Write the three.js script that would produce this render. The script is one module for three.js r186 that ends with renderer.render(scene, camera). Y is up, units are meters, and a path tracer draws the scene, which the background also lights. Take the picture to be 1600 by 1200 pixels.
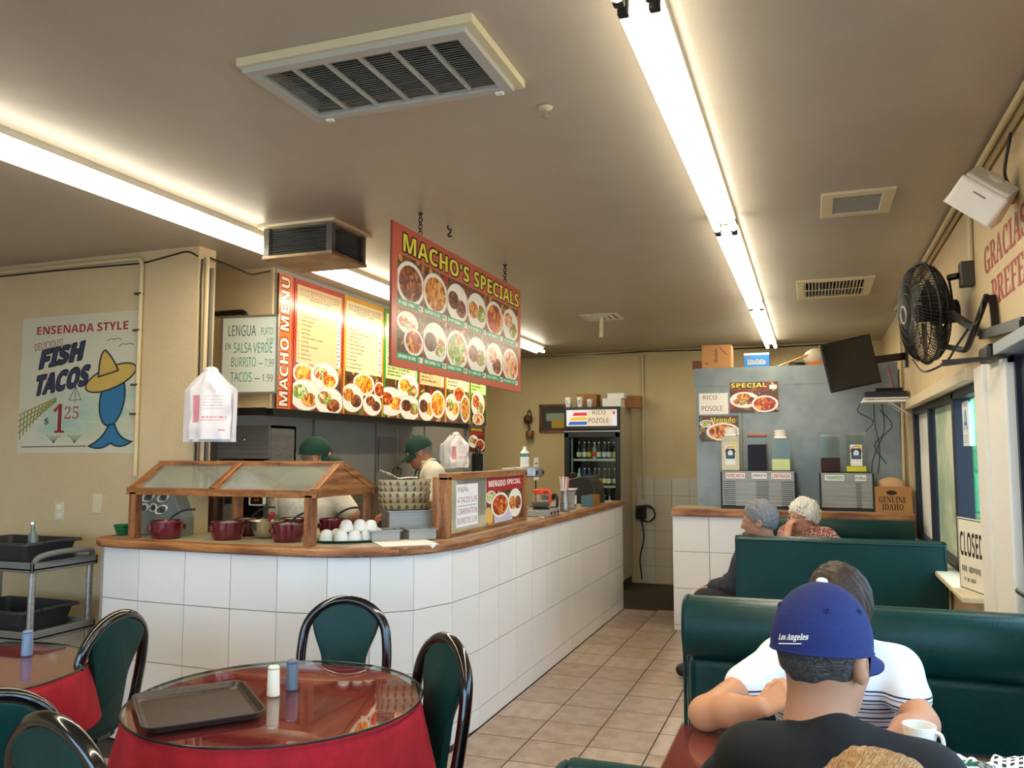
import * as THREE from 'three';
import { RoundedBoxGeometry } from 'three/addons/geometries/RoundedBoxGeometry.js';
import { mergeGeometries, toCreasedNormals } from 'three/addons/utils/BufferGeometryUtils.js';
import { MarchingCubes } from 'three/addons/objects/MarchingCubes.js';
import { RectAreaLightUniformsLib } from 'three/addons/lights/RectAreaLightUniformsLib.js';

// ---------------------------------------------------------------- camera, sky, sun, exposure
const scene = new THREE.Scene();
const renderer = new THREE.WebGLRenderer({ antialias: true });
renderer.toneMapping = THREE.LinearToneMapping;
renderer.toneMappingExposure = 1.15;
renderer.shadowMap.enabled = true;
RectAreaLightUniformsLib.init();
const camera = new THREE.PerspectiveCamera(2 * Math.atan(600 / 1290) * 180 / Math.PI, 4 / 3, 0.05, 100);
camera.position.set(0, 1.56, 0);
camera.rotation.order = 'YXZ';
camera.rotation.set(4.7857 * Math.PI / 180, 19.9545 * Math.PI / 180, 0);
camera.updateMatrixWorld(true);
const SKY = [3.3, 4.5, 6.7];
scene.background = new THREE.Color().setRGB(...SKY);                 // bright hazy daylight sky
const sun = new THREE.DirectionalLight(0xfff2dc, 6);
sun.position.set(-6, 14, 6.5); sun.target.position.set(0, 0, -3); sun.castShadow = true;
Object.assign(sun.shadow.camera, { left: -16, right: 16, top: 16, bottom: -16, near: 1, far: 50 });
sun.shadow.mapSize.set(2048, 2048);
scene.add(sun, sun.target);
const TUBE_GLOW = 7.0, TUBE_LIGHT = 21;                                // fluorescent tubes: what the eye sees, what they give

// ---------------------------------------------------------------- helpers
const V = (x, y, z) => new THREE.Vector3(x, y, z);
const P = (axis, val, px, py) => {                                     // the point where the ray through a photograph pixel meets a plane
  const d = V((px - 800) / 1290, -(py - 600) / 1290, -1).applyEuler(camera.rotation);
  return camera.position.clone().addScaledVector(d, (val - camera.position[axis]) / d[axis]);
};
function RNG(s) { return () => { s = (s + 0x6d2b79f5) | 0; let t = Math.imul(s ^ (s >>> 15), 1 | s); t = (t + Math.imul(t ^ (t >>> 7), 61 | t)) ^ t; return ((t ^ (t >>> 14)) >>> 0) / 4294967296; }; }
const rnd = RNG(7);
const rr = (a, b) => a + (b - a) * rnd();
const taken = new Map();
function numbered(n) { const k = taken.get(n) ?? 0; taken.set(n, k + 1); return k ? n + '_' + String(k).padStart(3, '0') : n; }
function shade(o) { o.castShadow = o.receiveShadow = true; return o; }
function thing(name, label, category, pos = [0, 0, 0], turn = 0, group) {
  const o = new THREE.Group(); o.name = numbered(name); scene.add(o);
  if (pos.isVector3) o.position.copy(pos); else o.position.set(...pos);
  o.rotation.y = turn; o.userData = { label, category }; if (group) o.userData.group = group; return o;
}
function mesh(name, geo, mat, parent, pos, rot) {
  const m = shade(new THREE.Mesh(Array.isArray(geo) ? join(geo) : geo, mat)); m.name = name;
  if (pos) { if (pos.isVector3) m.position.copy(pos); else m.position.set(...pos); }
  if (rot) m.rotation.set(...rot);
  (parent ?? scene).add(m); return m;
}
function solo(name, label, category, geo, mat, pos, rot, group) {      // a thing that is one mesh
  const m = mesh(numbered(name), geo, mat, scene, pos, rot); m.userData = { label, category }; if (group) m.userData.group = group; return m;
}
function struct(name, geo, mat, pos, label) { const m = mesh(name, geo, mat, scene, pos); m.userData = { kind: 'structure', label, category: name.split('_')[0] }; return m; }
function structGroup(name, label) { const g = new THREE.Group(); g.name = name; g.userData = { kind: 'structure', label, category: name.split('_')[0] }; scene.add(g); return g; }
function copy(o, pos, turn, label) {
  const c = o.clone(); c.name = numbered(o.name.replace(/_\d{3}$/, '')); c.userData = { ...o.userData }; if (label) c.userData.label = label;
  if (pos.isVector3) c.position.copy(pos); else c.position.set(...pos); if (turn !== undefined) c.rotation.y = turn; scene.add(c); return c;
}
const clean = (g) => { const n = g.index ? g.toNonIndexed() : g; for (const k of Object.keys(n.attributes)) if (!['position', 'normal', 'uv'].includes(k)) n.deleteAttribute(k); if (!n.attributes.uv) n.setAttribute('uv', new THREE.BufferAttribute(new Float32Array(n.attributes.position.count * 2), 2)); return n; };
const join = (list) => mergeGeometries(list.map(clean));
const at = (g, x = 0, y = 0, z = 0, rx = 0, ry = 0, rz = 0) => { if (rx || ry || rz) g.applyMatrix4(new THREE.Matrix4().makeRotationFromEuler(new THREE.Euler(rx, ry, rz))); return g.translate(x, y, z); };
// uv in metres, by the way each face points; `grain` is the axis along which u runs
function metric(g, grain = 'x') {
  g = clean(g); const p = g.attributes.position, n = g.attributes.normal, uv = g.attributes.uv;
  for (let i = 0; i < p.count; i += 3) {
    let nx = 0, ny = 0, nz = 0; for (let k = 0; k < 3; k++) { nx += Math.abs(n.getX(i + k)); ny += Math.abs(n.getY(i + k)); nz += Math.abs(n.getZ(i + k)); }
    const ax = nx >= ny && nx >= nz ? 'x' : ny >= nz ? 'y' : 'z';
    const rest = ['x', 'y', 'z'].filter((a) => a !== ax), u = rest.includes(grain) ? grain : rest[0], v = rest.find((a) => a !== u);
    const get = (a, j) => (a === 'x' ? p.getX(j) : a === 'y' ? p.getY(j) : p.getZ(j));
    for (let k = 0; k < 3; k++) uv.setXY(i + k, get(u, i + k) + (ax === 'x' ? 0.37 : 0), get(v, i + k) + (ax === 'z' ? 0.21 : 0));
  }
  return g;
}
const Bx = (w, h, d, x = 0, y = 0, z = 0, r = 0) => (r ? new RoundedBoxGeometry(w, h, d, 2, Math.min(r, w / 2.01, h / 2.01, d / 2.01)) : new THREE.BoxGeometry(w, h, d)).translate(x, y, z);
const Cy = (r1, r2, h, x = 0, y = 0, z = 0, n = 24) => new THREE.CylinderGeometry(r1, r2, h, n).translate(x, y, z);
const Sp = (r, x = 0, y = 0, z = 0, sx = 1, sy = 1, sz = 1, n = 20) => new THREE.SphereGeometry(r, n, Math.round(n * 0.7)).scale(sx, sy, sz).translate(x, y, z);
const Lathe = (pts, n = 28) => new THREE.LatheGeometry(pts.map(([r, y]) => new THREE.Vector2(r, y)), n);
const curve = (pts) => new THREE.CatmullRomCurve3(pts.map((p) => (p.isVector3 ? p : V(...p))));
const Tube = (pts, r, seg = 24, n = 8, closed = false) => { const c = curve(pts); c.closed = closed; return new THREE.TubeGeometry(c, seg, r, n, closed); };
function Bar(a, b, w, h = w, r = 0) {                                 // a straight bar of rectangular section from a to b
  a = a.isVector3 ? a : V(...a); b = b.isVector3 ? b : V(...b);
  const g = Bx(w, h, a.distanceTo(b), 0, 0, 0, r), m = new THREE.Matrix4().lookAt(a, b, Math.abs(b.clone().sub(a).normalize().y) > 0.98 ? V(0, 0, 1) : V(0, 1, 0));
  g.applyMatrix4(m); const c = a.clone().add(b).multiplyScalar(0.5); return g.translate(c.x, c.y, c.z);
}
function Rod(a, b, r, r2 = r, n = 12) {
  a = a.isVector3 ? a : V(...a); b = b.isVector3 ? b : V(...b); const d = b.clone().sub(a), g = new THREE.CylinderGeometry(r2, r, d.length(), n);
  g.applyQuaternion(new THREE.Quaternion().setFromUnitVectors(V(0, 1, 0), d.clone().normalize())); const c = a.clone().add(b).multiplyScalar(0.5); return g.translate(c.x, c.y, c.z);
}
function Ext(pts, depth, bevel = 0, holes = []) {                      // extrude an outline in x, y along z
  const s = new THREE.Shape(pts.map(([x, y]) => new THREE.Vector2(x, y))); for (const h of holes) s.holes.push(new THREE.Path(h.map(([x, y]) => new THREE.Vector2(x, y))));
  return new THREE.ExtrudeGeometry(s, { depth: depth - 2 * bevel, bevelEnabled: bevel > 0, bevelSize: bevel, bevelThickness: bevel, bevelSegments: 2, curveSegments: 16 }).translate(0, 0, bevel);
}
function sweep(path, profile) {                                        // path: [x, z] in plan, profile: closed [offset to the right of the path, y]
  const n = path.length, m = profile.length, pos = [], idx = [];
  for (let i = 0; i < n; i++) {
    const a = path[Math.max(0, i - 1)], b = path[Math.min(n - 1, i + 1)], l = Math.hypot(b[0] - a[0], b[1] - a[1]), nx = -(b[1] - a[1]) / l, nz = (b[0] - a[0]) / l;
    for (const [o, y] of profile) pos.push(path[i][0] + nx * o, y, path[i][1] + nz * o);
  }
  for (let i = 0; i < n - 1; i++) for (let j = 0; j < m; j++) { const k = (j + 1) % m, a = i * m + j, b = i * m + k, c = a + m, d = b + m; idx.push(a, c, b, b, c, d); }
  for (let j = 1; j < m - 1; j++) { idx.push(0, j, j + 1); const e = (n - 1) * m; idx.push(e, e + j + 1, e + j); }
  const g = new THREE.BufferGeometry(); g.setAttribute('position', new THREE.Float32BufferAttribute(pos, 3)); g.setIndex(idx);
  const f = g.toNonIndexed(); f.computeVertexNormals(); return f;
}

// ---------------------------------------------------------------- procedural textures
function noiseGrid(n, seed) { const r = RNG(seed), a = new Float32Array(n * n); for (let i = 0; i < n * n; i++) a[i] = r(); return a; }
function tile(n, cx, cy, seed) {                                       // seamless value noise with cx by cy cells
  const m = 64, g = noiseGrid(m, seed), f = (t) => t * t * (3 - 2 * t);
  return (x, y) => { const u = x / n * cx, v = y / n * cy, i = Math.floor(u), j = Math.floor(v), a = f(u - i), b = f(v - j), G = (p, q) => g[(((q % cy) + cy) % cy % m) * m + (((p % cx) + cx) % cx % m)];
    return (G(i, j) * (1 - a) + G(i + 1, j) * a) * (1 - b) + (G(i, j + 1) * (1 - a) + G(i + 1, j + 1) * a) * b; };
}
function dataTex(n, metres, fn, srgb = true) {
  const d = new Uint8Array(n * n * 4);
  for (let y = 0; y < n; y++) for (let x = 0; x < n; x++) { const c = fn(x, y), o = (y * n + x) * 4; for (let k = 0; k < 3; k++) d[o + k] = Math.max(0, Math.min(255, c[k])); d[o + 3] = 255; }
  const t = new THREE.DataTexture(d, n, n); t.wrapS = t.wrapT = THREE.RepeatWrapping; t.magFilter = THREE.LinearFilter; t.minFilter = THREE.LinearMipmapLinearFilter; t.generateMipmaps = true;
  if (srgb) t.colorSpace = THREE.SRGBColorSpace; t.repeat.set(1 / metres, 1 / metres); t.needsUpdate = true; return t;
}
const mixc = (a, b, t) => a.map((v, i) => v + (b[i] - v) * t);
function mottled(n, metres, base, other, amount, scales, seed, speck = 0) {
  const ns = scales.map((s, i) => tile(n, s, s, seed + i)), r = RNG(seed + 99);
  return dataTex(n, metres, (x, y) => { let v = 0, w = 0; ns.forEach((f, i) => { const k = 1 / (i + 1); v += f(x, y) * k; w += k; }); v = (v / w - 0.5) * 2 * amount + 0.5; const c = mixc(base, other, Math.max(0, Math.min(1, v))), s = (r() - 0.5) * speck; return c.map((q) => q + s); });
}
function woodTex(light, dark, seed, rings = 26) {
  const n = 512, a = tile(n, 3, rings, seed), b = tile(n, 8, 60, seed + 1), c = tile(n, 4, 6, seed + 2), f = tile(n, 40, 62, seed + 3);
  return dataTex(n, 0.6, (x, y) => { const w = a(x, y + 14 * c(x, y)) * 0.55 + b(x, y) * 0.3 + c(x, y) * 0.15, pore = f(x, y) > 0.8 ? -16 : 0; return mixc(dark, light, Math.min(1, Math.max(0, (w - 0.25) * 1.9))).map((q) => q + pore); });
}
function bumpTex(n, metres, fn) { return dataTex(n, metres, (x, y) => { const v = fn(x, y) * 255; return [v, v, v]; }, false); }
const M = {};
const std = (o) => new THREE.MeshStandardMaterial({ roughness: 0.6, ...o });
const phy = (o) => new THREE.MeshPhysicalMaterial({ roughness: 0.5, ...o });
const flat = new Map();
function col(hex, rough = 0.6, metal = 0) { const k = hex + '/' + rough + '/' + metal; if (!flat.has(k)) flat.set(k, std({ color: hex, roughness: rough, metalness: metal })); return flat.get(k); }

const nA = tile(512, 6, 6, 21), nB = tile(512, 24, 24, 22), nC = tile(512, 60, 60, 23);
M.ceiling = phy({ color: 0xffffff, map: mottled(512, 3.1, [172, 160, 145], [184, 173, 158], 0.9, [3, 9, 31], 31, 5), roughness: 0.42, clearcoat: 0.25, clearcoatRoughness: 0.32,
  bumpMap: bumpTex(512, 2.3, (x, y) => 0.6 * nA(x, y) + 0.3 * nB(x, y) + 0.1 * nC(x, y)), bumpScale: 0.004 });
M.wall = std({ map: mottled(512, 2.7, [200, 175, 132], [210, 187, 146], 0.9, [3, 11, 37], 41, 5), roughness: 0.62, bumpMap: bumpTex(512, 1.1, (x, y) => 0.5 * nB(x, y) + 0.5 * nC(x, y)), bumpScale: 0.0012 });
M.wallOchre = std({ map: mottled(512, 2.7, [206, 182, 130], [215, 193, 145], 0.9, [3, 11, 37], 43, 5), roughness: 0.6, bumpMap: M.wall.bumpMap, bumpScale: 0.0012 });
M.exterior = std({ color: 0xb9ae98, roughness: 0.9 });
M.grout = std({ map: mottled(256, 0.5, [52, 44, 38], [70, 60, 52], 1, [7, 19], 51, 8), roughness: 0.95 });
M.groutPale = std({ color: 0xa29a8c, roughness: 0.95 });
const floorMaps = [[184, 163, 146], [179, 157, 140], [189, 169, 152], [178, 158, 143]].map((c, i) => mottled(256, 0.62, c, c.map((v, k) => v - 22 - k * 4), 1.1, [4, 13, 41], 61 + i * 5, 12));
M.floorTiles = floorMaps.map((m) => phy({ map: m, roughness: 0.38, clearcoat: 0.15, clearcoatRoughness: 0.35 }));
M.floorDark = std({ map: mottled(256, 1.2, [66, 52, 38], [44, 36, 28], 1.3, [4, 13, 31], 81, 14), roughness: 0.8 });
M.whiteTiles = [0xeceae5, 0xeae8e3, 0xeeece8].map((c) => phy({ color: c, roughness: 0.22, clearcoat: 0.3, clearcoatRoughness: 0.15 }));
M.wallTiles = [0xcfc6ae, 0xc7bda2, 0xd3cbb6].map((c) => phy({ color: c, roughness: 0.35 }));
M.oak = std({ map: woodTex([186, 128, 76], [118, 70, 36], 91), roughness: 0.42 });
M.oakPale = std({ map: woodTex([214, 158, 92], [158, 98, 48], 95), roughness: 0.42 });
M.oakDark = std({ map: woodTex([146, 86, 46], [92, 46, 20], 99), roughness: 0.4 });
M.laminate = std({ map: mottled(256, 0.6, [184, 168, 138], [168, 152, 124], 1, [9, 31], 103, 8), roughness: 0.4 });
const brush = tile(512, 2, 62, 111), brush2 = tile(512, 4, 40, 112);
M.steel = std({ color: 0xd2d0c9, metalness: 0.7, roughness: 0.3, map: dataTex(512, 0.5, (x, y) => { const v = 200 + 22 * (brush(x, y) - 0.5) + 14 * (brush2(x, y) - 0.5); return [v, v, v]; }) });
M.steelDull = std({ color: 0xc4c3be, metalness: 0.2, roughness: 0.42, map: M.steel.map });
M.panel = std({ color: 0xcfcfcb, metalness: 0.1, roughness: 0.4 });
M.galv = std({ metalness: 0.55, roughness: 0.48, map: mottled(512, 1.5, [124, 132, 134], [150, 156, 154], 1.3, [4, 9, 27], 121, 9) });
M.chrome = std({ color: 0xd6d6d4, metalness: 1, roughness: 0.16 });
M.black = std({ color: 0x0c0c0d, roughness: 0.45 });
M.blackGloss = phy({ color: 0x08080a, roughness: 0.18, clearcoat: 0.9, clearcoatRoughness: 0.06 });
M.blackMatte = std({ color: 0x141414, roughness: 0.85 });
M.white = std({ color: 0xefece4, roughness: 0.5 });
M.whiteMetal = std({ color: 0xdedbd2, roughness: 0.42 });
M.cream = std({ color: 0xd8cba8, roughness: 0.5 });
M.conduit = std({ color: 0xcbb98f, roughness: 0.5 });
M.paper = std({ color: 0xf3f0ea, roughness: 0.85, side: THREE.DoubleSide });
M.cardboard = std({ map: mottled(256, 0.4, [178, 128, 78], [160, 112, 66], 1, [5, 40], 131, 10), roughness: 0.88 });
M.glass = phy({ color: 0xf4fbf8, transmission: 1, thickness: 0, roughness: 0.03, ior: 1.5 });
M.tankWall = phy({ color: 0xf6f8f4, transmission: 1, thickness: 0, roughness: 0.06, ior: 1.18 });
M.machine = std({ color: 0xc6c1b4, metalness: 0.45, roughness: 0.42, map: M.steel.map });
M.glassDirty = phy({ color: 0xe6ebe4, transmission: 0.86, thickness: 0, roughness: 0.16, ior: 1.5 });
M.plasticClear = phy({ color: 0xf6f6f2, transmission: 0.92, thickness: 0, roughness: 0.08, ior: 1.45 });
const vinylN = tile(256, 50, 50, 141), vinylM = tile(256, 7, 7, 142);
M.vinyl = phy({ map: mottled(256, 0.5, [8, 50, 47], [10, 57, 53], 1, [5, 23], 145, 3), roughness: 0.36, specularIntensity: 0.55, bumpMap: bumpTex(256, 0.12, (x, y) => vinylN(x, y) * 0.7 + vinylM(x, y) * 0.3), bumpScale: 0.0006 });
M.cloth = std({ map: mottled(256, 0.35, [172, 18, 38], [152, 12, 32], 1, [9, 31, 60], 151, 8), roughness: 0.9 });
M.red = std({ color: 0xb3202c, roughness: 0.35 });
M.crock = phy({ color: 0x5e0f1a, roughness: 0.18, clearcoat: 0.6, clearcoatRoughness: 0.1 });
// ---------------------------------------------------------------- the room
const CEIL = 2.82, XR = 0.76, XC = -1.833, LW = -4.0, XP = -3.48, BW = -10.05, XM = -3.4, XK = -4.3, XL = -6.2, ZB = 3.2;
{ // floor: slab, single tiles where they can be told apart, the rest joined, bare dark floor by the kitchen door
  const g = structGroup('floor', 'beige square tile floor with dark grout running between counter and booths');
  mesh('slab', Bx(XR - XL + 0.4, 0.2, ZB - BW + 0.4, (XR + XL) / 2, -0.112, (ZB + BW) / 2), M.grout, g);
  const px = 0.3265, pz = 0.332, x0 = -1.503, z0 = -7.402, geo = Bx(px - 0.009, 0.012, pz - 0.009), near = [], rest = [];
  for (let i = -15; i < 8; i++) for (let j = -3; j < 33; j++) {
    const a = x0 + i * px, b = Math.min(XR, a + px), z = z0 + j * pz; if (a > XR - 0.02 || a < XL) continue;
    const cx = (a + b) / 2, cz = z + pz / 2;
    if (cz > ZB - 0.1 || cz < -8.34) continue;
    if (cx < XC && cz < -3.5) continue;
    const w = b - a, inView = cz < -1.2 && cx > -3.9 && -cz * 1.25 + 0.3 > -cx;
    (inView ? near : rest).push([cx, cz, w]);
  }
  near.sort((p, q) => q[1] - p[1]);
  for (const [cx, cz, w] of near.slice(-300)) mesh('tile', w > 0.32 ? geo : Bx(w - 0.009, 0.012, pz - 0.009), M.floorTiles[Math.floor(rnd() * 4)], g, [cx, -0.006 + rr(-0.0006, 0.0004), cz]);
  const others = [...rest, ...near.slice(0, -300)];
  const m = mesh('tile_field', others.map(([cx, cz, w]) => Bx(w - 0.007, 0.012, pz - 0.007, cx, -0.006, cz)), M.floorTiles[0], g); m.userData.kind = 'stuff';
  mesh('kitchen_floor', Bx(XR - XK, 0.014, 1.72, (XR + XK) / 2, -0.007, -9.2), M.floorDark, g);
  mesh('kitchen_floor', Bx(XC - XK - 0.02, 0.012, 4.3, (XC + XK) / 2, -0.006, -6.2), M.floorDark, g);
}
const ducts = {                                                        // openings in the ceiling: x0, x1, z0, z1
  ret: [-1.63, -0.95, -2.49, -2.16], cooler: [-2.78, -2.46, -4.07, -3.83],
  ...Object.fromEntries([['fine', 1283, 337, 1400, 290], ['slot', 1247, 465, 1367, 430]].map(([k, ...p]) => { const a = P('y', CEIL, p[0], p[1]), b = P('y', CEIL, p[2], p[3]); return [k, [Math.min(a.x, b.x) + 0.05, Math.max(a.x, b.x) - 0.05, Math.min(a.z, b.z) + 0.05, Math.max(a.z, b.z) - 0.05]]; })),
};
{ const p = P('y', CEIL, 940, 495); ducts.square = [p.x - 0.13, p.x + 0.13, p.z - 0.13, p.z + 0.13]; }
const slab = Ext([[XL - 0.25, -ZB - 0.25], [XR + 0.25, -ZB - 0.25], [XR + 0.25, -BW + 0.25], [XL - 0.25, -BW + 0.25]], 0.2, 0, Object.values(ducts).map(([a, b, c, d]) => [[a, -d], [a, -c], [b, -c], [b, -d]])).rotateX(-Math.PI / 2).translate(0, CEIL, 0);
function ductPart(key, g) {                                            // sheet metal duct rising from an opening, in the space of a thing at g.position
  const [a, b, c, d] = ducts[key], y0 = CEIL, h = 0.5, t = 0.004, o = g.position, bx = (x0, x1, y, y1, z0, z1) => Bx(x1 - x0, y1 - y, z1 - z0, (x0 + x1) / 2 - o.x, (y + y1) / 2 - o.y, (z0 + z1) / 2 - o.z);
  mesh('duct', [bx(a, a + t, y0, y0 + h, c, d), bx(b - t, b, y0, y0 + h, c, d), bx(a, b, y0, y0 + h, c, c + t), bx(a, b, y0, y0 + h, d - t, d), bx(a, b, y0 + h - t, y0 + h, c, d)], M.galv, g);
}
struct('ceiling', metric(slab), M.ceiling, null, 'glossy taupe painted plaster ceiling over the whole dining room');
// walls with thickness
struct('wall_left', metric(Bx(0.2, CEIL, ZB - LW, XL - 0.1, CEIL / 2, (ZB + LW) / 2)), M.wall, null, 'plain tan side wall beside the round tables');
struct('wall_partition', metric(Bx(XP - XL, CEIL, 0.15, (XL + XP) / 2, CEIL / 2, LW - 0.075)), M.wall, null, 'tan partition wall carrying the painted seafood sign');
struct('wall_kitchen', metric(Bx(0.2, CEIL, LW - BW, XK - 0.1, CEIL / 2, (LW - 0.15 + BW) / 2)), M.wall, null, 'kitchen side wall behind the cooking line');
{ const g = structGroup('wall_back', 'ochre back wall with a wainscot of small cream tiles');
  mesh('plaster', metric(Bx(XR - XK + 0.2, CEIL, 0.2, (XR + XK) / 2, CEIL / 2, BW - 0.1)), M.wallOchre, g);
  const t = Bx(0.204, 0.204, 0.012); const s = 0.21;
  mesh('grout_bed', Bx(2.2, 1.25, 0.008, -0.92, 0.625, BW + 0.004), M.groutPale, g);
  for (let i = 0; i < 10; i++) for (let j = 0; j < 6; j++) mesh('wall_tile', t, M.wallTiles[(i * 7 + j * 3) % 3], g, [-1.92 + i * s, 0.105 + j * s, BW + 0.01 + rr(0, 0.001)]);
}
{ // right wall: openings for the window by the booths, the door, and the shop windows that go on beside the camera
  const g = structGroup('wall_right', 'yellowed tan street wall above the windows with red painted lettering');
  const T = 0.2, x = XR + T / 2, w = (z0, z1, y0, y1) => mesh('wall_section', metric(Bx(T, y1 - y0, z1 - z0, x, (y0 + y1) / 2, (z0 + z1) / 2)), M.wall, g);
  w(BW, -7.72, 0, CEIL); w(-7.72, -4.6, 0, 0.83); w(-7.72, -4.6, 1.93, CEIL); w(-4.6, -3.85, 1.93, CEIL);
  w(-3.85, ZB, 2.0, CEIL); w(-2.86, -2.6, 0, 2.0); w(-2.6, 2.9, 0, 0.55); w(2.9, ZB, 0, 2.0);
  mesh('white_jamb', metric(Bx(T + 0.03, 1.97, 0.68, x, 0.985, -4.19, 0.01)), M.white, g).userData.label = 'white painted jamb between window and door';
  mesh('jamb_bead', Bx(0.02, 1.97, 0.03, XR - 0.02, 0.985, -4.22, 0.006), M.white, g);
}
{ const g = structGroup('wall_rear', 'shop front wall with wide street windows'); const T = 0.2, z = ZB + T / 2;
  const w = (x0, x1, y0, y1) => mesh('wall_section', Bx(x1 - x0, y1 - y0, T, (x0 + x1) / 2, (y0 + y1) / 2, z), M.wall, g);
  w(XL - 0.2, -5.4, 0, CEIL); w(-5.4, 0.3, 0, 0.5); w(-5.4, 0.3, 2.35, CEIL); w(0.3, XR + 0.2, 0, CEIL);
}
function windowUnit(name, label, z0, z1, y0, y1, posts, transom) {
  const g = structGroup(name, label), fr = col(0x1b1f29, 0.45, 0.2), x = XR + 0.09;
  const bar = (a, b, c, d, n = 'frame_bar') => mesh(n, Bx(0.095, d - c, b - a, x, (c + d) / 2, (a + b) / 2, 0.004), fr, g);
  bar(z0, z1, y0, y0 + 0.05); bar(z0, z1, y1 - 0.05, y1); const all = [z0, ...posts, z1];
  for (const p of posts) bar(p - 0.04, p + 0.04, y0, y1, 'mullion'); bar(z0, z0 + 0.05, y0, y1); bar(z1 - 0.05, z1, y0, y1);
  if (transom) bar(z0, z1, transom - 0.025, transom + 0.025, 'transom');
  for (let i = 0; i < all.length - 1; i++) mesh('pane', Bx(0.004, y1 - y0 - 0.08, all[i + 1] - all[i] - 0.06, x, (y0 + y1) / 2, (all[i] + all[i + 1]) / 2), M.glass, g);
  return g;
}
const win1 = windowUnit('window_1', 'dark framed street window with three panes beside the booths', -7.72, -4.6, 0.85, 1.93, [-6.75, -5.62]);
mesh('window_sill', Bx(0.13, 0.03, 3.1, XR - 0.03, 0.845, -6.16, 0.008), M.cream, win1);
mesh('head_trim', Bx(0.045, 0.07, 3.1, XR - 0.015, 1.955, -6.16, 0.006), M.cream, win1);
// white film inside the far pane, painted scene on the middle one
{ const white = std({ color: 0xe9ebe8, roughness: 0.8 });
  mesh('white_film', Bx(0.002, 0.98, 0.88, XR + 0.086, 1.39, -7.24), white, win1).userData.label = 'white film stuck on the far pane';
  const film = std({ map: mottled(256, 1.2, [206, 212, 190], [150, 176, 150], 1.5, [3, 7, 19], 171, 10), roughness: 0.7 });
  mesh('painted_film', metric(Bx(0.002, 0.98, 1.02, XR + 0.086, 1.39, -6.185)), film, win1).userData.label = 'pale painted film on the middle pane';
}
windowUnit('window_2', 'wide shop window continuing along the street wall', -2.6, 2.9, 0.55, 2.0, [-1.2, 0.2, 1.6]);
{ const g = structGroup('window_3', 'wide shop front glazing of the entrance wall'), fr = col(0x1b1f29, 0.45, 0.2);
  for (const x of [-5.38, -3.5, -1.6, 0.28]) mesh('mullion', Bx(0.06, 1.85, 0.06, x, 1.425, ZB + 0.1), fr, g);
  for (const y of [0.53, 2.32]) mesh('frame_bar', Bx(5.7, 0.06, 0.06, -2.55, y, ZB + 0.1), fr, g);
  for (const x of [-4.44, -2.55, -0.66]) mesh('pane', Bx(1.84, 1.75, 0.004, x, 1.425, ZB + 0.1), M.glass, g);
}
{ const g = structGroup('door_1', 'dark blue metal framed glass door to the street'), fr = col(0x18202f, 0.4, 0.3), x = XR + 0.06, z0 = -3.84, z1 = -2.87;
  for (const z of [z0 + 0.055, z1 - 0.055]) mesh('stile', Bx(0.05, 1.94, 0.1, x, 0.98, z, 0.006), fr, g);
  mesh('bottom_rail', Bx(0.05, 0.16, 0.77, x, 0.09, -3.355, 0.006), fr, g); mesh('top_rail', Bx(0.05, 0.1, 0.77, x, 1.9, -3.355, 0.006), fr, g);
  mesh('pane', Bx(0.006, 1.68, 0.77, x, 1.01, -3.355), M.glass, g);
  mesh('push_bar', Rod([x - 0.07, 1.02, z0 + 0.05], [x - 0.07, 1.02, z1 - 0.05], 0.016), M.chrome, g);
  for (const z of [z0 + 0.1, z1 - 0.1]) mesh('bar_bracket', Rod([x - 0.07, 1.02, z], [x, 1.02, z], 0.012), M.chrome, g);
  mesh('header', Bx(0.26, 0.05, 1.0, XR + 0.08, 1.985, -3.355, 0.004), col(0x9aa2a8, 0.5, 0.2), g);
  for (const z of [z0 + 0.01, z1 - 0.01]) mesh('frame_post', Bx(0.12, 1.96, 0.03, XR + 0.08, 0.98, z), fr, g);
}
// baseboard of the partition
{ const b = struct('baseboard_partition', Bx(2.3, 0.1, 0.012, -5.05, 0.05, LW + 0.006), M.cream, null, 'low cream baseboard along the partition wall'); }
// roof edge and what stands outside: pavement, a wall of green painted blocks
struct('ground_outside', Bx(40, 0.2, 50, 0, -0.32, -4), std({ map: mottled(256, 2, [150, 148, 142], [134, 132, 128], 1, [5, 23], 161, 12), roughness: 0.9 }), null, 'grey concrete pavement outside the windows');
{ const g = thing('block_wall', 'bright green painted concrete block wall seen through the street window', 'wall', [0, 0, 0]);
  mesh('mortar', Bx(4.6, 3.4, 0.18, 3.35, 1.7 - 0.22, -9.3), col(0x2c8a58, 0.9), g);
  const geo = Bx(0.392, 0.192, 0.02), mats = [0x3cc078, 0x38b670, 0x41c77f].map((c) => col(c, 0.85));
  for (let r = 0; r < 17; r++) for (let c = 0; c < 11; c++) mesh('block', geo, mats[(r * 5 + c * 3) % 3], g, [1.26 + c * 0.4 + (r % 2) * 0.2, -0.12 + r * 0.2, -9.205]);
}
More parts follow.
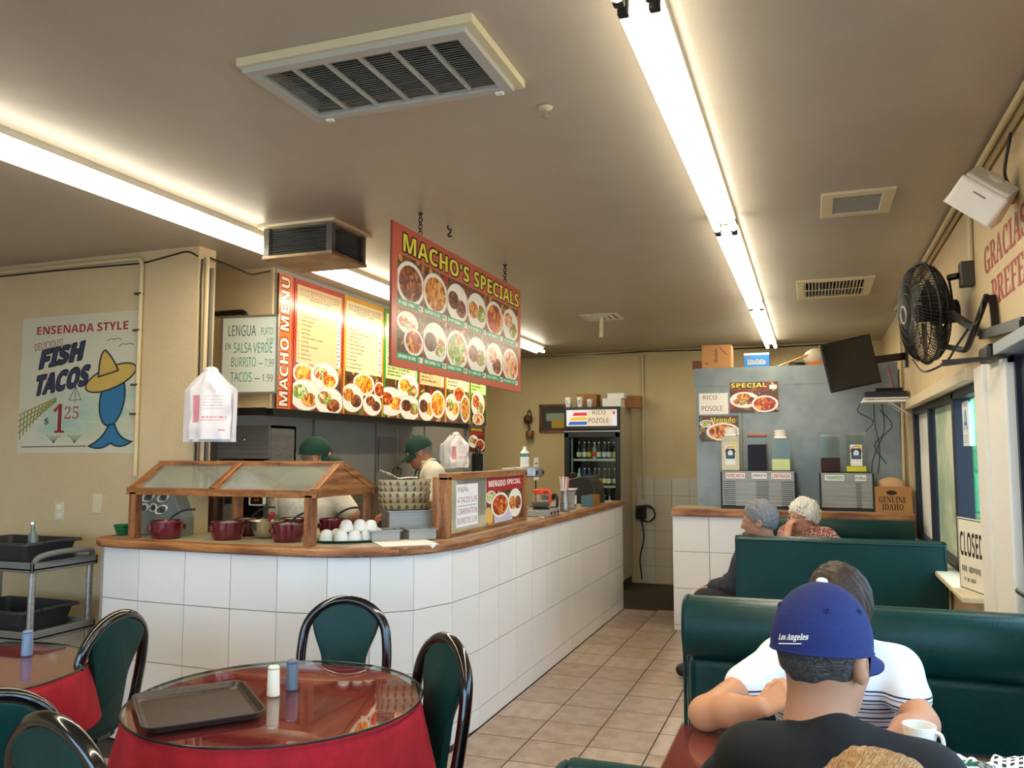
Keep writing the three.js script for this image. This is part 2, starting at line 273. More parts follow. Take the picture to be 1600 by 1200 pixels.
// lettering on the right wall
function canvasTex(w, h, draw) {
  const c = document.createElement('canvas'); c.width = w; c.height = h; const x = c.getContext('2d'); draw(x, w, h);
  const t = new THREE.CanvasTexture(c); t.colorSpace = THREE.SRGBColorSpace; t.magFilter = THREE.LinearFilter; t.anisotropy = 8; return t;
}
function print(draw, w, h, rough = 0.5, extra = {}) { return std({ map: canvasTex(w, h, draw), roughness: rough, ...extra }); }
function fitText(x, s, cx, cy, w, h, font, fill, stroke, lw) {            // text stretched to a box w by h centred at cx, cy
  x.save(); x.font = font; x.textBaseline = 'alphabetic'; x.textAlign = 'left'; const m = x.measureText(s), a = m.actualBoundingBoxAscent, d = m.actualBoundingBoxDescent, l = m.actualBoundingBoxLeft, r = m.actualBoundingBoxRight;
  x.translate(cx, cy); x.scale(w / (l + r), h / (a + d)); x.translate(-(r - l) / 2, (a - d) / 2);
  if (stroke) { x.lineJoin = 'round'; x.lineWidth = lw; x.strokeStyle = stroke; x.strokeText(s, 0, 0); } x.fillStyle = fill; x.fillText(s, 0, 0); x.restore();
}
{ const words = (x, w, h, ink, bg) => { x.fillStyle = bg; x.fillRect(0, 0, w, h); fitText(x, 'GRACIAS POR SU', w * 0.5, h * 0.26, w * 0.96, h * 0.36, 'bold 90px serif', ink); fitText(x, 'PREFERENCIA', w * 0.53, h * 0.76, w * 0.86, h * 0.36, 'bold 90px serif', ink); };
  const mask = canvasTex(1024, 320, (x, w, h) => words(x, w, h, '#fff', '#000')); mask.colorSpace = THREE.NoColorSpace;
  const g = new THREE.PlaneGeometry(1.55, 0.34), m = mesh('painted_lettering', g, std({ color: 0xa8372c, roughness: 0.6, alphaMap: mask, transparent: true }), scene.getObjectByName('wall_right'), [XR - 0.0015, 2.345, -3.47], [0, -Math.PI / 2, 0]);
  m.userData.label = 'red hand painted words GRACIAS POR SU PREFERENCIA';
}
// ---------------------------------------------------------------- service counter
const outline = [[-3.88, LW], [-3.88, -3.735], [-3.78, -3.66], [-3.498, -3.628], [-3.177, -3.62], [-2.876, -3.615], [-2.593, -3.622], [-2.319, -3.656], [-2.121, -3.742], [-1.956, -3.9], [-1.86, -4.17]];
for (let z = -4.49; z > -8.2; z -= 0.32) outline.push([XC, z]); outline.push([XC, -8.33]);
function smooth(pts, n) { const c = new THREE.CatmullRomCurve3(pts.map(([x, z]) => V(x, 0, z)), false, 'centripetal'); return c.getSpacedPoints(n).map((p) => [p.x, p.z]); }
const round = smooth([[-3.88, LW + 0.005], [-3.88, -3.77], [-3.86, -3.715], [-3.8, -3.665], [-3.69, -3.64], ...outline.slice(3, 11), [XC, -4.49], [XC, -5.4], [XC, -6.4], [XC, -7.4], [XC, -8.33]], 150);
const inset = (path, d) => path.map((p, i) => { const a = path[Math.max(0, i - 1)], b = path[Math.min(path.length - 1, i + 1)], l = Math.hypot(b[0] - a[0], b[1] - a[1]); return [p[0] + (b[1] - a[1]) / l * d, p[1] - (b[0] - a[0]) / l * d]; });
const planExt = (pts, y0, y1) => Ext(pts.map(([x, z]) => [x, -z]), y1 - y0).rotateX(-Math.PI / 2).translate(0, y0, 0);
{ const g = thing('service_counter', 'long white tiled order counter with a rounded corner along the kitchen', 'counter');
  const inner = [[-2.45, -8.33], [-2.45, -4.5], [XP + 0.01, -4.5], [XP + 0.01, LW + 0.005]];
  mesh('core', planExt([...inset(round, 0.03), ...inner], 0, 1.03), M.groutPale, g);
  const rows = [[0.004, 0.108], [0.112, 0.433], [0.437, 0.751], [0.755, 1.033]];
  for (let i = 0; i < outline.length - 1; i++) { const [ax, az] = outline[i], [bx, bz] = outline[i + 1], l = Math.hypot(bx - ax, bz - az);
    rows.forEach(([a, b], k) => { const m = mesh('tile', Bx(l - 0.004, b - a, 0.014), M.whiteTiles[(i * 2 + k * 5) % 3], g, [(ax + bx) / 2, (a + b) / 2, (az + bz) / 2], [0, -Math.atan2(bz - az, bx - ax), 0]); m.translateZ(-0.007 + rr(0, 0.0012)); }); }
  const end = mesh('end_panel', Bx(0.6, 1.03, 0.012, -2.15, 0.515, -8.335), M.steelDull, g);
}
{ const g = thing('worktop', 'wood edged laminate worktop lying on the white tiled order counter', 'worktop');
  const prof = [[-0.055, 1.035], [0.016, 1.035], [0.026, 1.045], [0.026, 1.07], [0.018, 1.08], [-0.055, 1.08]];
  const uvPath = (geo) => metric(geo, 'x');
  const half = round.findIndex(([x]) => x > -2.46);
  mesh('wood_edge', uvPath(sweep(round.slice(0, half + 1), prof)), M.oak, g); mesh('wood_edge', metric(sweep(round.slice(half), prof), 'z'), M.oak, g);
  const inner = [[-2.45, -8.33], [-2.45, -4.5], [XP + 0.01, -4.5], [XP + 0.01, LW + 0.005]];
  mesh('laminate_top', metric(planExt([...inset(round, 0.054), ...inner], 1.031, 1.0785)), M.laminate, g);
}
// ---------------------------------------------------------------- drinks counter at the back with the steel cold room behind it
{ const g = thing('drinks_counter', 'short white tiled counter under the two drink machines', 'counter'); const x0 = -1.197, z = -7.49;
  mesh('core', Bx(XR - x0 - 0.02, 1.0, 0.4, (XR + x0) / 2, 0.5, z - 0.22), M.groutPale, g);
  const rows = [[0.004, 0.05], [0.054, 0.37], [0.374, 0.69], [0.694, 1.0]];
  for (let i = 0; i < 7; i++) for (const [a, b] of rows) { const w = Math.min(0.32, XR - x0 - i * 0.32); if (w > 0.03) mesh('tile', Bx(w - 0.005, b - a, 0.014), M.whiteTiles[(i * 2 + Math.round(a * 9)) % 3], g, [x0 + i * 0.32 + w / 2, (a + b) / 2, z - 0.007 + rr(0, 0.001)]); }
  for (const [a, b] of rows) mesh('tile', Bx(0.014, b - a, 0.4), M.whiteTiles[0], g, [x0 + 0.006, (a + b) / 2, z - 0.222]);
  const t = thing('worktop', 'pale worktop with a brown wood edge on the drinks counter', 'worktop');
  mesh('laminate_top', metric(Bx(XR - x0, 0.055, 0.4, (XR + x0) / 2, 1.042, z - 0.24)), M.laminate, t);
  mesh('wood_edge', metric(Bx(XR - x0 + 0.01, 0.068, 0.06, (XR + x0) / 2, 1.037, z + 0.002, 0.006)), M.oak, t);
}
{ const g = thing('cold_room', 'grey sheet metal cold room behind the drinks counter', 'cold room'); const x0 = -1.03, z = -7.95, h = 2.36, XR = 0.725;
  mesh('front_sheet', metric(Bx(0.42, 2.2, 0.02, x0 + 0.21, 1.1, z - 0.01)), M.galv, g); mesh('front_sheet', metric(Bx(XR - x0 - 0.424, 2.2, 0.02, (XR + x0 + 0.424) / 2, 1.1, z - 0.01)), M.galv, g);
  mesh('top_band', metric(Bx(XR - x0 + 0.01, 0.17, 0.026, (XR + x0) / 2 - 0.008, h - 0.085, z - 0.009)), M.galv, g);
  mesh('body', Bx(XR - x0, h - 0.02, 1.2, (XR + x0) / 2, h / 2 - 0.01, z - 0.625), M.galv, g);
}
// ---------------------------------------------------------------- kitchen: hood, steel panels, range, cabinet
{ const g = thing('kitchen_hood', 'boxed in kitchen hood carrying the menu boards above the cooking line', 'hood');
  mesh('end_panel', metric(Bx(0.88, CEIL - 1.86, 0.02, (XK + XM) / 2, (CEIL + 1.86) / 2, -4.65)), M.wall, g);
  mesh('front_panel', Bx(0.02, CEIL - 1.86, 3.82, XM - 0.012, (CEIL + 1.86) / 2, -6.575), M.steelDull, g);
  mesh('far_panel', metric(Bx(0.88, CEIL - 1.86, 0.02, (XK + XM) / 2, (CEIL + 1.86) / 2, -8.48)), M.wall, g);
  mesh('underside', Bx(0.86, 0.03, 3.8, (XK + XM) / 2, 1.9, -6.565), M.steelDull, g);
  mesh('lip', Bx(0.04, 0.05, 3.82, XM - 0.024, 1.842, -6.58), M.black, g); mesh('lip', Bx(0.86, 0.05, 0.04, (XK + XM) / 2 - 0.02, 1.842, -4.66), M.black, g);
  mesh('corner_post', metric(Bx(0.06, 1.86, 0.44, XM - 0.03, 0.93, -8.27)), M.steelDull, g);
  for (let i = 0; i < 4; i++) mesh('filter', Bx(0.5, 0.02, 0.85, -3.95, 1.873, -5.15 - i * 0.92), M.steelDull, g);
}
{ const w = scene.getObjectByName('wall_kitchen');
  for (let i = 0; i < 5; i++) mesh('steel_panel', metric(Bx(0.012, 1.95, 1.13, XK + 0.008, 0.98, -4.75 - i * 1.15), 'y'), M.panel, w);
  for (let i = 0; i < 5; i++) mesh('seam_strip', Bx(0.008, 1.95, 0.03, XK + 0.017, 0.98, -4.18 - i * 1.15), M.steel, w);
}
{ const g = thing('cooking_range', 'long steel cooking range with a black top along the kitchen wall', 'range');
  mesh('body', metric(Bx(0.7, 0.86, 2.9, -3.9, 0.43, -6.8)), M.steelDull, g); mesh('hot_plate', Bx(0.66, 0.04, 2.86, -3.9, 0.88, -6.8, 0.008), M.black, g);
  mesh('back_riser', Bx(0.05, 0.3, 2.86, -4.22, 1.05, -6.8), M.steelDull, g); for (let i = 0; i < 6; i++) mesh('knob', Cy(0.02, 0.022, 0.03, 0, 0, 0, 14), M.black, g, [-3.535, 0.74, -5.6 - i * 0.44], [0, 0, -Math.PI / 2]);
}
{ const a = P('z', -5.0, 341, 645), b = P('z', -5.0, 424, 645), g = thing('steel_cabinet', 'tall steel cabinet with a black open front behind the takeout bags', 'cabinet'); const w = b.x - a.x, cx = (a.x + b.x) / 2;
  mesh('body', [Bx(0.02, 1.76, 0.3, a.x + 0.01, 0.88, -5.16), Bx(0.02, 1.76, 0.3, b.x - 0.01, 0.88, -5.16), Bx(w, 0.02, 0.3, cx, 1.75, -5.16), Bx(w, 0.02, 0.3, cx, 0.1, -5.16)], M.steelDull, g);
  mesh('back', Bx(w, 1.7, 0.02, cx, 0.9, -5.3), M.blackMatte, g); mesh('upper_front', metric(Bx(w - 0.02, 0.24, 0.02, cx, 1.64, -5.0)), M.steelDull, g);
  for (const x of [a.x + 0.02, b.x - 0.02]) mesh('post', Bx(0.035, 1.5, 0.03, x, 0.76, -5.0), M.steel, g);
  for (const y of [0.5, 0.95, 1.38]) mesh('shelf', Bx(w - 0.05, 0.014, 0.26, cx, y, -5.15), M.steelDull, g); mesh('lamp_knob', Sp(0.018, cx + 0.02, 1.66, -4.98), M.chrome, g);
}
// ---------------------------------------------------------------- printed pictures of food
const PAL = { stew: ['#b5401c', '#d8642c', '#e8a23c', '#8e2a12'], rice: ['#d98f3a', '#c46a24', '#e9b45c', '#a24a1a'], beans: ['#5a2c1c', '#7a3c24', '#40201a', '#9a5a38'], salad: ['#7aa03a', '#b8cc6a', '#e8e2c4', '#d0402c'], cheese: ['#f0b432', '#e88c22', '#f6cf62', '#c85a1c'], meat: ['#7c3a20', '#a2542c', '#5e2814', '#c07a40'], shrimp: ['#e8a070', '#f2c49a', '#c8502c', '#f0dcb8'] };
function blobs(x, cx, cy, rx, ry, pal, n, r, s) { const q = RNG(s); x.save(); x.beginPath(); x.ellipse(cx, cy, rx, ry, 0, 0, 7); x.clip(); x.fillStyle = pal[0]; x.fillRect(cx - rx, cy - ry, 2 * rx, 2 * ry);
  for (let i = 0; i < n; i++) { x.fillStyle = pal[Math.floor(q() * pal.length)]; x.beginPath(); x.ellipse(cx + (q() * 2 - 1) * rx, cy + (q() * 2 - 1) * ry, r * (0.4 + q()) , r * (0.25 + q() * 0.6), q() * 3, 0, 7); x.fill(); } x.restore(); }
function dish(x, cx, cy, rx, ry, kinds, s) {
  x.fillStyle = '#f4efe6'; x.beginPath(); x.ellipse(cx, cy, rx, ry, 0, 0, 7); x.fill(); x.strokeStyle = '#cfc6b6'; x.lineWidth = Math.max(1, rx * 0.03); x.stroke();
  const q = RNG(s); if (kinds.length === 1) blobs(x, cx, cy, rx * 0.84, ry * 0.82, PAL[kinds[0]], 90, rx * 0.17, s);
  else kinds.forEach((k, i) => { const a = i / kinds.length * 6.28 + q(); blobs(x, cx + Math.cos(a) * rx * 0.38, cy + Math.sin(a) * ry * 0.38, rx * 0.48, ry * 0.46, PAL[k], 60, rx * 0.12, s + i); });
}
function table_(x, X, Y, w, h, s) { const q = RNG(s); x.fillStyle = '#5a3a22'; x.fillRect(X, Y, w, h); for (let i = 0; i < 60; i++) { x.fillStyle = ['#7c2a1c', '#8a6a34', '#3c2616', '#4e6a2c', '#a43020', '#c89a4a'][Math.floor(q() * 6)]; x.beginPath(); x.ellipse(X + q() * w, Y + q() * h, w * 0.07 * (0.3 + q()), h * 0.06 * (0.3 + q()), q() * 3, 0, 7); x.save(); x.beginPath(); x.rect(X, Y, w, h); x.clip(); x.beginPath(); x.ellipse(X + q() * w, Y + q() * h, w * 0.07 * (0.3 + q()), h * 0.07 * (0.3 + q()), q() * 3, 0, 7); x.fill(); x.restore(); } }
function ticks(x, X, Y, w, h, ink, s) { const q = RNG(s); x.fillStyle = ink; let p = X; while (p < X + w - h * 0.6) { const l = h * (0.25 + q() * 0.35); x.fillRect(p, Y + h * 0.1 * q(), l * 0.55, h * (0.75 + 0.25 * q())); p += l * 0.9 + (q() > 0.8 ? h * 0.5 : 0); } }
const kindsOf = [['meat'], ['rice'], ['meat', 'beans'], ['salad', 'rice'], ['stew'], ['salad', 'shrimp'], ['shrimp', 'stew'], ['salad', 'beans'], ['salad'], ['salad', 'meat'], ['meat', 'shrimp'], ['shrimp']];
// hanging sign over the counter
{ const z0 = -3.51, z1 = -5.39, y0 = 1.98, y1 = 2.695, zc = (z0 + z1) / 2, yc = (y0 + y1) / 2, L = z0 - z1, H = y1 - y0;
  const g = thing('hanging_menu_sign', 'orange bordered specials sign with dish photos hanging on chains above the counter', 'sign', [-1.9, y0, zc]);
  mesh('panel', Bx(0.012, H, L, 0, H / 2, 0), col(0x8a3a28, 0.5), g);
  const pr = print((x, w, h) => {
    x.fillStyle = '#c9604a'; x.fillRect(0, 0, w, h);
    fitText(x, "MACHO'S", w * 0.285, h * 0.115, w * 0.45, h * 0.13, 'bold 120px sans-serif', '#f2e24c', '#141008', 16); fitText(x, 'SPECIALS', w * 0.765, h * 0.115, w * 0.43, h * 0.13, 'bold 120px sans-serif', '#f2e24c', '#141008', 16);
    for (let r = 0; r < 2; r++) for (let c = 0; c < 6; c++) {
      const X = w * 0.03 + c * w * 0.157, Y = h * 0.21 + r * h * 0.375, W = w * 0.153, Hh = h * 0.36; table_(x, X, Y, W, Hh, r * 6 + c + 5);
      x.save(); x.beginPath(); x.rect(X, Y, W, Hh * 0.86); x.clip();
      if (r === 1 && c === 0) { dish(x, X + W * 0.4, Y + Hh * 0.25, W * 0.4, Hh * 0.22, ['shrimp', 'salad'], 3); dish(x, X + W * 0.64, Y + Hh * 0.6, W * 0.38, Hh * 0.27, ['stew'], 4); } else dish(x, X + W * 0.5, Y + Hh * 0.5, W * 0.54, Hh * 0.43, kindsOf[r * 6 + c], 20 + r * 6 + c);
      x.restore(); x.fillStyle = '#1f9a68'; x.fillRect(X, Y + Hh * 0.86, W, Hh * 0.14); ticks(x, X + W * 0.05, Y + Hh * 0.89, W * 0.7, Hh * 0.08, '#f2f4ee', r * 6 + c + 40); x.fillStyle = '#f4f2ea'; x.fillRect(X + W * 0.82, Y + Hh * 0.875, W * 0.17, Hh * 0.11); ticks(x, X + W * 0.84, Y + Hh * 0.89, W * 0.14, Hh * 0.08, '#222', r * 6 + c + 70);
    }
  }, 2048, 780, 0.22);
  mesh('printed_face', new THREE.PlaneGeometry(L, H), pr, g, [0.0068, H / 2, 0], [0, Math.PI / 2, 0]);
  for (const [a, p] of [[657, 330], [789, 412]]) { const q = P('x', -1.9, a, p).z, cp = Math.max(z1 + 0.1, Math.min(z0 - 0.1, q)); const ch = [];
    for (let i = 0; i < 7; i++) ch.push(at(new THREE.TorusGeometry(0.011, 0.0028, 6, 12), 0, H + 0.012 + i * 0.018, cp - zc, 0, i % 2 ? Math.PI / 2 : 0, 0));
    mesh('chain', ch, M.black, g); mesh('ceiling_hook', Tube([[0, CEIL - y0, cp - zc], [0.006, CEIL - y0 - 0.012, cp - zc], [0.012, H + 0.14 - 0.025, cp - zc], [0, H + 0.118, cp - zc], [-0.008, H + 0.126, cp - zc]], 0.0035, 14), M.black, g); }
}
{ const p = P('y', CEIL, 700, 352); solo('ceiling_hook', 'lone black hook in the ceiling beside the hanging specials sign', 'hook', Tube([[0, 0, 0], [0, -0.02, 0], [0.02, -0.03, 0], [0, -0.06, 0], [0.022, -0.065, 0]], 0.005, 16), M.black, p); }
// menu boards along the hood
const items = [['2 Soft Tacos (Beef, Pollo or Chicken)', '2 Tostadas with Guacamole', '2 Cheese Enchiladas', '2 Chicken Enchiladas', '2 Beef Enchiladas', '1 Chile Relleno', 'Carne Asada', 'Steak Picado', '2 Hard Tacos (Beef or Chicken)', 'Carne Roja', 'Fajitas (Beef or Chicken)', 'Chile Verde', 'Tamale & Taco', 'Relleno & Taco'], ['Tamales & Taco', 'Relleno & Enchilada', 'Relleno & Tamale', 'Burrito & Taco', '2 Super Tacos (Pollo or Chicken)', 'Huevos Rancheros', 'Pollo en Mole', 'Mexican Grilled Chicken', '2 Pollo Asado Enchiladas', 'Carnitas Enchiladas', 'Camarones', 'Pollo Adobo', '2 Tacos de Pescado', 'Quesadilla Tostada']];
function board(px0, px1, draw, name, label, W = 512) {
  const z0 = P('x', XM, px0, 640).z, z1 = P('x', XM, px1, 640).z, L = z0 - z1 - 0.008, H = 0.925, g = thing(name, label, 'menu board', [XM, 1.862, (z0 + z1) / 2]);
  mesh('panel', Bx(0.016, H, L, 0.008, H / 2, 0), col(0x5a3a20, 0.5), g); mesh('printed_face', new THREE.PlaneGeometry(L, H), print(draw, W, Math.round(W * H / L > 1024 ? 1024 : W * H / L), 0.2), g, [0.0168, H / 2, 0], [0, Math.PI / 2, 0]);
}
board(428, 453, (x, w, h) => { x.fillStyle = '#e0742c'; x.fillRect(0, 0, w, h); x.fillStyle = '#c8361e'; x.fillRect(w * 0.86, 0, w * 0.14, h); x.save(); x.translate(w * 0.43, h * 0.5); x.rotate(-Math.PI / 2); fitText(x, 'MACHO MENU', 0, 0, h * 0.96, w * 0.56, 'bold 110px sans-serif', '#f6e8d4', '#8e2a14', 16); x.restore(); }, 'menu_title_board', 'narrow orange MACHO MENU title board at the front end of the hood', 220);
function menuDraw(edge, paper, ink, list, s, dishes, title = true) { return (x, w, h) => {
  x.fillStyle = edge; x.fillRect(0, 0, w, h); table_(x, w * 0.04, h * 0.6, w * 0.93, h * 0.4, s); x.fillStyle = paper; x.fillRect(w * 0.05, h * 0.04, w * 0.9, h * 0.6);
  if (title) { fitText(x, 'COMBINATION PLATES', w * 0.5, h * 0.09, w * 0.82, h * 0.045, 'bold 60px sans-serif', '#fff4d8', '#7a4420', 9); fitText(x, 'Served with Rice & Beans', w * 0.5, h * 0.132, w * 0.44, h * 0.018, 'bold 30px sans-serif', ink); }
  const n = list ? list.length : 15, y0 = title ? 0.165 : 0.08;
  for (let i = 0; i < n; i++) { const y = h * (y0 + i * (0.62 - y0) / n), fs = h * 0.021; if (list) { x.font = 'bold ' + Math.round(fs) + 'px sans-serif'; x.fillStyle = ink; x.textAlign = 'left'; x.fillText(String(i + (edge === '#d99a1e' ? 15 : 1)), w * 0.07, y + fs); x.fillText(list[i], w * 0.13, y + fs, w * 0.6); } else ticks(x, w * 0.1, y, w * (0.3 + 0.35 * RNG(s + i)()), fs, ink, s + i);
    x.fillStyle = '#fff8ea'; x.fillRect(w * 0.85, y - 1, w * 0.09, (0.62 - y0) / n * h + 1); ticks(x, w * 0.86, y + 1, w * 0.08, fs * 0.95, '#33281c', s + 50 + i); }
  for (const [dx, dy, rx, ry, k] of dishes) dish(x, w * dx, h * dy, w * rx * 1.2, h * ry * 1.2, k, s + Math.round(dx * 90)); }; }
board(453, 532, menuDraw('#b8301e', '#ecc596', '#33200f', items[0], 301, [[0.2, 0.72, 0.17, 0.07, ['cheese']], [0.62, 0.72, 0.24, 0.095, ['cheese', 'salad']], [0.24, 0.88, 0.25, 0.1, ['rice', 'salad']], [0.72, 0.91, 0.25, 0.095, ['meat', 'salad']]]), 'menu_board', 'red framed combination plates board next to the menu title');
board(532, 596, menuDraw('#d99a1e', '#f0dfb2', '#33240f', items[1], 331, [[0.5, 0.73, 0.22, 0.08, ['cheese']], [0.22, 0.86, 0.22, 0.1, ['beans', 'rice']], [0.72, 0.9, 0.2, 0.08, ['beans', 'meat']], [0.9, 0.76, 0.12, 0.06, ['stew']]]), 'menu_board', 'yellow framed combination plates board between red and green boards');
board(596, 651, menuDraw('#2f9a34', '#d8eea0', '#23340f', null, 361, [[0.2, 0.85, 0.32, 0.11, ['cheese', 'stew']], [0.7, 0.7, 0.26, 0.11, ['salad', 'cheese']], [0.75, 0.89, 0.26, 0.1, ['salad', 'beans']]]), 'menu_board', 'green framed menu board behind the hanging specials sign');
board(651, 693, menuDraw('#c8541e', '#eec690', '#33200f', null, 391, [[0.3, 0.86, 0.26, 0.12, ['cheese', 'beans']], [0.72, 0.82, 0.24, 0.12, ['cheese']]], false), 'menu_board', 'orange framed menu board with nachos past the green one');
board(693, 732, menuDraw('#dcae22', '#f2e8bc', '#33240f', null, 421, [[0.28, 0.83, 0.24, 0.12, ['cheese', 'salad']], [0.55, 0.68, 0.2, 0.08, ['stew']], [0.8, 0.83, 0.17, 0.13, ['rice']]], false), 'menu_board', 'pale yellow framed menu board next to the last green one');
board(732, 758, menuDraw('#22902e', '#c6e68e', '#23340f', null, 451, [[0.48, 0.76, 0.34, 0.13, ['salad', 'stew']], [0.5, 0.93, 0.3, 0.06, ['shrimp']]], false), 'menu_board', 'narrow green framed menu board at the far end of the hood', 300);
function poster(name, label, axis, val, px, py, px2, py2, draw, W, H, rough = 0.35, category = 'poster') {      // a printed sheet on a wall facing +z (axis z) or +x (axis x)
  const a = P(axis, val, px, py), b = P(axis, val, px2, py2), w = axis === 'z' ? b.x - a.x : a.z - b.z, h = a.y - b.y;
  return solo(name, label, category, Bx(axis === 'z' ? w : 0.002, h, axis === 'z' ? 0.002 : w), [0, 1, 2, 3, 4, 5].map((i) => (i === (axis === 'z' ? 4 : 0) ? print(draw, W, H, rough) : M.paper)), [(a.x + b.x) / 2 + (axis === 'x' ? 0.0012 : 0), (a.y + b.y) / 2, (a.z + b.z) / 2 + (axis === 'z' ? 0.0012 : 0)]);
}
poster('food_poster', 'small red poster with two dishes on the post under the last menu board', 'x', XM, 732, 667, 757, 706, (x, w, h) => { x.fillStyle = '#5c2416'; x.fillRect(0, 0, w, h); fitText(x, 'SPECIAL', w * 0.5, h * 0.09, w * 0.7, h * 0.11, 'bold 60px sans-serif', '#e8d23c'); fitText(x, 'MENUDO', w * 0.45, h * 0.26, w * 0.8, h * 0.12, 'bold 60px sans-serif', '#d83024'); dish(x, w * 0.3, h * 0.58, w * 0.3, h * 0.26, ['meat', 'salad'], 8); dish(x, w * 0.7, h * 0.72, w * 0.3, h * 0.25, ['stew'], 9); }, 300, 340);
// ---------------------------------------------------------------- ceiling: lamps, vents, cooler outlet
const tubeMat = std({ color: 0xffffff, emissive: new THREE.Color().setRGB(1, 0.92, 0.72), emissiveIntensity: TUBE_GLOW, roughness: 0.4 });
const lampHouse = std({ color: 0xe4ddc8, roughness: 0.35 });
function lamp(x, z0, z1, label, group) {
  const L = z0 - z1, g = thing('fluorescent_lamp', label, 'ceiling lamp', [x, CEIL, (z0 + z1) / 2], 0, group);
  mesh('housing', Ext([[-0.055, 0], [-0.055, -0.03], [-0.03, -0.048], [0.03, -0.048], [0.055, -0.03], [0.055, 0]], L).translate(0, 0, -L / 2), lampHouse, g);
  for (const s of [-1, 1]) { mesh('tube', Rod([s * 0.042, -0.078, -L / 2 + 0.03], [s * 0.042, -0.078, L / 2 - 0.03], 0.019), tubeMat, g); for (const e of [-1, 1]) mesh('socket', Bx(0.03, 0.07, 0.026, s * 0.042, -0.065, e * (L / 2 - 0.018), 0.005), M.black, g); }
  const r = new THREE.RectAreaLight(new THREE.Color().setRGB(1, 0.9, 0.68), TUBE_LIGHT, 0.11, L - 0.1); r.position.set(0, -0.102, 0); r.rotation.x = -Math.PI / 2; g.add(r);
}
const rowR = ['twin tube ceiling lamp over the booths, the piece above the aisle nearest the return vent', 'twin tube ceiling lamp over the aisle beside the round topped fan', 'twin tube ceiling lamp above the far booths', 'twin tube ceiling lamp ending above the cold room boxes'];
[[0.45, -2.05], [-2.07, -4.43], [-4.45, -6.92], [-6.94, -9.62]].forEach(([a, b], i) => lamp(-0.4, a, b, rowR[i]));
[[0.55, -1.84, 'twin tube ceiling lamp over the round tables'], [-1.86, -4.24, 'twin tube ceiling lamp running past the cooler outlet box'], [-4.3, -6.7, 'twin tube ceiling lamp in front of the first menu boards'], [-6.72, -9.14, 'twin tube ceiling lamp in front of the last menu boards']].forEach(([a, b, l]) => lamp(-2.96, a, b, l));
{ const x0 = -1.69, x1 = -0.89, z0 = -2.1, z1 = -2.55, cx = (x0 + x1) / 2, cz = (z0 + z1) / 2, W = x1 - x0, D = z0 - z1, g = thing('return_vent', 'large white return air vent with six louvred panels in the ceiling', 'ceiling vent', [cx, CEIL, cz]);
  const ring = (w, d, i, h) => Ext([[-w / 2, -d / 2], [w / 2, -d / 2], [w / 2, d / 2], [-w / 2, d / 2]], h, 0.002, [[[-w / 2 + i, -d / 2 + i], [-w / 2 + i, d / 2 - i], [w / 2 - i, d / 2 - i], [w / 2 - i, -d / 2 + i]]]).rotateX(Math.PI / 2);
  mesh('outer_frame', ring(W + 0.012, D + 0.012, 0.04, 0.028), M.cream, g); const f = col(0xb9b6ae, 0.45); mesh('grille_frame', ring(W - 0.03, D - 0.03, 0.035, 0.022).translate(-0.008, -0.024, 0.006), f, g);
  ductPart('ret', g);
  const pw = (W - 0.09) / 6;
  for (let i = 0; i < 6; i++) { const px = -W / 2 + 0.045 + pw * (i + 0.5); if (i) mesh('grille_bar', Bx(0.012, 0.012, D - 0.08, px - pw / 2, -0.034, 0), f, g); const sl = []; for (let k = 0; k < 26; k++) sl.push(at(Bx(pw - 0.012, 0.0015, 0.009), px, -0.03, -D / 2 + 0.052 + k * (D - 0.1) / 25, 0.7)); mesh('louvre_panel', sl, col(0x8e8b84, 0.5), g); }
  for (const s of [-0.33, 0.33]) mesh('latch', Bx(0.03, 0.008, 0.02, s, -0.05, -D / 2 + 0.03, 0.003), M.white, g);
}
function vent(px, label, dark) { const [a, b] = px.map((p) => P('y', CEIL, ...p)), W = Math.abs(b.x - a.x), D = Math.abs(b.z - a.z), g = thing('supply_vent', label, 'ceiling vent', [(a.x + b.x) / 2, CEIL, (a.z + b.z) / 2]);
  const i = 0.05, ring = Ext([[-W / 2, -D / 2], [W / 2, -D / 2], [W / 2, D / 2], [-W / 2, D / 2]], 0.016, 0.004, [[[-W / 2 + i, -D / 2 + i], [-W / 2 + i, D / 2 - i], [W / 2 - i, D / 2 - i], [W / 2 - i, -D / 2 + i]]]).rotateX(Math.PI / 2);
  mesh('frame', ring, M.cream, g); ductPart(dark ? 'slot' : 'fine', g);
  const sl = [], n = dark ? 18 : 22; for (let k = 0; k < n; k++) sl.push(dark ? at(Bx(0.006, 0.012, D - 0.1), -W / 2 + 0.06 + k * (W - 0.12) / (n - 1), -0.008, 0) : at(Bx(W - 0.1, 0.0015, 0.014), 0, -0.009, -D / 2 + 0.055 + k * (D - 0.11) / (n - 1), 0.6));
  mesh('louvres', sl, dark ? M.cream : col(0xc9c4b6, 0.5), g); if (dark) mesh('cross_bar', Bx(W - 0.1, 0.006, 0.006, 0, -0.016, 0), M.cream, g);
}
vent([[1283, 337], [1400, 290]], 'white ceiling supply vent with fine slanted louvres beside the speaker wall', false);
vent([[1247, 465], [1367, 430]], 'cream ceiling supply vent with dark upright slots above the television', true);
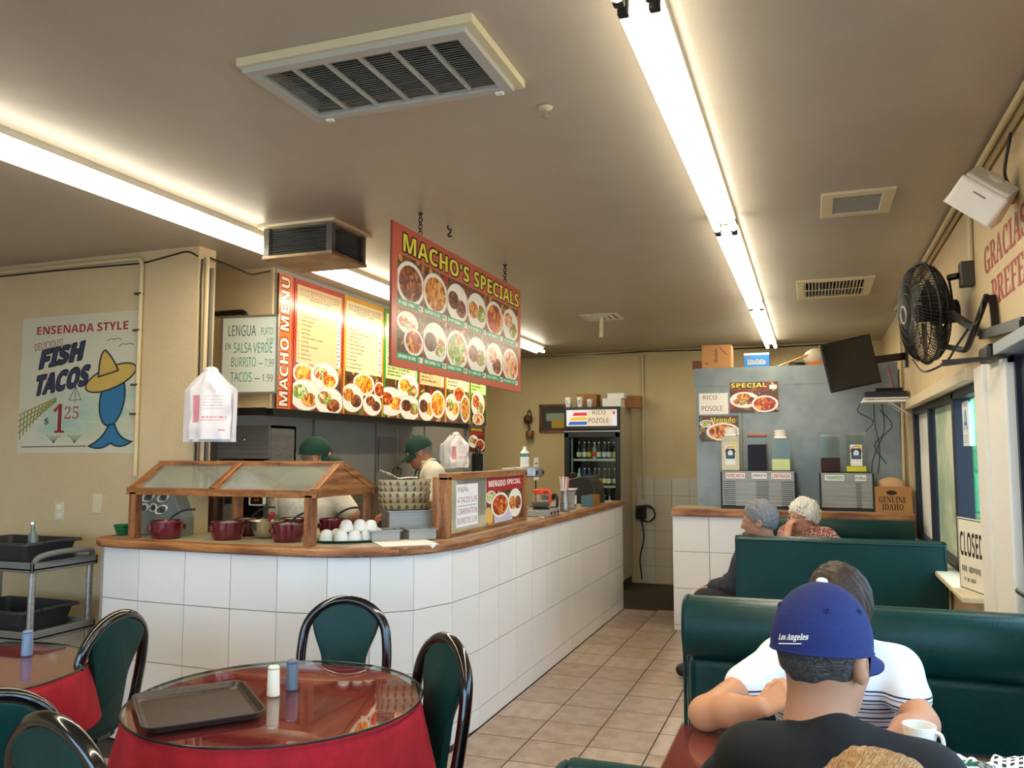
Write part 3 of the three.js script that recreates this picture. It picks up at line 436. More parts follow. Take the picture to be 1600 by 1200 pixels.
{ const g = thing('cooler_outlet', 'brown stained ceiling cooler outlet box with dark openings on its sides', 'ceiling vent', [-2.62, CEIL, -3.95]); const w = 0.44, d = 0.36, h = 0.19, fr = col(0x55524c, 0.5);
  for (const s of [-1, 1]) { mesh('top_flange', Bx(w + 0.05, 0.015, 0.075, 0, -0.008, s * (d / 2 - 0.012)), M.cream, g); mesh('top_flange', Bx(0.075, 0.015, d - 0.1, s * (w / 2 - 0.012), -0.008, 0), M.cream, g); } mesh('bottom_panel', Ext([[-w / 2, -d / 2], [w / 2, -d / 2], [w / 2, d / 2], [-w / 2, d / 2]], 0.02, 0.004).rotateX(Math.PI / 2).translate(0, -h + 0.02, 0), std({ map: mottled(256, 0.4, [168, 142, 104], [140, 110, 76], 1.4, [4, 11], 501, 8), roughness: 0.5 }), g);
  for (const sx of [-1, 1]) for (const sz of [-1, 1]) mesh('corner_post', Bx(0.035, h - 0.03, 0.035, sx * (w / 2 - 0.018), -h / 2, sz * (d / 2 - 0.018)), fr, g);
  ductPart('cooler', g); for (const s of [-1, 1]) mesh('baffle', at(Bx(Math.hypot(w, d) - 0.1, h - 0.03, 0.003), 0, -h / 2 + 0.003, 0, 0, s * Math.atan2(d, w), 0), M.galv, g); for (const s of [-1, 1]) { const a = [], b = []; for (let k = 0; k < 10; k++) { a.push(at(Bx(w - 0.07, 0.002, 0.018), 0, -0.026 - k * 0.0145, s * (d / 2 - 0.014), s * 0.6)); b.push(at(Bx(0.018, 0.002, d - 0.07), s * (w / 2 - 0.014), -0.026 - k * 0.0145, 0, 0, 0, -s * 0.6)); } mesh('louvres', a, fr, g); mesh('louvres', b, fr, g); }
}
{ const a = P('y', CEIL, 940, 495), g = thing('ceiling_diffuser', 'small square ceiling diffuser with a strip of tape hanging from it', 'ceiling vent', [a.x, CEIL, a.z]);
  for (let i = 0; i < 3; i++) { const w = 0.34 - i * 0.1, k = 0.03; mesh('ring', Ext([[-w / 2, -w / 2], [w / 2, -w / 2], [w / 2, w / 2], [-w / 2, w / 2]], 0.008, 0.002, [[[-w / 2 + k, -w / 2 + k], [-w / 2 + k, w / 2 - k], [w / 2 - k, w / 2 - k], [w / 2 - k, -w / 2 + k]]]).rotateX(Math.PI / 2).translate(0, -i * 0.006, 0), M.whiteMetal, g); }
  ductPart('square', g); mesh('tape_strip', at(Bx(0.035, 0.19, 0.002, 0, -0.095, 0), 0.02, -0.01, 0.08, 0.1, 0, -0.06), M.cream, g); }
{ const p = P('y', CEIL, 852, 167), g = thing('sprinkler_head', 'small metal sprinkler head on the ceiling beside the return vent', 'sprinkler', [p.x, CEIL, p.z]); mesh('escutcheon', Lathe([[0, 0], [0.028, 0], [0.026, -0.006], [0.012, -0.012], [0, -0.012]]), M.cream, g); mesh('nozzle', [Cy(0.006, 0.006, 0.03, 0, -0.026, 0), Cy(0.014, 0.014, 0.003, 0, -0.042, 0)], M.chrome, g); }
// ---------------------------------------------------------------- round tables with red cloths and glass tops
const glassTop = phy({ color: 0xeaf2ee, transmission: 1, thickness: 0, roughness: 0.02, ior: 1.6 });
function clothGeo(r, top, drop, n, depth, seed) {                      // a round cloth that hangs in folds
  const q = RNG(seed), ph = q() * 6, pos = [], idx = [], A = 120, R = 26;
  for (let j = 0; j <= R; j++) for (let i = 0; i < A; i++) {
    const a = i / A * Math.PI * 2, t = j / R; let rad, y;
    if (t < 0.35) { rad = r * t / 0.35; y = top; } else { const s = (t - 0.35) / 0.65, k = Math.pow(s, 0.8); const w = Math.sin(a * n + ph) * 0.6 + Math.sin(a * (n * 0.5 + 1) + 2 * ph) * 0.3 + Math.sin(a * (n + 5)) * 0.25; rad = r + 0.012 * Math.min(1, s * 9) + k * (0.045 + depth * w); y = top - 0.012 * Math.min(1, s * 6) - s * drop * (1 + 0.06 * Math.sin(a * 2 + ph)); }
    pos.push(Math.cos(a) * rad, y, Math.sin(a) * rad);
  }
  for (let j = 0; j < R; j++) for (let i = 0; i < A; i++) { const k = (i + 1) % A, a = j * A + i, b = j * A + k, c = a + A, d = b + A; idx.push(a, b, c, b, d, c); }
  const g = new THREE.BufferGeometry(); g.setAttribute('position', new THREE.Float32BufferAttribute(pos, 3)); g.setIndex(idx); g.computeVertexNormals();
  const uv = []; for (let i = 0; i < pos.length; i += 3) uv.push(pos[i] + pos[i + 1] * 0.6, pos[i + 2] + pos[i + 1] * 0.6); g.setAttribute('uv', new THREE.Float32BufferAttribute(uv, 2)); return g;
}
M.cloth.side = THREE.DoubleSide;
function roundTable(x, z, tag, seed) {
  const t = thing('round_table', 'round pedestal table under a red cloth ' + tag, 'table', [x, 0, z]);
  mesh('tabletop', Cy(0.45, 0.45, 0.03, 0, 0.728, 0, 48), M.oakDark, t); mesh('pedestal', Cy(0.04, 0.04, 0.68, 0, 0.375, 0), M.black, t);
  for (let i = 0; i < 4; i++) mesh('foot', Bar([0, 0.035, 0], [Math.cos(i * Math.PI / 2 + 0.6) * 0.32, 0.02, Math.sin(i * Math.PI / 2 + 0.6) * 0.32], 0.05, 0.035), M.black, t);
  solo('tablecloth', 'red tablecloth hanging in folds from the round table ' + tag, 'tablecloth', clothGeo(0.458, 0.746, 0.2, 9, 0.022, seed), M.cloth, [x, 0, z]);
  const g = thing('glass_tabletop', 'round glass sheet with dark edge over the red cloth ' + tag, 'glass top', [x, 0.748, z]);
  mesh('sheet', Cy(0.475, 0.475, 0.007, 0, 0.0045, 0, 96), glassTop, g); mesh('edge', at(new THREE.TorusGeometry(0.475, 0.004, 8, 120), 0, 0.0045, 0, Math.PI / 2), col(0x16201c, 0.2), g);
}
roundTable(-1.69, -2.382, 'that carries the brown tray', 11);
roundTable(-3.04, -2.234, 'beside the bus cart', 23);
{ // cafeteria tray
  const c = [-1.845, -2.177], a = thing('serving_tray', 'dark brown plastic serving tray lying on the glass topped table', 'tray', [c[0], 0.757, c[1]], -0.72);
  const W = 0.405, D = 0.355, N = [], rect = (w, d, r, n = 6) => { const o = []; for (const [sx, sz, s] of [[1, 1, 0], [-1, 1, 1], [-1, -1, 2], [1, -1, 3]]) for (let i = 0; i <= n; i++) { const an = (s + i / n) * Math.PI / 2; o.push([sx * (w / 2 - r) + Math.cos(an) * r, sz * (d / 2 - r) + Math.sin(an) * r]); } return o; };
  const lay = [[W - 0.05, D - 0.05, 0.03, 0.001], [W - 0.03, D - 0.03, 0.035, 0.006], [W - 0.012, D - 0.012, 0.04, 0.021], [W, D, 0.045, 0.022], [W, D, 0.045, 0.019], [W - 0.014, D - 0.014, 0.04, 0.016], [W - 0.036, D - 0.036, 0.034, 0.0]].map(([w, d, r, y]) => rect(w, d, r).map(([x, z]) => [x, y, z]));
  const pos = [], idx = [], m = lay[0].length; lay.forEach((l) => l.forEach((p) => pos.push(...p))); for (let j = 0; j < lay.length - 1; j++) for (let i = 0; i < m; i++) { const k = (i + 1) % m; idx.push(j * m + i, j * m + k, (j + 1) * m + i, j * m + k, (j + 1) * m + k, (j + 1) * m + i); }
  const cI = pos.length / 3; pos.push(0, 0.001, 0, 0, 0, 0); for (let i = 0; i < m; i++) { const k = (i + 1) % m; idx.push(cI, k, i); idx.push(cI + 1, (lay.length - 1) * m + i, (lay.length - 1) * m + k); }
  const g = new THREE.BufferGeometry(); g.setAttribute('position', new THREE.Float32BufferAttribute(pos, 3)); g.setIndex(idx); const f = g.toNonIndexed(); f.computeVertexNormals();
  mesh('body', metric(f), std({ map: mottled(256, 0.3, [66, 52, 42], [52, 41, 34], 1, [20, 60], 601, 12), roughness: 0.38, side: THREE.DoubleSide }), a);
}
function shaker(pos, hex, label) { const g = thing('shaker', label, 'shaker', pos); mesh('body', Lathe([[0, 0], [0.0205, 0], [0.021, 0.004], [0.019, 0.088], [0, 0.088]]), phy({ color: hex, roughness: 0.35 }), g); mesh('cap', Lathe([[0, 0.1], [0.014, 0.099], [0.019, 0.094], [0.019, 0.087], [0, 0.087]]), phy({ color: hex, roughness: 0.3 }), g); mesh('holes', [0, 1, 2, 3].map((i) => Cy(0.0015, 0.0015, 0.001, Math.cos(i * 1.57) * 0.006, 0.1, Math.sin(i * 1.57) * 0.006, 6)), M.black, g); }
shaker([-1.706, 0.757, -2.377], 0xece4cf, 'white plastic salt shaker standing beside the brown tray'); shaker([-1.692, 0.757, -2.461], 0x5d6b80, 'slate blue pepper shaker behind the white salt shaker'); shaker([-2.965, 0.757, -2.505], 0x6f86a6, 'pale blue shaker alone on the table by the bus cart');
// ---------------------------------------------------------------- hoop backed chairs
function makeChair(label) {
  const t = thing('dining_chair', label, 'chair', [0, 0, 0], 0, 'black hoop back chairs at the round tables');   // faces +z
  const W = 0.185, bz = -0.17, hoop = []; const lean = (y) => bz - Math.max(0, y - 0.42) * 0.16;
  for (const y of [0.0, 0.2, 0.42, 0.58, 0.7]) hoop.push([-W + (y < 0.4 ? 0.02 : 0) - (y > 0.5 ? 0.004 : 0), y, lean(y) - (y < 0.42 ? (0.42 - y) * 0.14 : 0)]);
  for (let i = 1; i < 8; i++) { const a = Math.PI - i / 8 * Math.PI; hoop.push([Math.cos(a) * (W + 0.002), 0.735 + Math.sin(a) * 0.172, lean(0.735 + Math.sin(a) * 0.172)]); }
  for (const h of hoop.slice(0, 5).reverse()) hoop.push([-h[0], h[1], h[2]]);
  mesh('back_hoop', Tube(hoop, 0.0215, 90, 14), M.blackGloss, t);
  const L = [], n = 14; for (let i = 0; i <= n; i++) { const y = 0.46 + i / n * 0.36, s = Math.max(0, (y - 0.64) / 0.18), e = s * s * (3 - 2 * s); L.push([0.084 + e * 0.053, y]); }
  for (let i = 1; i <= 10; i++) { const a = 0.593 + i / 10 * (Math.PI / 2 - 0.593); L.push([0.165 * Math.cos(a) + 0.0001, 0.735 + Math.sin(a) * 0.152]); }
  const out = [...L, ...L.slice(0, -1).reverse().map(([x, y]) => [-x, y])];
  const sp = Ext(out, 0.034, 0.012), p = sp.attributes.position; for (let i = 0; i < p.count; i++) p.setZ(i, p.getZ(i) - 0.017 + lean(p.getY(i)) - 0.35 * Math.pow(p.getX(i), 2)); mesh('backrest', metric(toCreasedNormals(sp, 0.7)), M.vinyl, t);
  const so = []; for (let i = 0; i < 36; i++) { const a = i / 36 * Math.PI * 2, e = (v) => Math.sign(v) * Math.pow(Math.abs(v), 0.7); so.push([0.205 * e(Math.cos(a)), 0.2 * e(Math.sin(a))]); }
  mesh('seat', metric(toCreasedNormals(Ext(so, 0.055, 0.02), 0.7).rotateX(Math.PI / 2).translate(0, 0.475, 0.03)), M.vinyl, t); mesh('seat_frame', Ext(so.map(([x, y]) => [x * 0.97, y * 0.97]), 0.025, 0.004).rotateX(Math.PI / 2).translate(0, 0.422, 0.03), M.blackGloss, t);
  for (const s of [-1, 1]) mesh('leg', Tube([[s * 0.16, 0.42, 0.18], [s * 0.165, 0.25, 0.2], [s * 0.175, 0, 0.215]], 0.016, 10), M.blackGloss, t);
  mesh('stretcher', at(new THREE.TorusGeometry(0.16, 0.009, 8, 40), 0, 0.2, 0.02, Math.PI / 2), M.blackGloss, t);
  return t;
}
const faces = (fx, fz) => Math.atan2(fx, fz);
const chair = makeChair('black hoop back chair with green vinyl back standing against the tiled counter front');
chair.position.set(-1.9, 0, -3.04); chair.rotation.y = faces(0.3, 0.95);
copy(chair, [-1.385, 0, -2.53], faces(-0.62, 0.78), 'black hoop back chair beside the right edge of the tray table, turned edge on');
copy(chair, [-2.9, 0, -2.63], faces(-0.99, 0.12), 'black hoop back chair between the bus cart and the two red tables');
copy(chair, [-2.33, 0, -1.79], faces(-0.86, -0.5), 'black hoop back chair drawn up to the cart side table, behind another chair');
copy(chair, [-1.74, 0, -1.82], faces(0.15, -0.99), 'black hoop back chair drawn up to the tray table with scuffed hoop top');
// ---------------------------------------------------------------- green vinyl booths
function booth(x0, x1, z, dir, h, label, plainBack) {                  // z: front of the back at the top, dir: the way a sitter faces along z
  const W = x1 - x0, g = thing('booth_bench', label, 'booth', [(x0 + x1) / 2, 0, z]); g.rotation.y = dir > 0 ? 0 : Math.PI;
  mesh('plinth', Bx(W - 0.04, 0.12, 0.42, 0, 0.06, 0.2), M.black, g);
  mesh('bench_box', metric(Bx(W - 0.01, 0.26, 0.44, 0, 0.245, 0.19, 0.02)), M.vinyl, g);
  mesh("seat", metric(Bx(W, 0.1, 0.5, 0, 0.405, 0.21, 0.04)), M.vinyl, g);
  mesh('back_cushion', metric(Bx(W - 0.03, h - 0.66, 0.09, 0, 0.46 + (h - 0.66) / 2, -0.02, 0.04)), M.vinyl, g);
  const r = 0.085, prof = []; for (let i = 0; i <= 24; i++) { const a = -Math.PI / 2 + i / 24 * Math.PI * 1.12; prof.push([Math.cos(a) * 0.055 + 0.02, h - 0.1 + Math.sin(a) * 0.097]); } prof.push([-0.06, h - 0.01], [-0.06, h - 0.195]);
  mesh('head_roll', metric(toCreasedNormals(Ext(prof, W - 0.02, 0.006), 0.5).rotateY(-Math.PI / 2).translate(W / 2 - 0.01, 0, 0).scale(1, 1, 1)), M.vinyl, g);
  mesh('seam_welt', Rod([-W / 2 + 0.01, h - 0.197, 0.028], [W / 2 - 0.01, h - 0.197, 0.028], 0.006), M.vinyl, g);
  mesh('back_panel', metric(Bx(W, h - 0.005, 0.06, 0, h / 2, -0.09, 0.014)), M.vinyl, g);
  if (plainBack) for (const [a, b] of [[[-W / 2 + 0.012, 0.03, -0.12], [-W / 2 + 0.012, h - 0.015, -0.12]], [[-W / 2 + 0.012, h - 0.015, -0.12], [W / 2 - 0.012, h - 0.015, -0.12]], [[W / 2 - 0.012, h - 0.015, -0.12], [W / 2 - 0.012, 0.03, -0.12]]]) mesh('piping', Rod(a, b, 0.006), M.vinyl, g);
  for (const s of [-1, 1]) mesh('end_piping', Tube([[s * (W / 2 - 0.006), 0.45, 0.03], [s * (W / 2 - 0.006), h - 0.2, 0.03], [s * (W / 2 - 0.006), h - 0.12, 0.06], [s * (W / 2 - 0.006), h - 0.02, 0.04], [s * (W / 2 - 0.006), h, -0.02], [s * (W / 2 - 0.006), h - 0.005, -0.1]], 0.007, 24), M.vinyl, g);
  return g;
}
booth(-0.47, 0.735, -3.17, 1, 1.02, 'green vinyl booth bench with padded head roll, its front behind the woman in white');
booth(-0.49, 0.735, -5.68, -1, 1.02, 'green vinyl booth bench seen from its flat back, an old man sitting on it', true);
booth(-0.49, 0.735, -7.31, 1, 1.02, 'green vinyl booth bench against the drinks counter behind the white haired woman');
booth(-0.46, 0.735, -1.535, -1, 0.983, 'green vinyl booth bench under the man in the blue cap');
function boothTable(x0, x1, z0, z1, label, cl) { const g = thing('booth_table', label, 'table', [(x0 + x1) / 2, 0, (z0 + z1) / 2]), W = x1 - x0, D = z0 - z1;
  mesh('tabletop', metric(Bx(W, 0.03, D, 0, 0.73, 0, 0.008)), M.oakDark, g); mesh('pedestal', Cy(0.04, 0.04, 0.69, 0, 0.37, 0), M.black, g); mesh('foot', [Bx(0.5, 0.03, 0.06, 0, 0.016, 0), Bx(0.06, 0.03, 0.5, 0, 0.016, 0)], M.black, g);
  const t = thing('tablecloth', 'red tablecloth ' + cl, 'tablecloth', [(x0 + x1) / 2, 0, (z0 + z1) / 2]);
  mesh('cover', metric(Bx(W + 0.012, 0.004, D + 0.012, 0, 0.748, 0)), M.cloth, t);
  const drop = (len, fn, seed) => { const n = 40, pos = [], idx = []; for (let i = 0; i <= n; i++) for (let j = 0; j <= 6; j++) { const s = i / n * 2 - 1, k = j / 6, w = Math.sin(i * 0.9 + seed) * 0.014 * k, [x, z] = fn(s * len / 2, 0.004 + k * 0.03 + w); pos.push(x, 0.749 - k * (0.2 + 0.02 * Math.sin(i * 0.5)), z); } for (let i = 0; i < n; i++) for (let j = 0; j < 6; j++) { const a = i * 7 + j; idx.push(a, a + 1, a + 7, a + 1, a + 8, a + 7); } const b = new THREE.BufferGeometry(); b.setAttribute('position', new THREE.Float32BufferAttribute(pos, 3)); b.setIndex(idx); b.computeVertexNormals(); return b; };
  mesh('side_drop', drop(D, (s, o) => [-W / 2 - o, s], 1), M.cloth, t); mesh('side_drop', drop(W, (s, o) => [s, D / 2 + o], 2), M.cloth, t); mesh('side_drop', drop(W, (s, o) => [s, -D / 2 - o], 3), M.cloth, t);
  const gl = thing('glass_tabletop', 'rectangular glass sheet ' + cl, 'glass top', [(x0 + x1) / 2, 0.7505, (z0 + z1) / 2]); mesh('sheet', Bx(W + 0.01, 0.007, D + 0.01, 0, 0.0045, 0), glassTop, gl);
}
boothTable(-0.385, 0.7, -1.96, -2.56, 'booth table with red cloth between the man in the cap and the woman', 'on the booth table with the white mug');
boothTable(-0.3, 0.7, -6.2, -6.85, 'booth table with red cloth where the old couple sits', 'on the far booth table of the old couple');
{ const p = [0.243, 0.758, -2.475], g = thing('coffee_mug', 'white coffee mug standing on the booth table', 'mug', p);
  mesh('body', Lathe([[0, 0], [0.03, 0], [0.033, 0.003], [0.04, 0.06], [0.042, 0.088], [0.0405, 0.09], [0.0385, 0.088], [0.036, 0.06], [0.029, 0.008], [0, 0.006]], 40), phy({ color: 0xeeebe2, roughness: 0.2, clearcoat: 0.4 }), g);
  mesh('handle', Tube([[0.036, 0.075, 0], [0.052, 0.077, 0], [0.06, 0.055, 0], [0.052, 0.03, 0], [0.034, 0.026, 0]], 0.0055, 18), phy({ color: 0xeeebe2, roughness: 0.2, clearcoat: 0.4 }), g).rotation.y = -0.5;
}
const checker = (c1, c2) => canvasTex(256, 256, (x, w) => { x.fillStyle = c1; x.fillRect(0, 0, w, w); x.fillStyle = c2; for (let i = 0; i < 8; i++) for (let j = 0; j < 8; j++) if ((i + j) % 2) { x.beginPath(); const s = 32, a = i * s + 16, b = j * s + 16; x.moveTo(a, b - 16); x.lineTo(a + 16, b); x.lineTo(a, b + 16); x.lineTo(a - 16, b); x.fill(); } });
const checkTex = checker('#e9e8e6', '#1c1c20'); checkTex.wrapS = checkTex.wrapT = THREE.RepeatWrapping; checkTex.repeat.set(1.3, 1.3);
M.checkPaper = std({ map: checkTex, roughness: 0.8, side: THREE.DoubleSide });
function crumpled(w, d, amp, seed, fold) { const g = new THREE.PlaneGeometry(w, d, 22, 22).rotateX(-Math.PI / 2), n = tile(64, 4, 4, seed), p = g.attributes.position; for (let i = 0; i < p.count; i++) { const x = p.getX(i), z = p.getZ(i), k = n((x / w + 0.5) * 64, (z / d + 0.5) * 64); p.setY(i, amp * k + (fold ? fold(x, z) : 0)); } g.computeVertexNormals(); return g; }
{ const g = thing('food_basket', 'green plastic food basket lined with blue checkered paper on the booth table', 'basket', [0.375, 0.758, -2.26]);
  const green = std({ color: 0x0f7a44, roughness: 0.4 }); mesh('rim', at(new THREE.TorusGeometry(0.085, 0.006, 8, 48).scale(1.35, 1, 1), 0, 0.05, 0, Math.PI / 2), green, g);
  mesh('bowl', Lathe([[0.06, 0.003], [0.07, 0.006], [0.084, 0.05]], 40).scale(1.35, 1, 1), std({ color: 0x0f7a44, roughness: 0.4, side: THREE.DoubleSide }), g); mesh('base', Cy(0.06, 0.06, 0.004, 0, 0.003, 0).scale(1.35, 1, 1), green, g);
  mesh('paper_liner', crumpled(0.25, 0.2, 0.025, 5, (x, z) => 0.012 + Math.max(0, -x - 0.04) * 0.9 * Math.max(0.2, 1 - Math.abs(z) * 6) + Math.max(0, x - 0.06) * 0.3 + Math.abs(z) * 0.25), M.checkPaper, g);
  mesh('crumpled_paper', crumpled(0.13, 0.12, 0.04, 9, (x, z) => 0.04 + Math.abs(x) * 0.3), M.checkPaper, g, [0.02, 0.0, 0.01], [0, 0.6, 0]);
}
solo('paper_napkin', 'white paper napkin lying by the coffee mug', 'napkin', crumpled(0.15, 0.14, 0.006, 15), M.paper, [0.27, 0.76, -2.33], [0, 0.3, 0]);
// ---------------------------------------------------------------- bus cart
{ const x1 = -3.97, x0 = -4.75, z0 = -3.36, z1 = -3.8, g = thing('bus_cart', 'grey plastic bus cart with aluminium posts by the tan wall', 'cart'); const gr = std({ color: 0x6f706c, roughness: 0.55 }), cx = (x0 + x1) / 2, cz = (z0 + z1) / 2, W = x1 - x0, D = z0 - z1;
  for (const y of [0.93, 0.56, 0.2]) { mesh('shelf', [Bx(W, 0.02, D, cx, y, cz, 0.006), Bx(W, 0.055, 0.02, cx, y + 0.01, z0 - 0.01, 0.006), Bx(W, 0.055, 0.02, cx, y + 0.01, z1 + 0.01, 0.006), Bx(0.02, 0.055, D, x0 + 0.01, y + 0.01, cz, 0.006), Bx(0.02, 0.055, D, x1 - 0.01, y + 0.01, cz, 0.006)], gr, g); }
  for (const x of [x0 + 0.03, x1 - 0.03]) for (const z of [z0 - 0.03, z1 + 0.03]) { mesh('post', Rod([x, 0.12, z], [x, 0.94, z], 0.018), M.steel, g); const w = mesh('caster', at(Cy(0.05, 0.05, 0.03, 0, 0, 0), 0, 0, 0, 0, 0, Math.PI / 2), M.black, g, [x, 0.05, z]); mesh('caster_fork', Bx(0.045, 0.06, 0.03, x, 0.095, z), M.steelDull, g); }
  for (const x of [x0 + 0.01, x1 - 0.01]) { const s = x > cx ? 1 : -1; mesh('handle', Tube([[x - s * 0.02, 0.93, z0 - 0.03], [x, 0.985, z0 - 0.035], [x + s * 0.02, 1.005, z0 - 0.08], [x + s * 0.02, 1.005, z1 + 0.08], [x, 0.985, z1 + 0.035], [x - s * 0.02, 0.93, z1 + 0.03]], 0.016, 40), gr, g); }
  function tub(y, label) { const t = thing('bus_tub', label, 'tub', [-4.36, y, cz - 0.01]), dk = std({ color: 0x2e2e2e, roughness: 0.6, side: THREE.DoubleSide }), w = 0.56, d = 0.37, h = 0.14;
    const rows = [[w - 0.08, d - 0.07, 0], [w - 0.02, d - 0.02, h - 0.02], [w + 0.02, d + 0.02, h - 0.02], [w + 0.03, d + 0.03, h - 0.03], [w + 0.03, d + 0.03, h - 0.035]], pos = [], idx = []; for (const [a, b, yy] of rows) { const r = 0.03; for (const [sx, sz, q] of [[1, 1, 0], [-1, 1, 1], [-1, -1, 2], [1, -1, 3]]) for (let i = 0; i <= 4; i++) { const an = (q + i / 4) * Math.PI / 2; pos.push(sx * (a / 2 - r) + Math.cos(an) * r, yy, sz * (b / 2 - r) + Math.sin(an) * r); } } for (let j = 0; j < rows.length - 1; j++) for (let i = 0; i < 20; i++) { const k = (i + 1) % 20; idx.push(j * 20 + i, j * 20 + k, (j + 1) * 20 + i, j * 20 + k, (j + 1) * 20 + k, (j + 1) * 20 + i); }
    const b = new THREE.BufferGeometry(); b.setAttribute('position', new THREE.Float32BufferAttribute(pos, 3)); b.setIndex(idx); const f = b.toNonIndexed(); f.computeVertexNormals(); mesh('shell', f, dk, t); mesh('floor', Bx(w - 0.08, 0.006, d - 0.07, 0, 0.004, 0), dk, t); for (const s of [-1, 1]) mesh('grip', Bx(0.03, 0.012, 0.16, s * (w / 2 + 0.02), h - 0.022, 0, 0.004), dk, t); }
  tub(0.943, 'charcoal plastic bus tub on the top shelf of the cart, a bottle in it'); tub(0.573, 'charcoal plastic bus tub on the lower shelf of the cart');
  bottle([-4.28, 0.952, -3.63], 'bottle', 'clear glass bottle leaning in the upper bus tub', 0x9fb0a4, 0.2, null, 0.25);
}
function bottle(pos, name, label, hex, h, tagHex, lean = 0, group, clear = true) {
  const g = thing(name, label, 'bottle', pos, 0, group); g.rotation.z = lean * 0.4; const s = h / 0.2;
  mesh('glass', Lathe([[0, 0], [0.027, 0], [0.029, 0.006], [0.029, 0.11], [0.024, 0.135], [0.013, 0.155], [0.0115, 0.192], [0.0135, 0.195], [0.0135, 0.2], [0, 0.2]].map(([r, y]) => [r * s, y * s]), 18), clear ? phy({ color: hex, transmission: 0.6, roughness: 0.1, thickness: 0 }) : phy({ color: hex, roughness: 0.15, clearcoat: 0.5 }), g);
  if (tagHex) mesh('paper_label', Cy(0.0296 * s, 0.0296 * s, 0.055 * s, 0, 0.06 * s, 0, 18), col(tagHex, 0.6), g); mesh('cap', Cy(0.0145 * s, 0.0145 * s, 0.012 * s, 0, 0.2 * s, 0, 14), M.chrome, g); return g;
}
// ---------------------------------------------------------------- wooden sneeze guard and food on the front counter
{ const x0 = -3.66, x1 = -2.45, zf = -3.73, zb = -4.33, yb = 1.08, ye = 1.345, yr = 1.497, zr = -3.968, xb = -3.43, t = 0.045, g = thing('sneeze_guard', 'gabled oak and glass sneeze guard standing over the food on the counter', 'sneeze guard');
  const W = (geo, gr = 'x') => metric(geo, gr);
  for (const [x, z] of [[x0 + t / 2, zf], [x1 - t / 2, zf], [x1 - t / 2, zb], [xb + t / 2, zb]]) mesh('post', W(Bx(0.05, ye - yb - 0.005, 0.05, x, (ye + yb) / 2, z, 0.003), 'y'), M.oak, g);
  mesh('eave_rail', W(Bx(x1 - x0 + 0.05, 0.04, 0.05, (x0 + x1) / 2, ye, zf, 0.004)), M.oak, g); mesh('eave_rail', W(Bx(x1 - xb + 0.05, 0.04, 0.05, (xb + x1) / 2, ye, zb, 0.004)), M.oak, g);
  mesh('ridge_rail', W(Bx(x1 - x0 + 0.05, 0.035, 0.045, (x0 + x1) / 2, yr, zr, 0.004)), M.oak, g);
  const xm = -3.1; for (const x of [x0, xm, x1]) { mesh('rafter', W(Bar([x, ye + 0.01, zf], [x, yr, zr], 0.045, 0.035), 'z'), M.oak, g); const xr = Math.max(x, xb); mesh('rafter', W(Bar([xr, ye + 0.01, zb], [xr, yr, zr], 0.045, 0.035), 'z'), M.oak, g); }
  const pane = (xa, xb, z) => { const c = V((xa + xb) / 2, (ye + yr) / 2 + 0.005, (z + zr) / 2), l = Math.hypot(yr - ye, z - zr), m = mesh('pane', Bx(xb - xa - 0.03, 0.005, l - 0.03), M.glassDirty, g, c, [Math.atan2(yr - ye, z - zr), 0, 0]); };
  pane(x0, xm, zf); pane(xm, x1, zf); pane(xb, xm, zb); pane(xm, x1, zb);
  for (const x of [x1 + 0.006]) { mesh('gable', W(Ext([[zf + 0.02, ye - 0.018], [zb - 0.02, ye - 0.018], [zb - 0.02, ye], [zr, yr + 0.01], [zf + 0.02, ye]].map(([z, y]) => [-z, y]).reverse(), 0.018).rotateY(Math.PI / 2).translate(x - 0.009, 0, 0), 'z'), M.oak, g); }
}
const M_food = (pal, seed) => std({ map: mottled(128, 0.05, pal[0], pal[1], 1.6, [6, 13], seed, 30), roughness: 0.5 });
function crock(px, py, label, food, spoon, y = 1.0785, r = 0.088) { const p = Array.isArray(px) ? V(px[0], y, px[1]) : P('y', y, px, py); const g = thing('crock', label, 'crock', p, 0, 'red crocks under the sneeze guard'); const h = 0.1;
  mesh('body', Lathe([[0, 0], [r * 0.85, 0], [r * 0.87, 0.008], [r, 0.04], [r, h - 0.006], [r * 1.03, h], [r * 0.95, h], [r * 0.93, 0.05], [0, 0.045]], 40), M.crock, g); mesh('filling', Sp(r * 0.93, 0, h - 0.022, 0, 1, 0.26, 1), food, g);
  for (const s of [-1, 1]) mesh('handle', Bx(0.02, 0.03, 0.03, s * (r + 0.008), h * 0.62, 0, 0.006), M.crock, g); g.rotation.y = 1.1;
  if (spoon) mesh('ladle', Tube([[0, h - 0.02, 0], [0.03, h + 0.03, 0.03], [0.08, h + 0.06, 0.07], [0.12, h + 0.062, 0.1]], 0.006, 14), spoon, g); return g; }
const salsa = M_food([[188, 52, 30], [224, 120, 70]], 611), creamy = M_food([[226, 220, 204], [200, 190, 168]], 613);
crock([-3.46, -3.785], 0, 'dark red crock heaped with tomato salsa, black spoon in it', salsa, M.black);
crock([-3.1, -3.86], 0, 'dark red crock with pale topping in front of another, under the guard middle', creamy, null);
crock([-3.14, -4.09], 0, 'dark red crock standing behind the pale topped one', creamy, M.black);
crock([-2.715, -3.88], 0, 'dark red ridged crock next to the steel bowl', creamy, M.black);
crock([-2.9, -4.2], 0, 'dark red crock behind the steel bowl with red tongs', creamy, null);
crock([-2.66, -4.24], 0, 'dark red crock behind the white cups near the cook in white', creamy, M.black, 1.0785, 0.075);
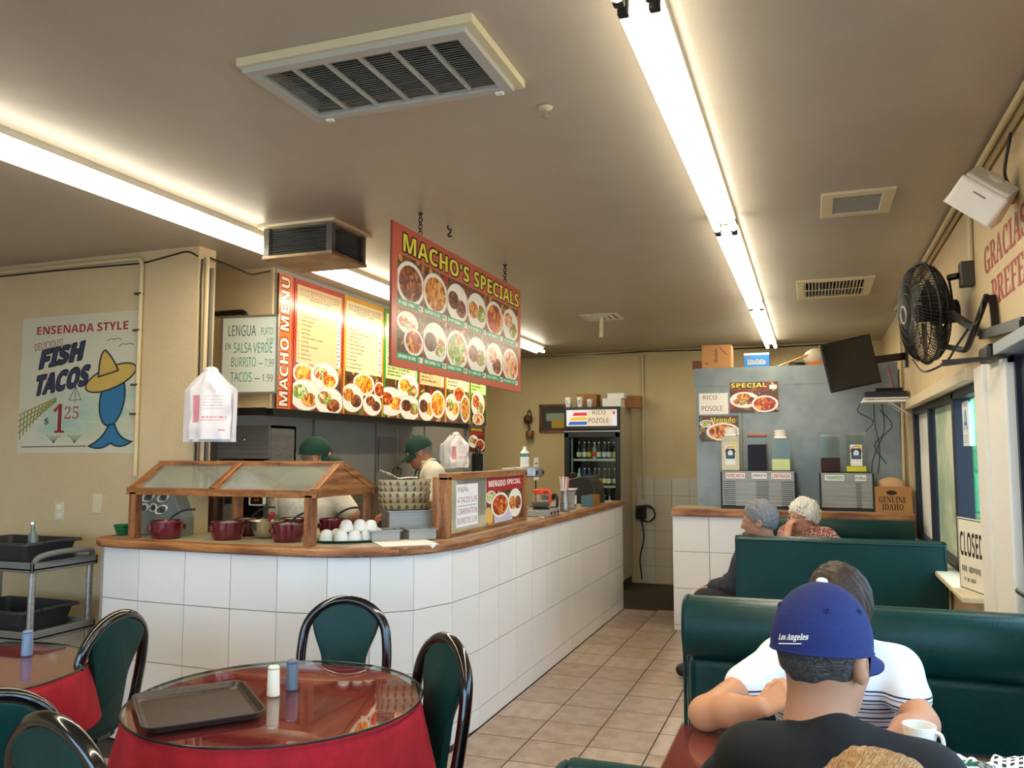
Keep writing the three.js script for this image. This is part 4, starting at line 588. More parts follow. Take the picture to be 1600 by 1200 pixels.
{ const p = [-2.94, 1.0785, -4.0], g = thing('steel_bowl', 'round steel mixing bowl between red crocks', 'bowl', p); mesh('bowl', Lathe([[0, 0], [0.05, 0], [0.07, 0.02], [0.086, 0.06], [0.092, 0.095], [0.1, 0.097], [0.099, 0.099], [0.09, 0.098], [0.083, 0.06], [0.066, 0.022], [0, 0.006]], 36), std({ color: 0xcfc9b4, metalness: 0.9, roughness: 0.22 }), g); mesh('filling', Sp(0.084, 0, 0.075, 0, 1, 0.15, 1), creamy, g);
  const t = thing('tongs', 'red plastic tongs standing up out of the steel bowl', 'tongs', [-2.93, 1.158, -4.0]); mesh('arm', Bar([0, 0, 0], [0.045, 0.055, 0.02], 0.018, 0.008, 0.003), M.red, t); mesh('arm', Bar([0.01, 0, 0.02], [0.05, 0.05, 0.04], 0.018, 0.008, 0.003), M.red, t); mesh('tip', Sp(0.014, 0.048, 0.056, 0.03, 1, 1.2, 1), M.red, t); }
{ const g = thing('serving_tray', 'green oval tray under the upturned white cups', 'tray', [-2.4, 1.08, -4.02], 0.75); mesh('tray', Lathe([[0, 0], [0.17, 0], [0.19, 0.012], [0.187, 0.013], [0.168, 0.004], [0, 0.004]], 40).scale(1.15, 1, 0.72), std({ color: 0x0c5a3c, roughness: 0.4 }), g);
  const cup = thing('foam_cup', 'small upturned white cup in the cluster on the green tray', 'cup', [0, 0, 0], 0, 'white cups on the green tray'); mesh('cup', Lathe([[0.036, 0], [0.038, 0.004], [0.036, 0.03], [0.026, 0.055], [0.012, 0.062], [0, 0.063]], 22), M.white, cup);
  let first = true; for (const [u, v, y] of [[-0.14, 0.02, 0], [-0.07, 0.07, 0], [-0.075, -0.02, 0], [0.0, 0.08, 0], [0.0, 0.0, 0], [0.0, -0.08, 0], [0.07, 0.055, 0], [0.075, -0.03, 0], [0.14, 0.0, 0], [-0.035, 0.03, 0.05], [0.04, 0.02, 0.05], [0.1, 0.03, 0.045]]) { const c = Math.cos(0.75), s = Math.sin(0.75), q = [-2.4 + u * c + v * s, 1.0845 + y, -4.02 - u * s + v * c]; if (first) { cup.position.set(...q); first = false; } else copy(cup, q, rr(0, 3)); } }
{ const zc = -3.81, g = thing('utensil_bin', 'grey plastic bin with a sloped top and white ringed oval holes at the counter end', 'bin', [-3.6, 1.085, -3.94]); const gr = std({ color: 0x77796f, roughness: 0.55 });
  const a = -0.2, b = 0.13; mesh('body', Ext([[a, 0], [b + 0.02, 0], [b + 0.02, 0.1], [b - 0.06, 0.25], [a + 0.1, 0.25], [a, 0.12]], 0.1, 0.006).translate(0, 0, -0.05), gr, g);
  for (const [x, y, w] of [[-0.14, 0.15, 1], [-0.06, 0.155, 0.6], [0.0, 0.145, 1], [-0.1, 0.215, 1], [0.01, 0.215, 0.9]]) { const m = mesh('oval_ring', at(new THREE.TorusGeometry(0.034, 0.006, 8, 30).scale(1.25 * w, 0.62, 1), 0, 0, 0, 0, 0, 0.35), M.white, g, [x, y, 0.051]); mesh('oval_insert', at(Cy(0.032, 0.032, 0.006).scale(1.25 * w, 1, 0.62), 0, 0, 0, Math.PI / 2, 0, 0.35), col(0x4c4e48, 0.7), m); mesh('drain_holes', [0, 1, 2, 3].map((i) => Sp(0.004, (i - 1.5) * 0.014, (i % 2) * 0.012 - 0.006, 0.004)), M.black, m); } }
{ const g = thing('plastic_basket', 'small green plastic basket at the end of the counter', 'basket', [-3.835, 1.081, -3.84]); for (let i = 0; i < 3; i++) mesh('ring', at(new THREE.TorusGeometry(0.032 + i * 0.008, 0.004, 6, 28), 0, 0.012 + i * 0.022, 0, Math.PI / 2), std({ color: 0x0f6a3a, roughness: 0.5 }), g); mesh('bowl', Lathe([[0, 0.004], [0.03, 0.004], [0.048, 0.06]], 24), std({ color: 0x0f6a3a, roughness: 0.5, side: THREE.DoubleSide }), g); }
// pans and lined baskets at the corner
function pan(x0, z0, w, d, h, y, label, turn = 0.6) { const g = thing('steel_pan', label, 'pan', [x0, y, z0], turn), t = 0.004; mesh('pan', [Bx(w, t, d, 0, t / 2, 0), Bx(t, h, d, -w / 2, h / 2, 0), Bx(t, h, d, w / 2, h / 2, 0), Bx(w, h, t, 0, h / 2, -d / 2), Bx(w, h, t, 0, h / 2, d / 2)], M.machine, g); mesh('rim', [Bx(w + 0.03, 0.006, 0.018, 0, h, -d / 2 - 0.006, 0.002), Bx(w + 0.03, 0.006, 0.018, 0, h, d / 2 + 0.006, 0.002), Bx(0.018, 0.006, d, -w / 2 - 0.006, h, 0, 0.002), Bx(0.018, 0.006, d, w / 2 + 0.006, h, 0, 0.002)], M.steel, g); return g; }
const cornerTurn = 0.72;
pan(-2.235, -4.08, 0.15, 0.13, 0.055, 1.085, 'small steel pan at the counter corner next to the cups', cornerTurn); pan(-2.085, -4.225, 0.15, 0.13, 0.055, 1.085, 'small steel pan at the counter corner next to the wood framed glass', cornerTurn); pan(-2.235, -4.37, 0.26, 0.2, 0.15, 1.08, 'deep steel pan behind the two small pans', cornerTurn);
solo('cloth_towel', 'white cloth folded over the counter edge under the small pans', 'towel', join([metric(Bx(0.3, 0.003, 0.3, 0, 0.002, 0.02)), metric(Ext([[0.0, 0], [0.14, 0], [0.08, -0.05]], 0.002).translate(0, 0.003, 0.168))]), M.paper, [-2.085, 1.0805, -4.03], [0, cornerTurn, 0]);
{ const p = [-2.27, 1.234, -4.4], basketTex = checker('#ded4bc', '#8c7c60'); basketTex.wrapS = basketTex.wrapT = THREE.RepeatWrapping; basketTex.repeat.set(5, 0.6); for (let i = 0; i < 5; i++) { const g = thing('bread_basket', 'woven paper lined basket, ' + ['lowest', 'second from the bottom', 'middle one', 'fourth', 'topmost'][i] + ' of the stack at the counter corner', 'basket', [p[0] + rr(-0.01, 0.01), p[1] + i * 0.034, p[2] + rr(-0.01, 0.01)], cornerTurn + rr(-0.08, 0.08), 'stacked lined baskets'); const w = 0.3, d = 0.17; mesh('basket', Lathe([[0.1, 0], [0.118, 0.004], [0.128, 0.036], [0.132, 0.036], [0.121, 0], [0.1, -0.002]], 32).scale(1.2, 1, 0.75), std({ map: basketTex, color: i < 2 ? 0xcdb896 : 0xe6dfce, roughness: 0.85, side: THREE.DoubleSide }), g); mesh('base', Cy(0.1, 0.1, 0.004, 0, 0.002, 0).scale(1.2, 1, 0.75), col(0xcdb896, 0.8), g); }
  solo('checkered_paper', 'black and white checkered paper sheets on top of the basket stack', 'paper', crumpled(0.22, 0.2, 0.02, 25, (x, z) => Math.max(0, -x) * 0.5), M.checkPaper, [-2.3, 1.4, -4.38], [0, 0.5, 0.05]); }
// ---------------------------------------------------------------- wood framed glass with the soup poster
{ const x = -1.975, z0 = -4.3, z1 = -5.68, y0 = 1.08, y1 = 1.425, g = thing('counter_screen', 'oak framed glass screen on the counter with a soup poster behind it', 'glass screen', [x, y0, (z0 + z1) / 2]); const L = z0 - z1, H = y1 - y0;
  mesh('near_post', metric(Bx(0.1, H, 0.05, -0.02, H / 2, L / 2 - 0.025, 0.004), 'y'), M.oak, g); mesh('far_post', metric(Bx(0.06, H, 0.045, 0, H / 2, -L / 2 + 0.022, 0.004), 'y'), M.oak, g); mesh('top_rail', metric(Bx(0.06, 0.04, L, 0, H + 0.0, 0, 0.004), 'z'), M.oak, g); mesh('bottom_rail', metric(Bx(0.05, 0.02, L - 0.09, 0, 0.01, 0), 'z'), M.oak, g); mesh('pane', Bx(0.005, H - 0.03, L - 0.09, 0.005, H / 2, 0), M.glassDirty, g);
  const sheet = (name, label, za, zb, ya, yb, draw, W, Hh) => { const a = Math.abs(za - zb); const m = solo(name, label, 'poster', Bx(0.002, yb - ya, a), [0, 1, 2, 3, 4, 5].map((i) => (i === 0 ? print(draw, W, Hh, 0.5) : M.paper)), [x + 0.0095, (ya + yb) / 2, (za + zb) / 2]); };
  sheet('soup_poster', 'printed MENUDO SPECIAL poster with two soup bowls inside the wood framed glass', -4.93, -5.63, 1.105, 1.4, (q, w, h) => { q.fillStyle = '#a8202c'; q.fillRect(0, 0, w, h); table_(q, 0, h * 0.3, w, h * 0.7, 77); q.fillStyle = '#c8c4d8'; q.fillRect(w * 0.2, h * 0.75, w * 0.5, h * 0.25); fitText(q, 'MENUDO', w * 0.28, h * 0.13, w * 0.44, h * 0.14, 'bold 80px sans-serif', '#f6f4ee'); fitText(q, 'SPECIAL', w * 0.74, h * 0.12, w * 0.4, h * 0.12, 'bold 80px sans-serif', '#f6f4ee'); dish(q, w * 0.12, h * 0.42, w * 0.13, h * 0.14, ['salad'], 5); q.fillStyle = '#e0b45a'; q.beginPath(); q.ellipse(w * 0.08, h * 0.82, w * 0.08, h * 0.2, -0.5, 0, 7); q.fill(); dish(q, w * 0.36, h * 0.62, w * 0.24, h * 0.28, ['stew'], 6); dish(q, w * 0.78, h * 0.62, w * 0.2, h * 0.33, ['meat', 'rice'], 7); }, 700, 420);
  sheet('handwritten_sheet', 'white handwritten price sheet PAPA 4 TACOS inside the wood framed glass', -4.46, -4.79, 1.125, 1.375, (q, w, h) => { q.fillStyle = '#f2f0f2'; q.fillRect(0, 0, w, h); const ink = '#7a2238', f = '52px sans-serif'; fitText(q, 'PAPA', w * 0.3, h * 0.13, w * 0.46, h * 0.13, f, ink); fitText(q, '4 TACOS 5.99', w * 0.5, h * 0.37, w * 0.9, h * 0.14, f, ink); q.fillStyle = '#222a3c'; for (let i = 0; i < 9; i++) q.fillRect(w * (0.06 + i * 0.1), h * 0.5, w * 0.06, h * 0.02); fitText(q, 'COMBINATION', w * 0.5, h * 0.64, w * 0.9, h * 0.14, f, ink); fitText(q, 'BURRITOS 5.99', w * 0.5, h * 0.86, w * 0.9, h * 0.14, f, ink); }, 380, 420);
}
// ---------------------------------------------------------------- coffee corner on the long counter
{ const g = thing('coffee_warmer', 'low steel coffee warmer plate on the counter', 'warmer', [-1.985, 1.079, -6.15], 0.05); mesh('body', Bx(0.2, 0.05, 0.34, 0, 0.025, 0, 0.008), M.steelDull, g); mesh('hot_plate', Cy(0.07, 0.07, 0.008, 0, 0.054, 0.03), M.black, g); for (const z of [-0.1, 0.0, 0.1]) mesh('switch', Bx(0.01, 0.02, 0.03, 0.102, 0.025, z, 0.003), M.black, g);
  const c = thing('coffee_pot', 'glass coffee pot with a bright orange collar and dark coffee', 'coffee pot', [-1.985, 1.138, -6.12], -0.6); mesh('globe', Lathe([[0, 0], [0.05, 0], [0.072, 0.02], [0.078, 0.05], [0.068, 0.085], [0.05, 0.11], [0.052, 0.125]], 36), M.plasticClear, c); mesh('coffee', Lathe([[0, 0.002], [0.048, 0.002], [0.07, 0.021], [0.075, 0.045], [0, 0.045]], 32), phy({ color: 0x140a05, roughness: 0.1 }), c); const or = std({ color: 0xd8401e, roughness: 0.4 }); mesh('collar', Lathe([[0.053, 0.108], [0.058, 0.112], [0.058, 0.14], [0.05, 0.146], [0, 0.146]], 32), or, c); mesh('handle', Tube([[0.055, 0.13, 0], [0.1, 0.135, 0], [0.118, 0.1, 0], [0.11, 0.04, 0]], 0.011, 16), or, c);
  const d = thing('coffee_pot', 'glass coffee pot with a black handle behind the orange one', 'coffee pot', [-2.02, 1.079, -6.42], -0.6); mesh('globe', Lathe([[0, 0], [0.05, 0], [0.072, 0.02], [0.078, 0.05], [0.068, 0.085], [0.05, 0.11], [0.052, 0.125]], 36), M.plasticClear, d); mesh('coffee', Lathe([[0, 0.002], [0.048, 0.002], [0.07, 0.021], [0.075, 0.05], [0, 0.05]], 32), phy({ color: 0x140a05, roughness: 0.1 }), d); mesh('collar', Lathe([[0.053, 0.108], [0.058, 0.112], [0.058, 0.14], [0.05, 0.146], [0, 0.146]], 32), M.black, d); mesh('handle', Tube([[0.055, 0.14, 0], [0.1, 0.15, 0], [0.12, 0.11, 0], [0.11, 0.04, 0]], 0.012, 16), col(0x20242e, 0.5), d); }
{ const g = thing('coffee_brewer', 'steel coffee brewer with a round head and black knobs behind the pots', 'coffee brewer', [-2.26, 1.079, -6.42]); mesh('back', metric(Bx(0.1, 0.36, 0.3, -0.06, 0.18, 0, 0.01), 'y'), M.steelDull, g); mesh('head', Lathe([[0, 0.29], [0.13, 0.29], [0.132, 0.3], [0.132, 0.36], [0.125, 0.366], [0, 0.366]], 40), M.steel, g, [0.06, 0, 0]); for (const a of [-0.1, 0.6, 1.3]) mesh('knob', Bx(0.016, 0.034, 0.014, 0.06 + Math.cos(a) * 0.135, 0.325, Math.sin(a) * 0.135, 0.004), M.black, g); mesh('base', Bx(0.26, 0.03, 0.3, 0.03, 0.015, 0, 0.006), M.steelDull, g); }
{ const y = 1.446, g = thing('spray_bottle', 'white spray bottle with a green band on top of the coffee brewer', 'bottle', [-2.2, y, -6.36]); mesh('body', Lathe([[0, 0], [0.034, 0], [0.036, 0.004], [0.036, 0.11], [0.03, 0.128], [0.016, 0.137], [0.014, 0.15], [0, 0.15]], 28), M.white, g); mesh('band', Cy(0.0365, 0.0365, 0.028, 0, 0.098, 0, 28), col(0x4f8a7a, 0.5), g); mesh('cap', Cy(0.013, 0.014, 0.02, 0, 0.158, 0), M.white, g); mesh('print_block', Cy(0.0366, 0.0366, 0.05, 0, 0.05, 0, 28), col(0xdfe2e0, 0.6), g); }
{ const p = P('x', -2.0, 880, 797), g = thing('steel_pitcher', 'slim steel pitcher full of striped straws on the counter', 'pitcher', [-1.94, 1.079, -6.62]); mesh('body', Lathe([[0, 0], [0.036, 0], [0.04, 0.006], [0.042, 0.05], [0.03, 0.11], [0.026, 0.15], [0.031, 0.168], [0.028, 0.168], [0.024, 0.15], [0.028, 0.11], [0, 0.02]], 30), M.steel, g); mesh('handle', Tube([[0.03, 0.155, -0.01], [0.06, 0.16, -0.03], [0.075, 0.12, -0.04], [0.065, 0.05, -0.03], [0.042, 0.03, -0.01]], 0.005, 16), M.steel, g);
  const straw = [0xf0e2e0, 0xd88a88, 0xf4f0ec].map((c) => col(c, 0.5)); for (let i = 0; i < 22; i++) { const a = rr(0, 6.28), r = rr(0.2, 1) * 0.02, s = thing('drinking_straw', 'pink and white straw in the steel pitcher', 'straw', [-1.94, 1.1, -6.62], 0, 'straws in the steel pitcher'); mesh('straw', Rod([Math.cos(a) * r * 0.4, 0, Math.sin(a) * r * 0.4], [Math.cos(a) * r * 2.4, rr(0.23, 0.27), Math.sin(a) * r * 2.4], 0.0032, 0.0032, 6), straw[i % 3], s); } }
{ const g = thing('napkin_dispenser', 'chrome napkin dispenser next to the straw pitcher', 'napkin dispenser', [-2.0, 1.079, -6.95], 0.15); mesh('case', Bx(0.11, 0.16, 0.17, 0, 0.08, 0, 0.012), M.steelDull, g); mesh('face_plate', Bx(0.006, 0.13, 0.13, 0.056, 0.08, 0, 0.002), M.chrome, g); mesh('napkins', Bx(0.006, 0.07, 0.09, 0.06, 0.08, 0), M.white, g); mesh('lid', Bx(0.13, 0.012, 0.22, 0, 0.168, 0, 0.004), col(0xd2cfc6, 0.4), g); }
for (const [z, hex, l] of [[-7.28, 0x6f9aa6, 'square glass candle jar of pale blue glass on the counter'], [-7.5, 0xb07a36, 'amber candle jar in a square tan box on the counter']]) { const g = thing('candle_jar', l, 'jar', [-1.92, 1.079, z]); mesh('jar', [Bx(0.09, 0.1, 0.004, 0, 0.05, 0.045), Bx(0.09, 0.1, 0.004, 0, 0.05, -0.045), Bx(0.004, 0.1, 0.09, -0.045, 0.05, 0), Bx(0.004, 0.1, 0.09, 0.045, 0.05, 0), Bx(0.09, 0.006, 0.09, 0, 0.003, 0)], phy({ color: hex, transmission: 0.5, roughness: 0.25, thickness: 0 }), g); mesh('wax', Cy(0.03, 0.03, 0.06, 0, 0.036, 0), col(hex, 0.5), g); }
{ const g = thing('cash_register', 'black rounded cash register back at the far end of the counter', 'register', [-2.1, 1.09, -7.85]); const s = []; for (let i = 0; i <= 10; i++) { const a = i / 10 * Math.PI / 2; s.push([0.02 + Math.sin(a) * 0.13, 0.08 + Math.cos(a) * 0.16]); } mesh('shell', Ext([[-0.16, 0], [0.15, 0], ...s.reverse(), [-0.16, 0.2]], 0.36, 0.01).translate(0, 0, -0.18), M.black, g); mesh('display', Bx(0.03, 0.06, 0.16, -0.1, 0.25, 0.05, 0.006), M.black, g); }
solo('checkered_paper', 'folded black and white checkered paper next to the orange collared pot', 'paper', crumpled(0.1, 0.1, 0.01, 35, (x, z) => Math.max(0, -x + 0.02) * 1.1 + 0.003), M.checkPaper, [-1.93, 1.08, -5.86], [0, 0.4, 0]);
{ const p = P('z', -6.9, 857, 715), g = thing('table_tent', 'upright white printed card on the counter behind the brewer', 'card', [-2.35, 1.079, -7.1]); mesh('stand', Bx(0.08, 0.01, 0.16, 0, 0.005, 0), M.blackMatte, g); mesh('post', Rod([0, 0.01, 0], [0, 0.24, 0], 0.006), M.black, g); mesh('card', Bx(0.004, 0.2, 0.12, 0.004, 0.34, 0), M.white, g); for (let i = 0; i < 4; i++) mesh('printed_line', Bx(0.001, 0.012, 0.08, 0.0065, 0.28 + i * 0.036, 0), col(0x55525a, 0.7), g); }
// ---------------------------------------------------------------- partition wall: painted sign, conduits, outlets, whiteboard, bags
poster('painted_sign', 'hand painted FISH TACOS sign on the tan wall above the cart', 'z', LW, 37, 498, 211, 708, (x, w, h) => {
  x.fillStyle = '#cfc9b0'; x.fillRect(0, 0, w, h); const q = RNG(5);
  for (let i = 0; i < 160; i++) { x.fillStyle = q() > 0.5 ? 'rgba(110,180,170,0.10)' : 'rgba(190,190,150,0.14)'; x.beginPath(); x.ellipse(w * (0.25 + q() * 0.7), h * (0.55 + q() * 0.35), w * 0.1, h * 0.035, 0, 0, 7); x.fill(); }
  x.strokeStyle = '#7a7a24'; x.lineWidth = 6; for (let i = 0; i < 9; i++) { x.beginPath(); x.moveTo(w * (0.02 + i * 0.032), h * (0.72 - i * 0.012)); x.lineTo(w * (0.02 + i * 0.028), h * (0.9 - i * 0.028)); x.stroke(); } for (let i = 0; i < 4; i++) { x.beginPath(); x.moveTo(0, h * (0.72 + i * 0.045)); x.lineTo(w * 0.33, h * (0.6 + i * 0.008)); x.stroke(); }
  fitText(x, 'ENSENADA STYLE', w * 0.52, h * 0.1, w * 0.78, h * 0.062, 'bold 70px sans-serif', '#9c1c2c');
  x.save(); x.translate(w * 0.24, h * 0.21); x.rotate(-0.14); fitText(x, 'DELICIOUS!', 0, 0, w * 0.25, h * 0.055, '60px sans-serif', '#7c2430'); x.restore();
  const slant = (s, cx, cy, ww, hh) => { x.save(); x.translate(w * cx, h * cy); x.transform(1, -0.18, -0.16, 1, 0, 0); fitText(x, s, 0, 0, w * ww, h * hh, 'bold 100px sans-serif', '#2c3a58', '#10131c', 12); x.restore(); };
  slant('FISH', 0.36, 0.29, 0.36, 0.13); slant('TACOS', 0.37, 0.475, 0.45, 0.14);
  fitText(x, '$', w * 0.25, h * 0.77, w * 0.04, h * 0.055, 'bold 60px serif', '#22202a'); fitText(x, '1', w * 0.36, h * 0.75, w * 0.1, h * 0.21, 'bold 120px serif', '#8c1822'); fitText(x, '25', w * 0.465, h * 0.71, w * 0.12, h * 0.09, '80px serif', '#b02a30');
  x.strokeStyle = '#2a2a2a'; x.lineWidth = 3; x.beginPath(); x.moveTo(w * 0.49, h * 0.52); x.lineTo(w * 0.44, h * 0.62); x.lineTo(w * 0.54, h * 0.62); x.lineTo(w * 0.49, h * 0.52); x.lineTo(w * 0.49, h * 0.64); x.stroke();
  x.beginPath(); for (const [a, b] of [[0.8, 0.2], [0.9, 0.24]]) { x.moveTo(w * (a - 0.06), h * (b + 0.01)); x.quadraticCurveTo(w * (a - 0.03), h * (b - 0.02), w * a, h * b); x.quadraticCurveTo(w * (a + 0.03), h * (b - 0.02), w * (a + 0.06), h * (b + 0.005)); } x.stroke();
  x.lineWidth = 8; x.strokeStyle = '#14202c'; x.fillStyle = '#2a6f96'; x.beginPath(); x.ellipse(w * 0.8, h * 0.62, w * 0.1, h * 0.19, 0.12, 0, 7); x.fill(); x.stroke(); x.beginPath(); x.moveTo(w * 0.78, h * 0.8); x.quadraticCurveTo(w * 0.74, h * 0.9, w * 0.62, h * 0.95); x.quadraticCurveTo(w * 0.72, h * 0.99, w * 0.8, h * 0.93); x.quadraticCurveTo(w * 0.88, h * 0.98, w * 0.97, h * 0.92); x.quadraticCurveTo(w * 0.86, h * 0.9, w * 0.83, h * 0.8); x.closePath(); x.fill(); x.stroke();
  x.fillStyle = '#c9a654'; x.beginPath(); x.ellipse(w * 0.78, h * 0.47, w * 0.22, h * 0.075, -0.4, 0, 7); x.fill(); x.stroke(); x.beginPath(); x.moveTo(w * 0.68, h * 0.46); x.quadraticCurveTo(w * 0.68, h * 0.28, w * 0.73, h * 0.27); x.quadraticCurveTo(w * 0.8, h * 0.33, w * 0.84, h * 0.42); x.closePath(); x.fill(); x.stroke();
  x.strokeStyle = '#3a3a20'; x.lineWidth = 5; x.beginPath(); x.moveTo(w * 0.04, h * 0.955); x.lineTo(w * 0.6, h * 0.95); x.stroke(); x.strokeStyle = '#2c5a4a'; x.lineWidth = 3; for (const c of [0.32, 0.5]) for (let i = -2; i < 3; i++) { x.beginPath(); x.moveTo(w * c, h * 0.93); x.quadraticCurveTo(w * (c + i * 0.012), h * 0.89, w * (c + i * 0.03), h * 0.87); x.stroke(); }
}, 640, 760, 0.5, 'sign');
function pipe(name, label, pts, r, mat, category = 'pipe', group) { const c = V(0, 0, 0), v = pts.map((p) => (p.isVector3 ? p : V(...p))); const path = new THREE.CurvePath(); for (let i = 0; i < v.length - 1; i++) path.add(new THREE.LineCurve3(v[i], v[i + 1])); return solo(name, label, category, pipeGeo(v, r), mat, undefined, undefined, group); }
function pipeGeo(v, r, bend = 0.05) {                                  // straight runs with rounded corners
  const out = [v[0]]; for (let i = 1; i < v.length - 1; i++) { const a = v[i].clone().sub(v[i - 1]), b = v[i + 1].clone().sub(v[i]), d = Math.min(bend, a.length() / 2.1, b.length() / 2.1), p = v[i].clone().addScaledVector(a.normalize(), -d), q = v[i].clone().addScaledVector(b.normalize(), d); for (let k = 0; k <= 5; k++) { const t = k / 5; out.push(p.clone().multiplyScalar((1 - t) * (1 - t)).addScaledVector(v[i], 2 * t * (1 - t)).addScaledVector(q, t * t)); } } out.push(v[v.length - 1]);
  const parts = []; for (let i = 0; i < out.length - 1; i++) { if (out[i].distanceTo(out[i + 1]) < 1e-5) continue; parts.push(Rod(out[i], out[i + 1], r, r, 10)); if (i) parts.push(Sp(r, out[i].x, out[i].y, out[i].z, 1, 1, 1, 8)); } return join(parts); }
{ const z = LW + 0.018, top = 2.775; pipe('wall_conduit', 'painted conduit running under the ceiling and down the tan wall beside the painted sign', [V(-6.1, top, z), V(P('z', z, 222, 400).x, top, z), V(P('z', z, 216, 600).x, 1.42, z)], 0.014, M.conduit, 'conduit');
  pipe('wall_cable', 'thin black cable along the top of the tan partition wall', [V(-6.1, top - 0.03, LW + 0.006), V(-4.6, top - 0.022, LW + 0.006), V(-3.9, top - 0.03, LW + 0.006), V(-3.56, top + 0.02, LW + 0.006), V(XP - 0.006, top - 0.02, LW + 0.008)], 0.005, M.black, 'cable');
  for (const y of [2.55, 2.32, 1.98, 1.8]) solo('pipe_clip', 'small dark clip holding the conduit beside the painted sign', 'clip', Bx(0.05, 0.012, 0.034), col(0x4a4030, 0.6), [P('z', LW, 219, 500).x, y, LW + 0.018], undefined, 'conduit clips on the tan wall'); }
{ const p = P('z', LW, 93, 799), g = thing('wall_outlet', 'cream wall outlet with two sockets above the bus cart', 'outlet', p); mesh('plate', Bx(0.07, 0.115, 0.006, 0, 0, 0.003, 0.002), M.cream, g); for (const y of [-0.026, 0.026]) mesh('socket', Bx(0.034, 0.03, 0.004, 0, y, 0.007, 0.002), M.whiteMetal, g); const q = P('z', LW, 152, 787), b = thing('blank_plate', 'blank cream cover plate on the tan wall beside the counter end', 'cover plate', q); mesh('plate', Bx(0.07, 0.115, 0.006, 0, 0, 0.003, 0.002), M.cream, b); mesh('screw', [Cy(0.004, 0.004, 0.002).rotateX(Math.PI / 2).translate(0, 0.04, 0.0068), Cy(0.004, 0.004, 0.002).rotateX(Math.PI / 2).translate(0, -0.04, 0.0068)], M.cream, b); }
// cables and conduits on the pillar edge
pipe('pillar_conduit', 'painted conduit down the end of the partition wall', [V(XP + 0.018, 2.76, -4.055), V(XP + 0.018, 1.3, -4.055)], 0.013, M.conduit, 'conduit'); pipe('pillar_conduit', 'ribbed flexible conduit down the end of the partition wall', [V(XP + 0.018, 2.7, -4.1), V(XP + 0.022, 2.3, -4.09), V(XP + 0.018, 1.9, -4.1), V(XP + 0.02, 1.35, -4.09)], 0.014, col(0x6a655a, 0.6), 'conduit'); pipe('pillar_cable', 'black cable hanging down the end of the partition wall', [V(XP + 0.01, 2.74, -4.02), V(XP + 0.008, 2.6, -4.015), V(XP + 0.012, 2.1, -4.017), V(XP + 0.008, 1.4, -4.015)], 0.006, M.black, 'cable');
pipe('ceiling_cable', 'black cable sagging from the pillar to the menu title board', [V(XP + 0.02, 2.76, -4.07), V(-3.43, 2.74, -4.25), V(-3.42, 2.72, -4.42), V(-3.42, 2.79, -4.62)], 0.006, M.black, 'cable');
pipe('gas_pipe', 'black iron pipe with a bend above the whiteboard', [V(-3.85, 2.52, -4.61), V(-3.6, 2.52, -4.61), V(-3.6, 2.42, -4.61)], 0.018, M.black, 'pipe');
{ const a = P('z', -4.52, 343, 495), b = P('z', -4.52, 420, 612), w = b.x - a.x, h = a.y - b.y, g = thing('whiteboard', 'small whiteboard with green handwritten prices LENGUA PLATO', 'whiteboard', [(a.x + b.x) / 2, b.y, -4.58]); g.rotation.y = 0.12;
  mesh('panel', Bx(w, h, 0.01, 0, h / 2, 0), M.white, g); for (const s of [0, 1]) mesh('frame_rail', Bx(w + 0.02, 0.014, 0.018, 0, s * h, 0.002), M.steel, g); for (const s of [-1, 1]) mesh('frame_rail', Bx(0.014, h, 0.018, s * w / 2, h / 2, 0.002), M.steel, g);
  mesh('handwriting', new THREE.PlaneGeometry(w - 0.012, h - 0.012), print((x, W, H) => { x.fillStyle = '#dfe6da'; x.fillRect(0, 0, W, H); const k = '#2f8f78', f = '60px sans-serif', d = '#46605a'; x.save(); x.transform(1, 0.02, 0, 1, 0, 0); fitText(x, 'LENGUA', W * 0.36, H * 0.17, W * 0.52, H * 0.15, f, d); fitText(x, 'PLATO', W * 0.82, H * 0.18, W * 0.22, H * 0.1, f, k); fitText(x, '9.99', W * 0.88, H * 0.3, W * 0.12, H * 0.07, f, k); fitText(x, 'EN', W * 0.1, H * 0.38, W * 0.1, H * 0.08, f, d); fitText(x, 'SALSA VERDE', W * 0.57, H * 0.4, W * 0.72, H * 0.14, f, k); fitText(x, 'BURRITO', W * 0.4, H * 0.59, W * 0.46, H * 0.13, f, k); fitText(x, '— 7.99', W * 0.82, H * 0.6, W * 0.28, H * 0.1, f, d); fitText(x, 'TACOS', W * 0.36, H * 0.79, W * 0.4, H * 0.13, f, k); fitText(x, '— 1.99', W * 0.78, H * 0.8, W * 0.34, H * 0.1, f, d); x.restore(); }, 512, 600, 0.3), g, [0, h / 2, 0.0058]); }
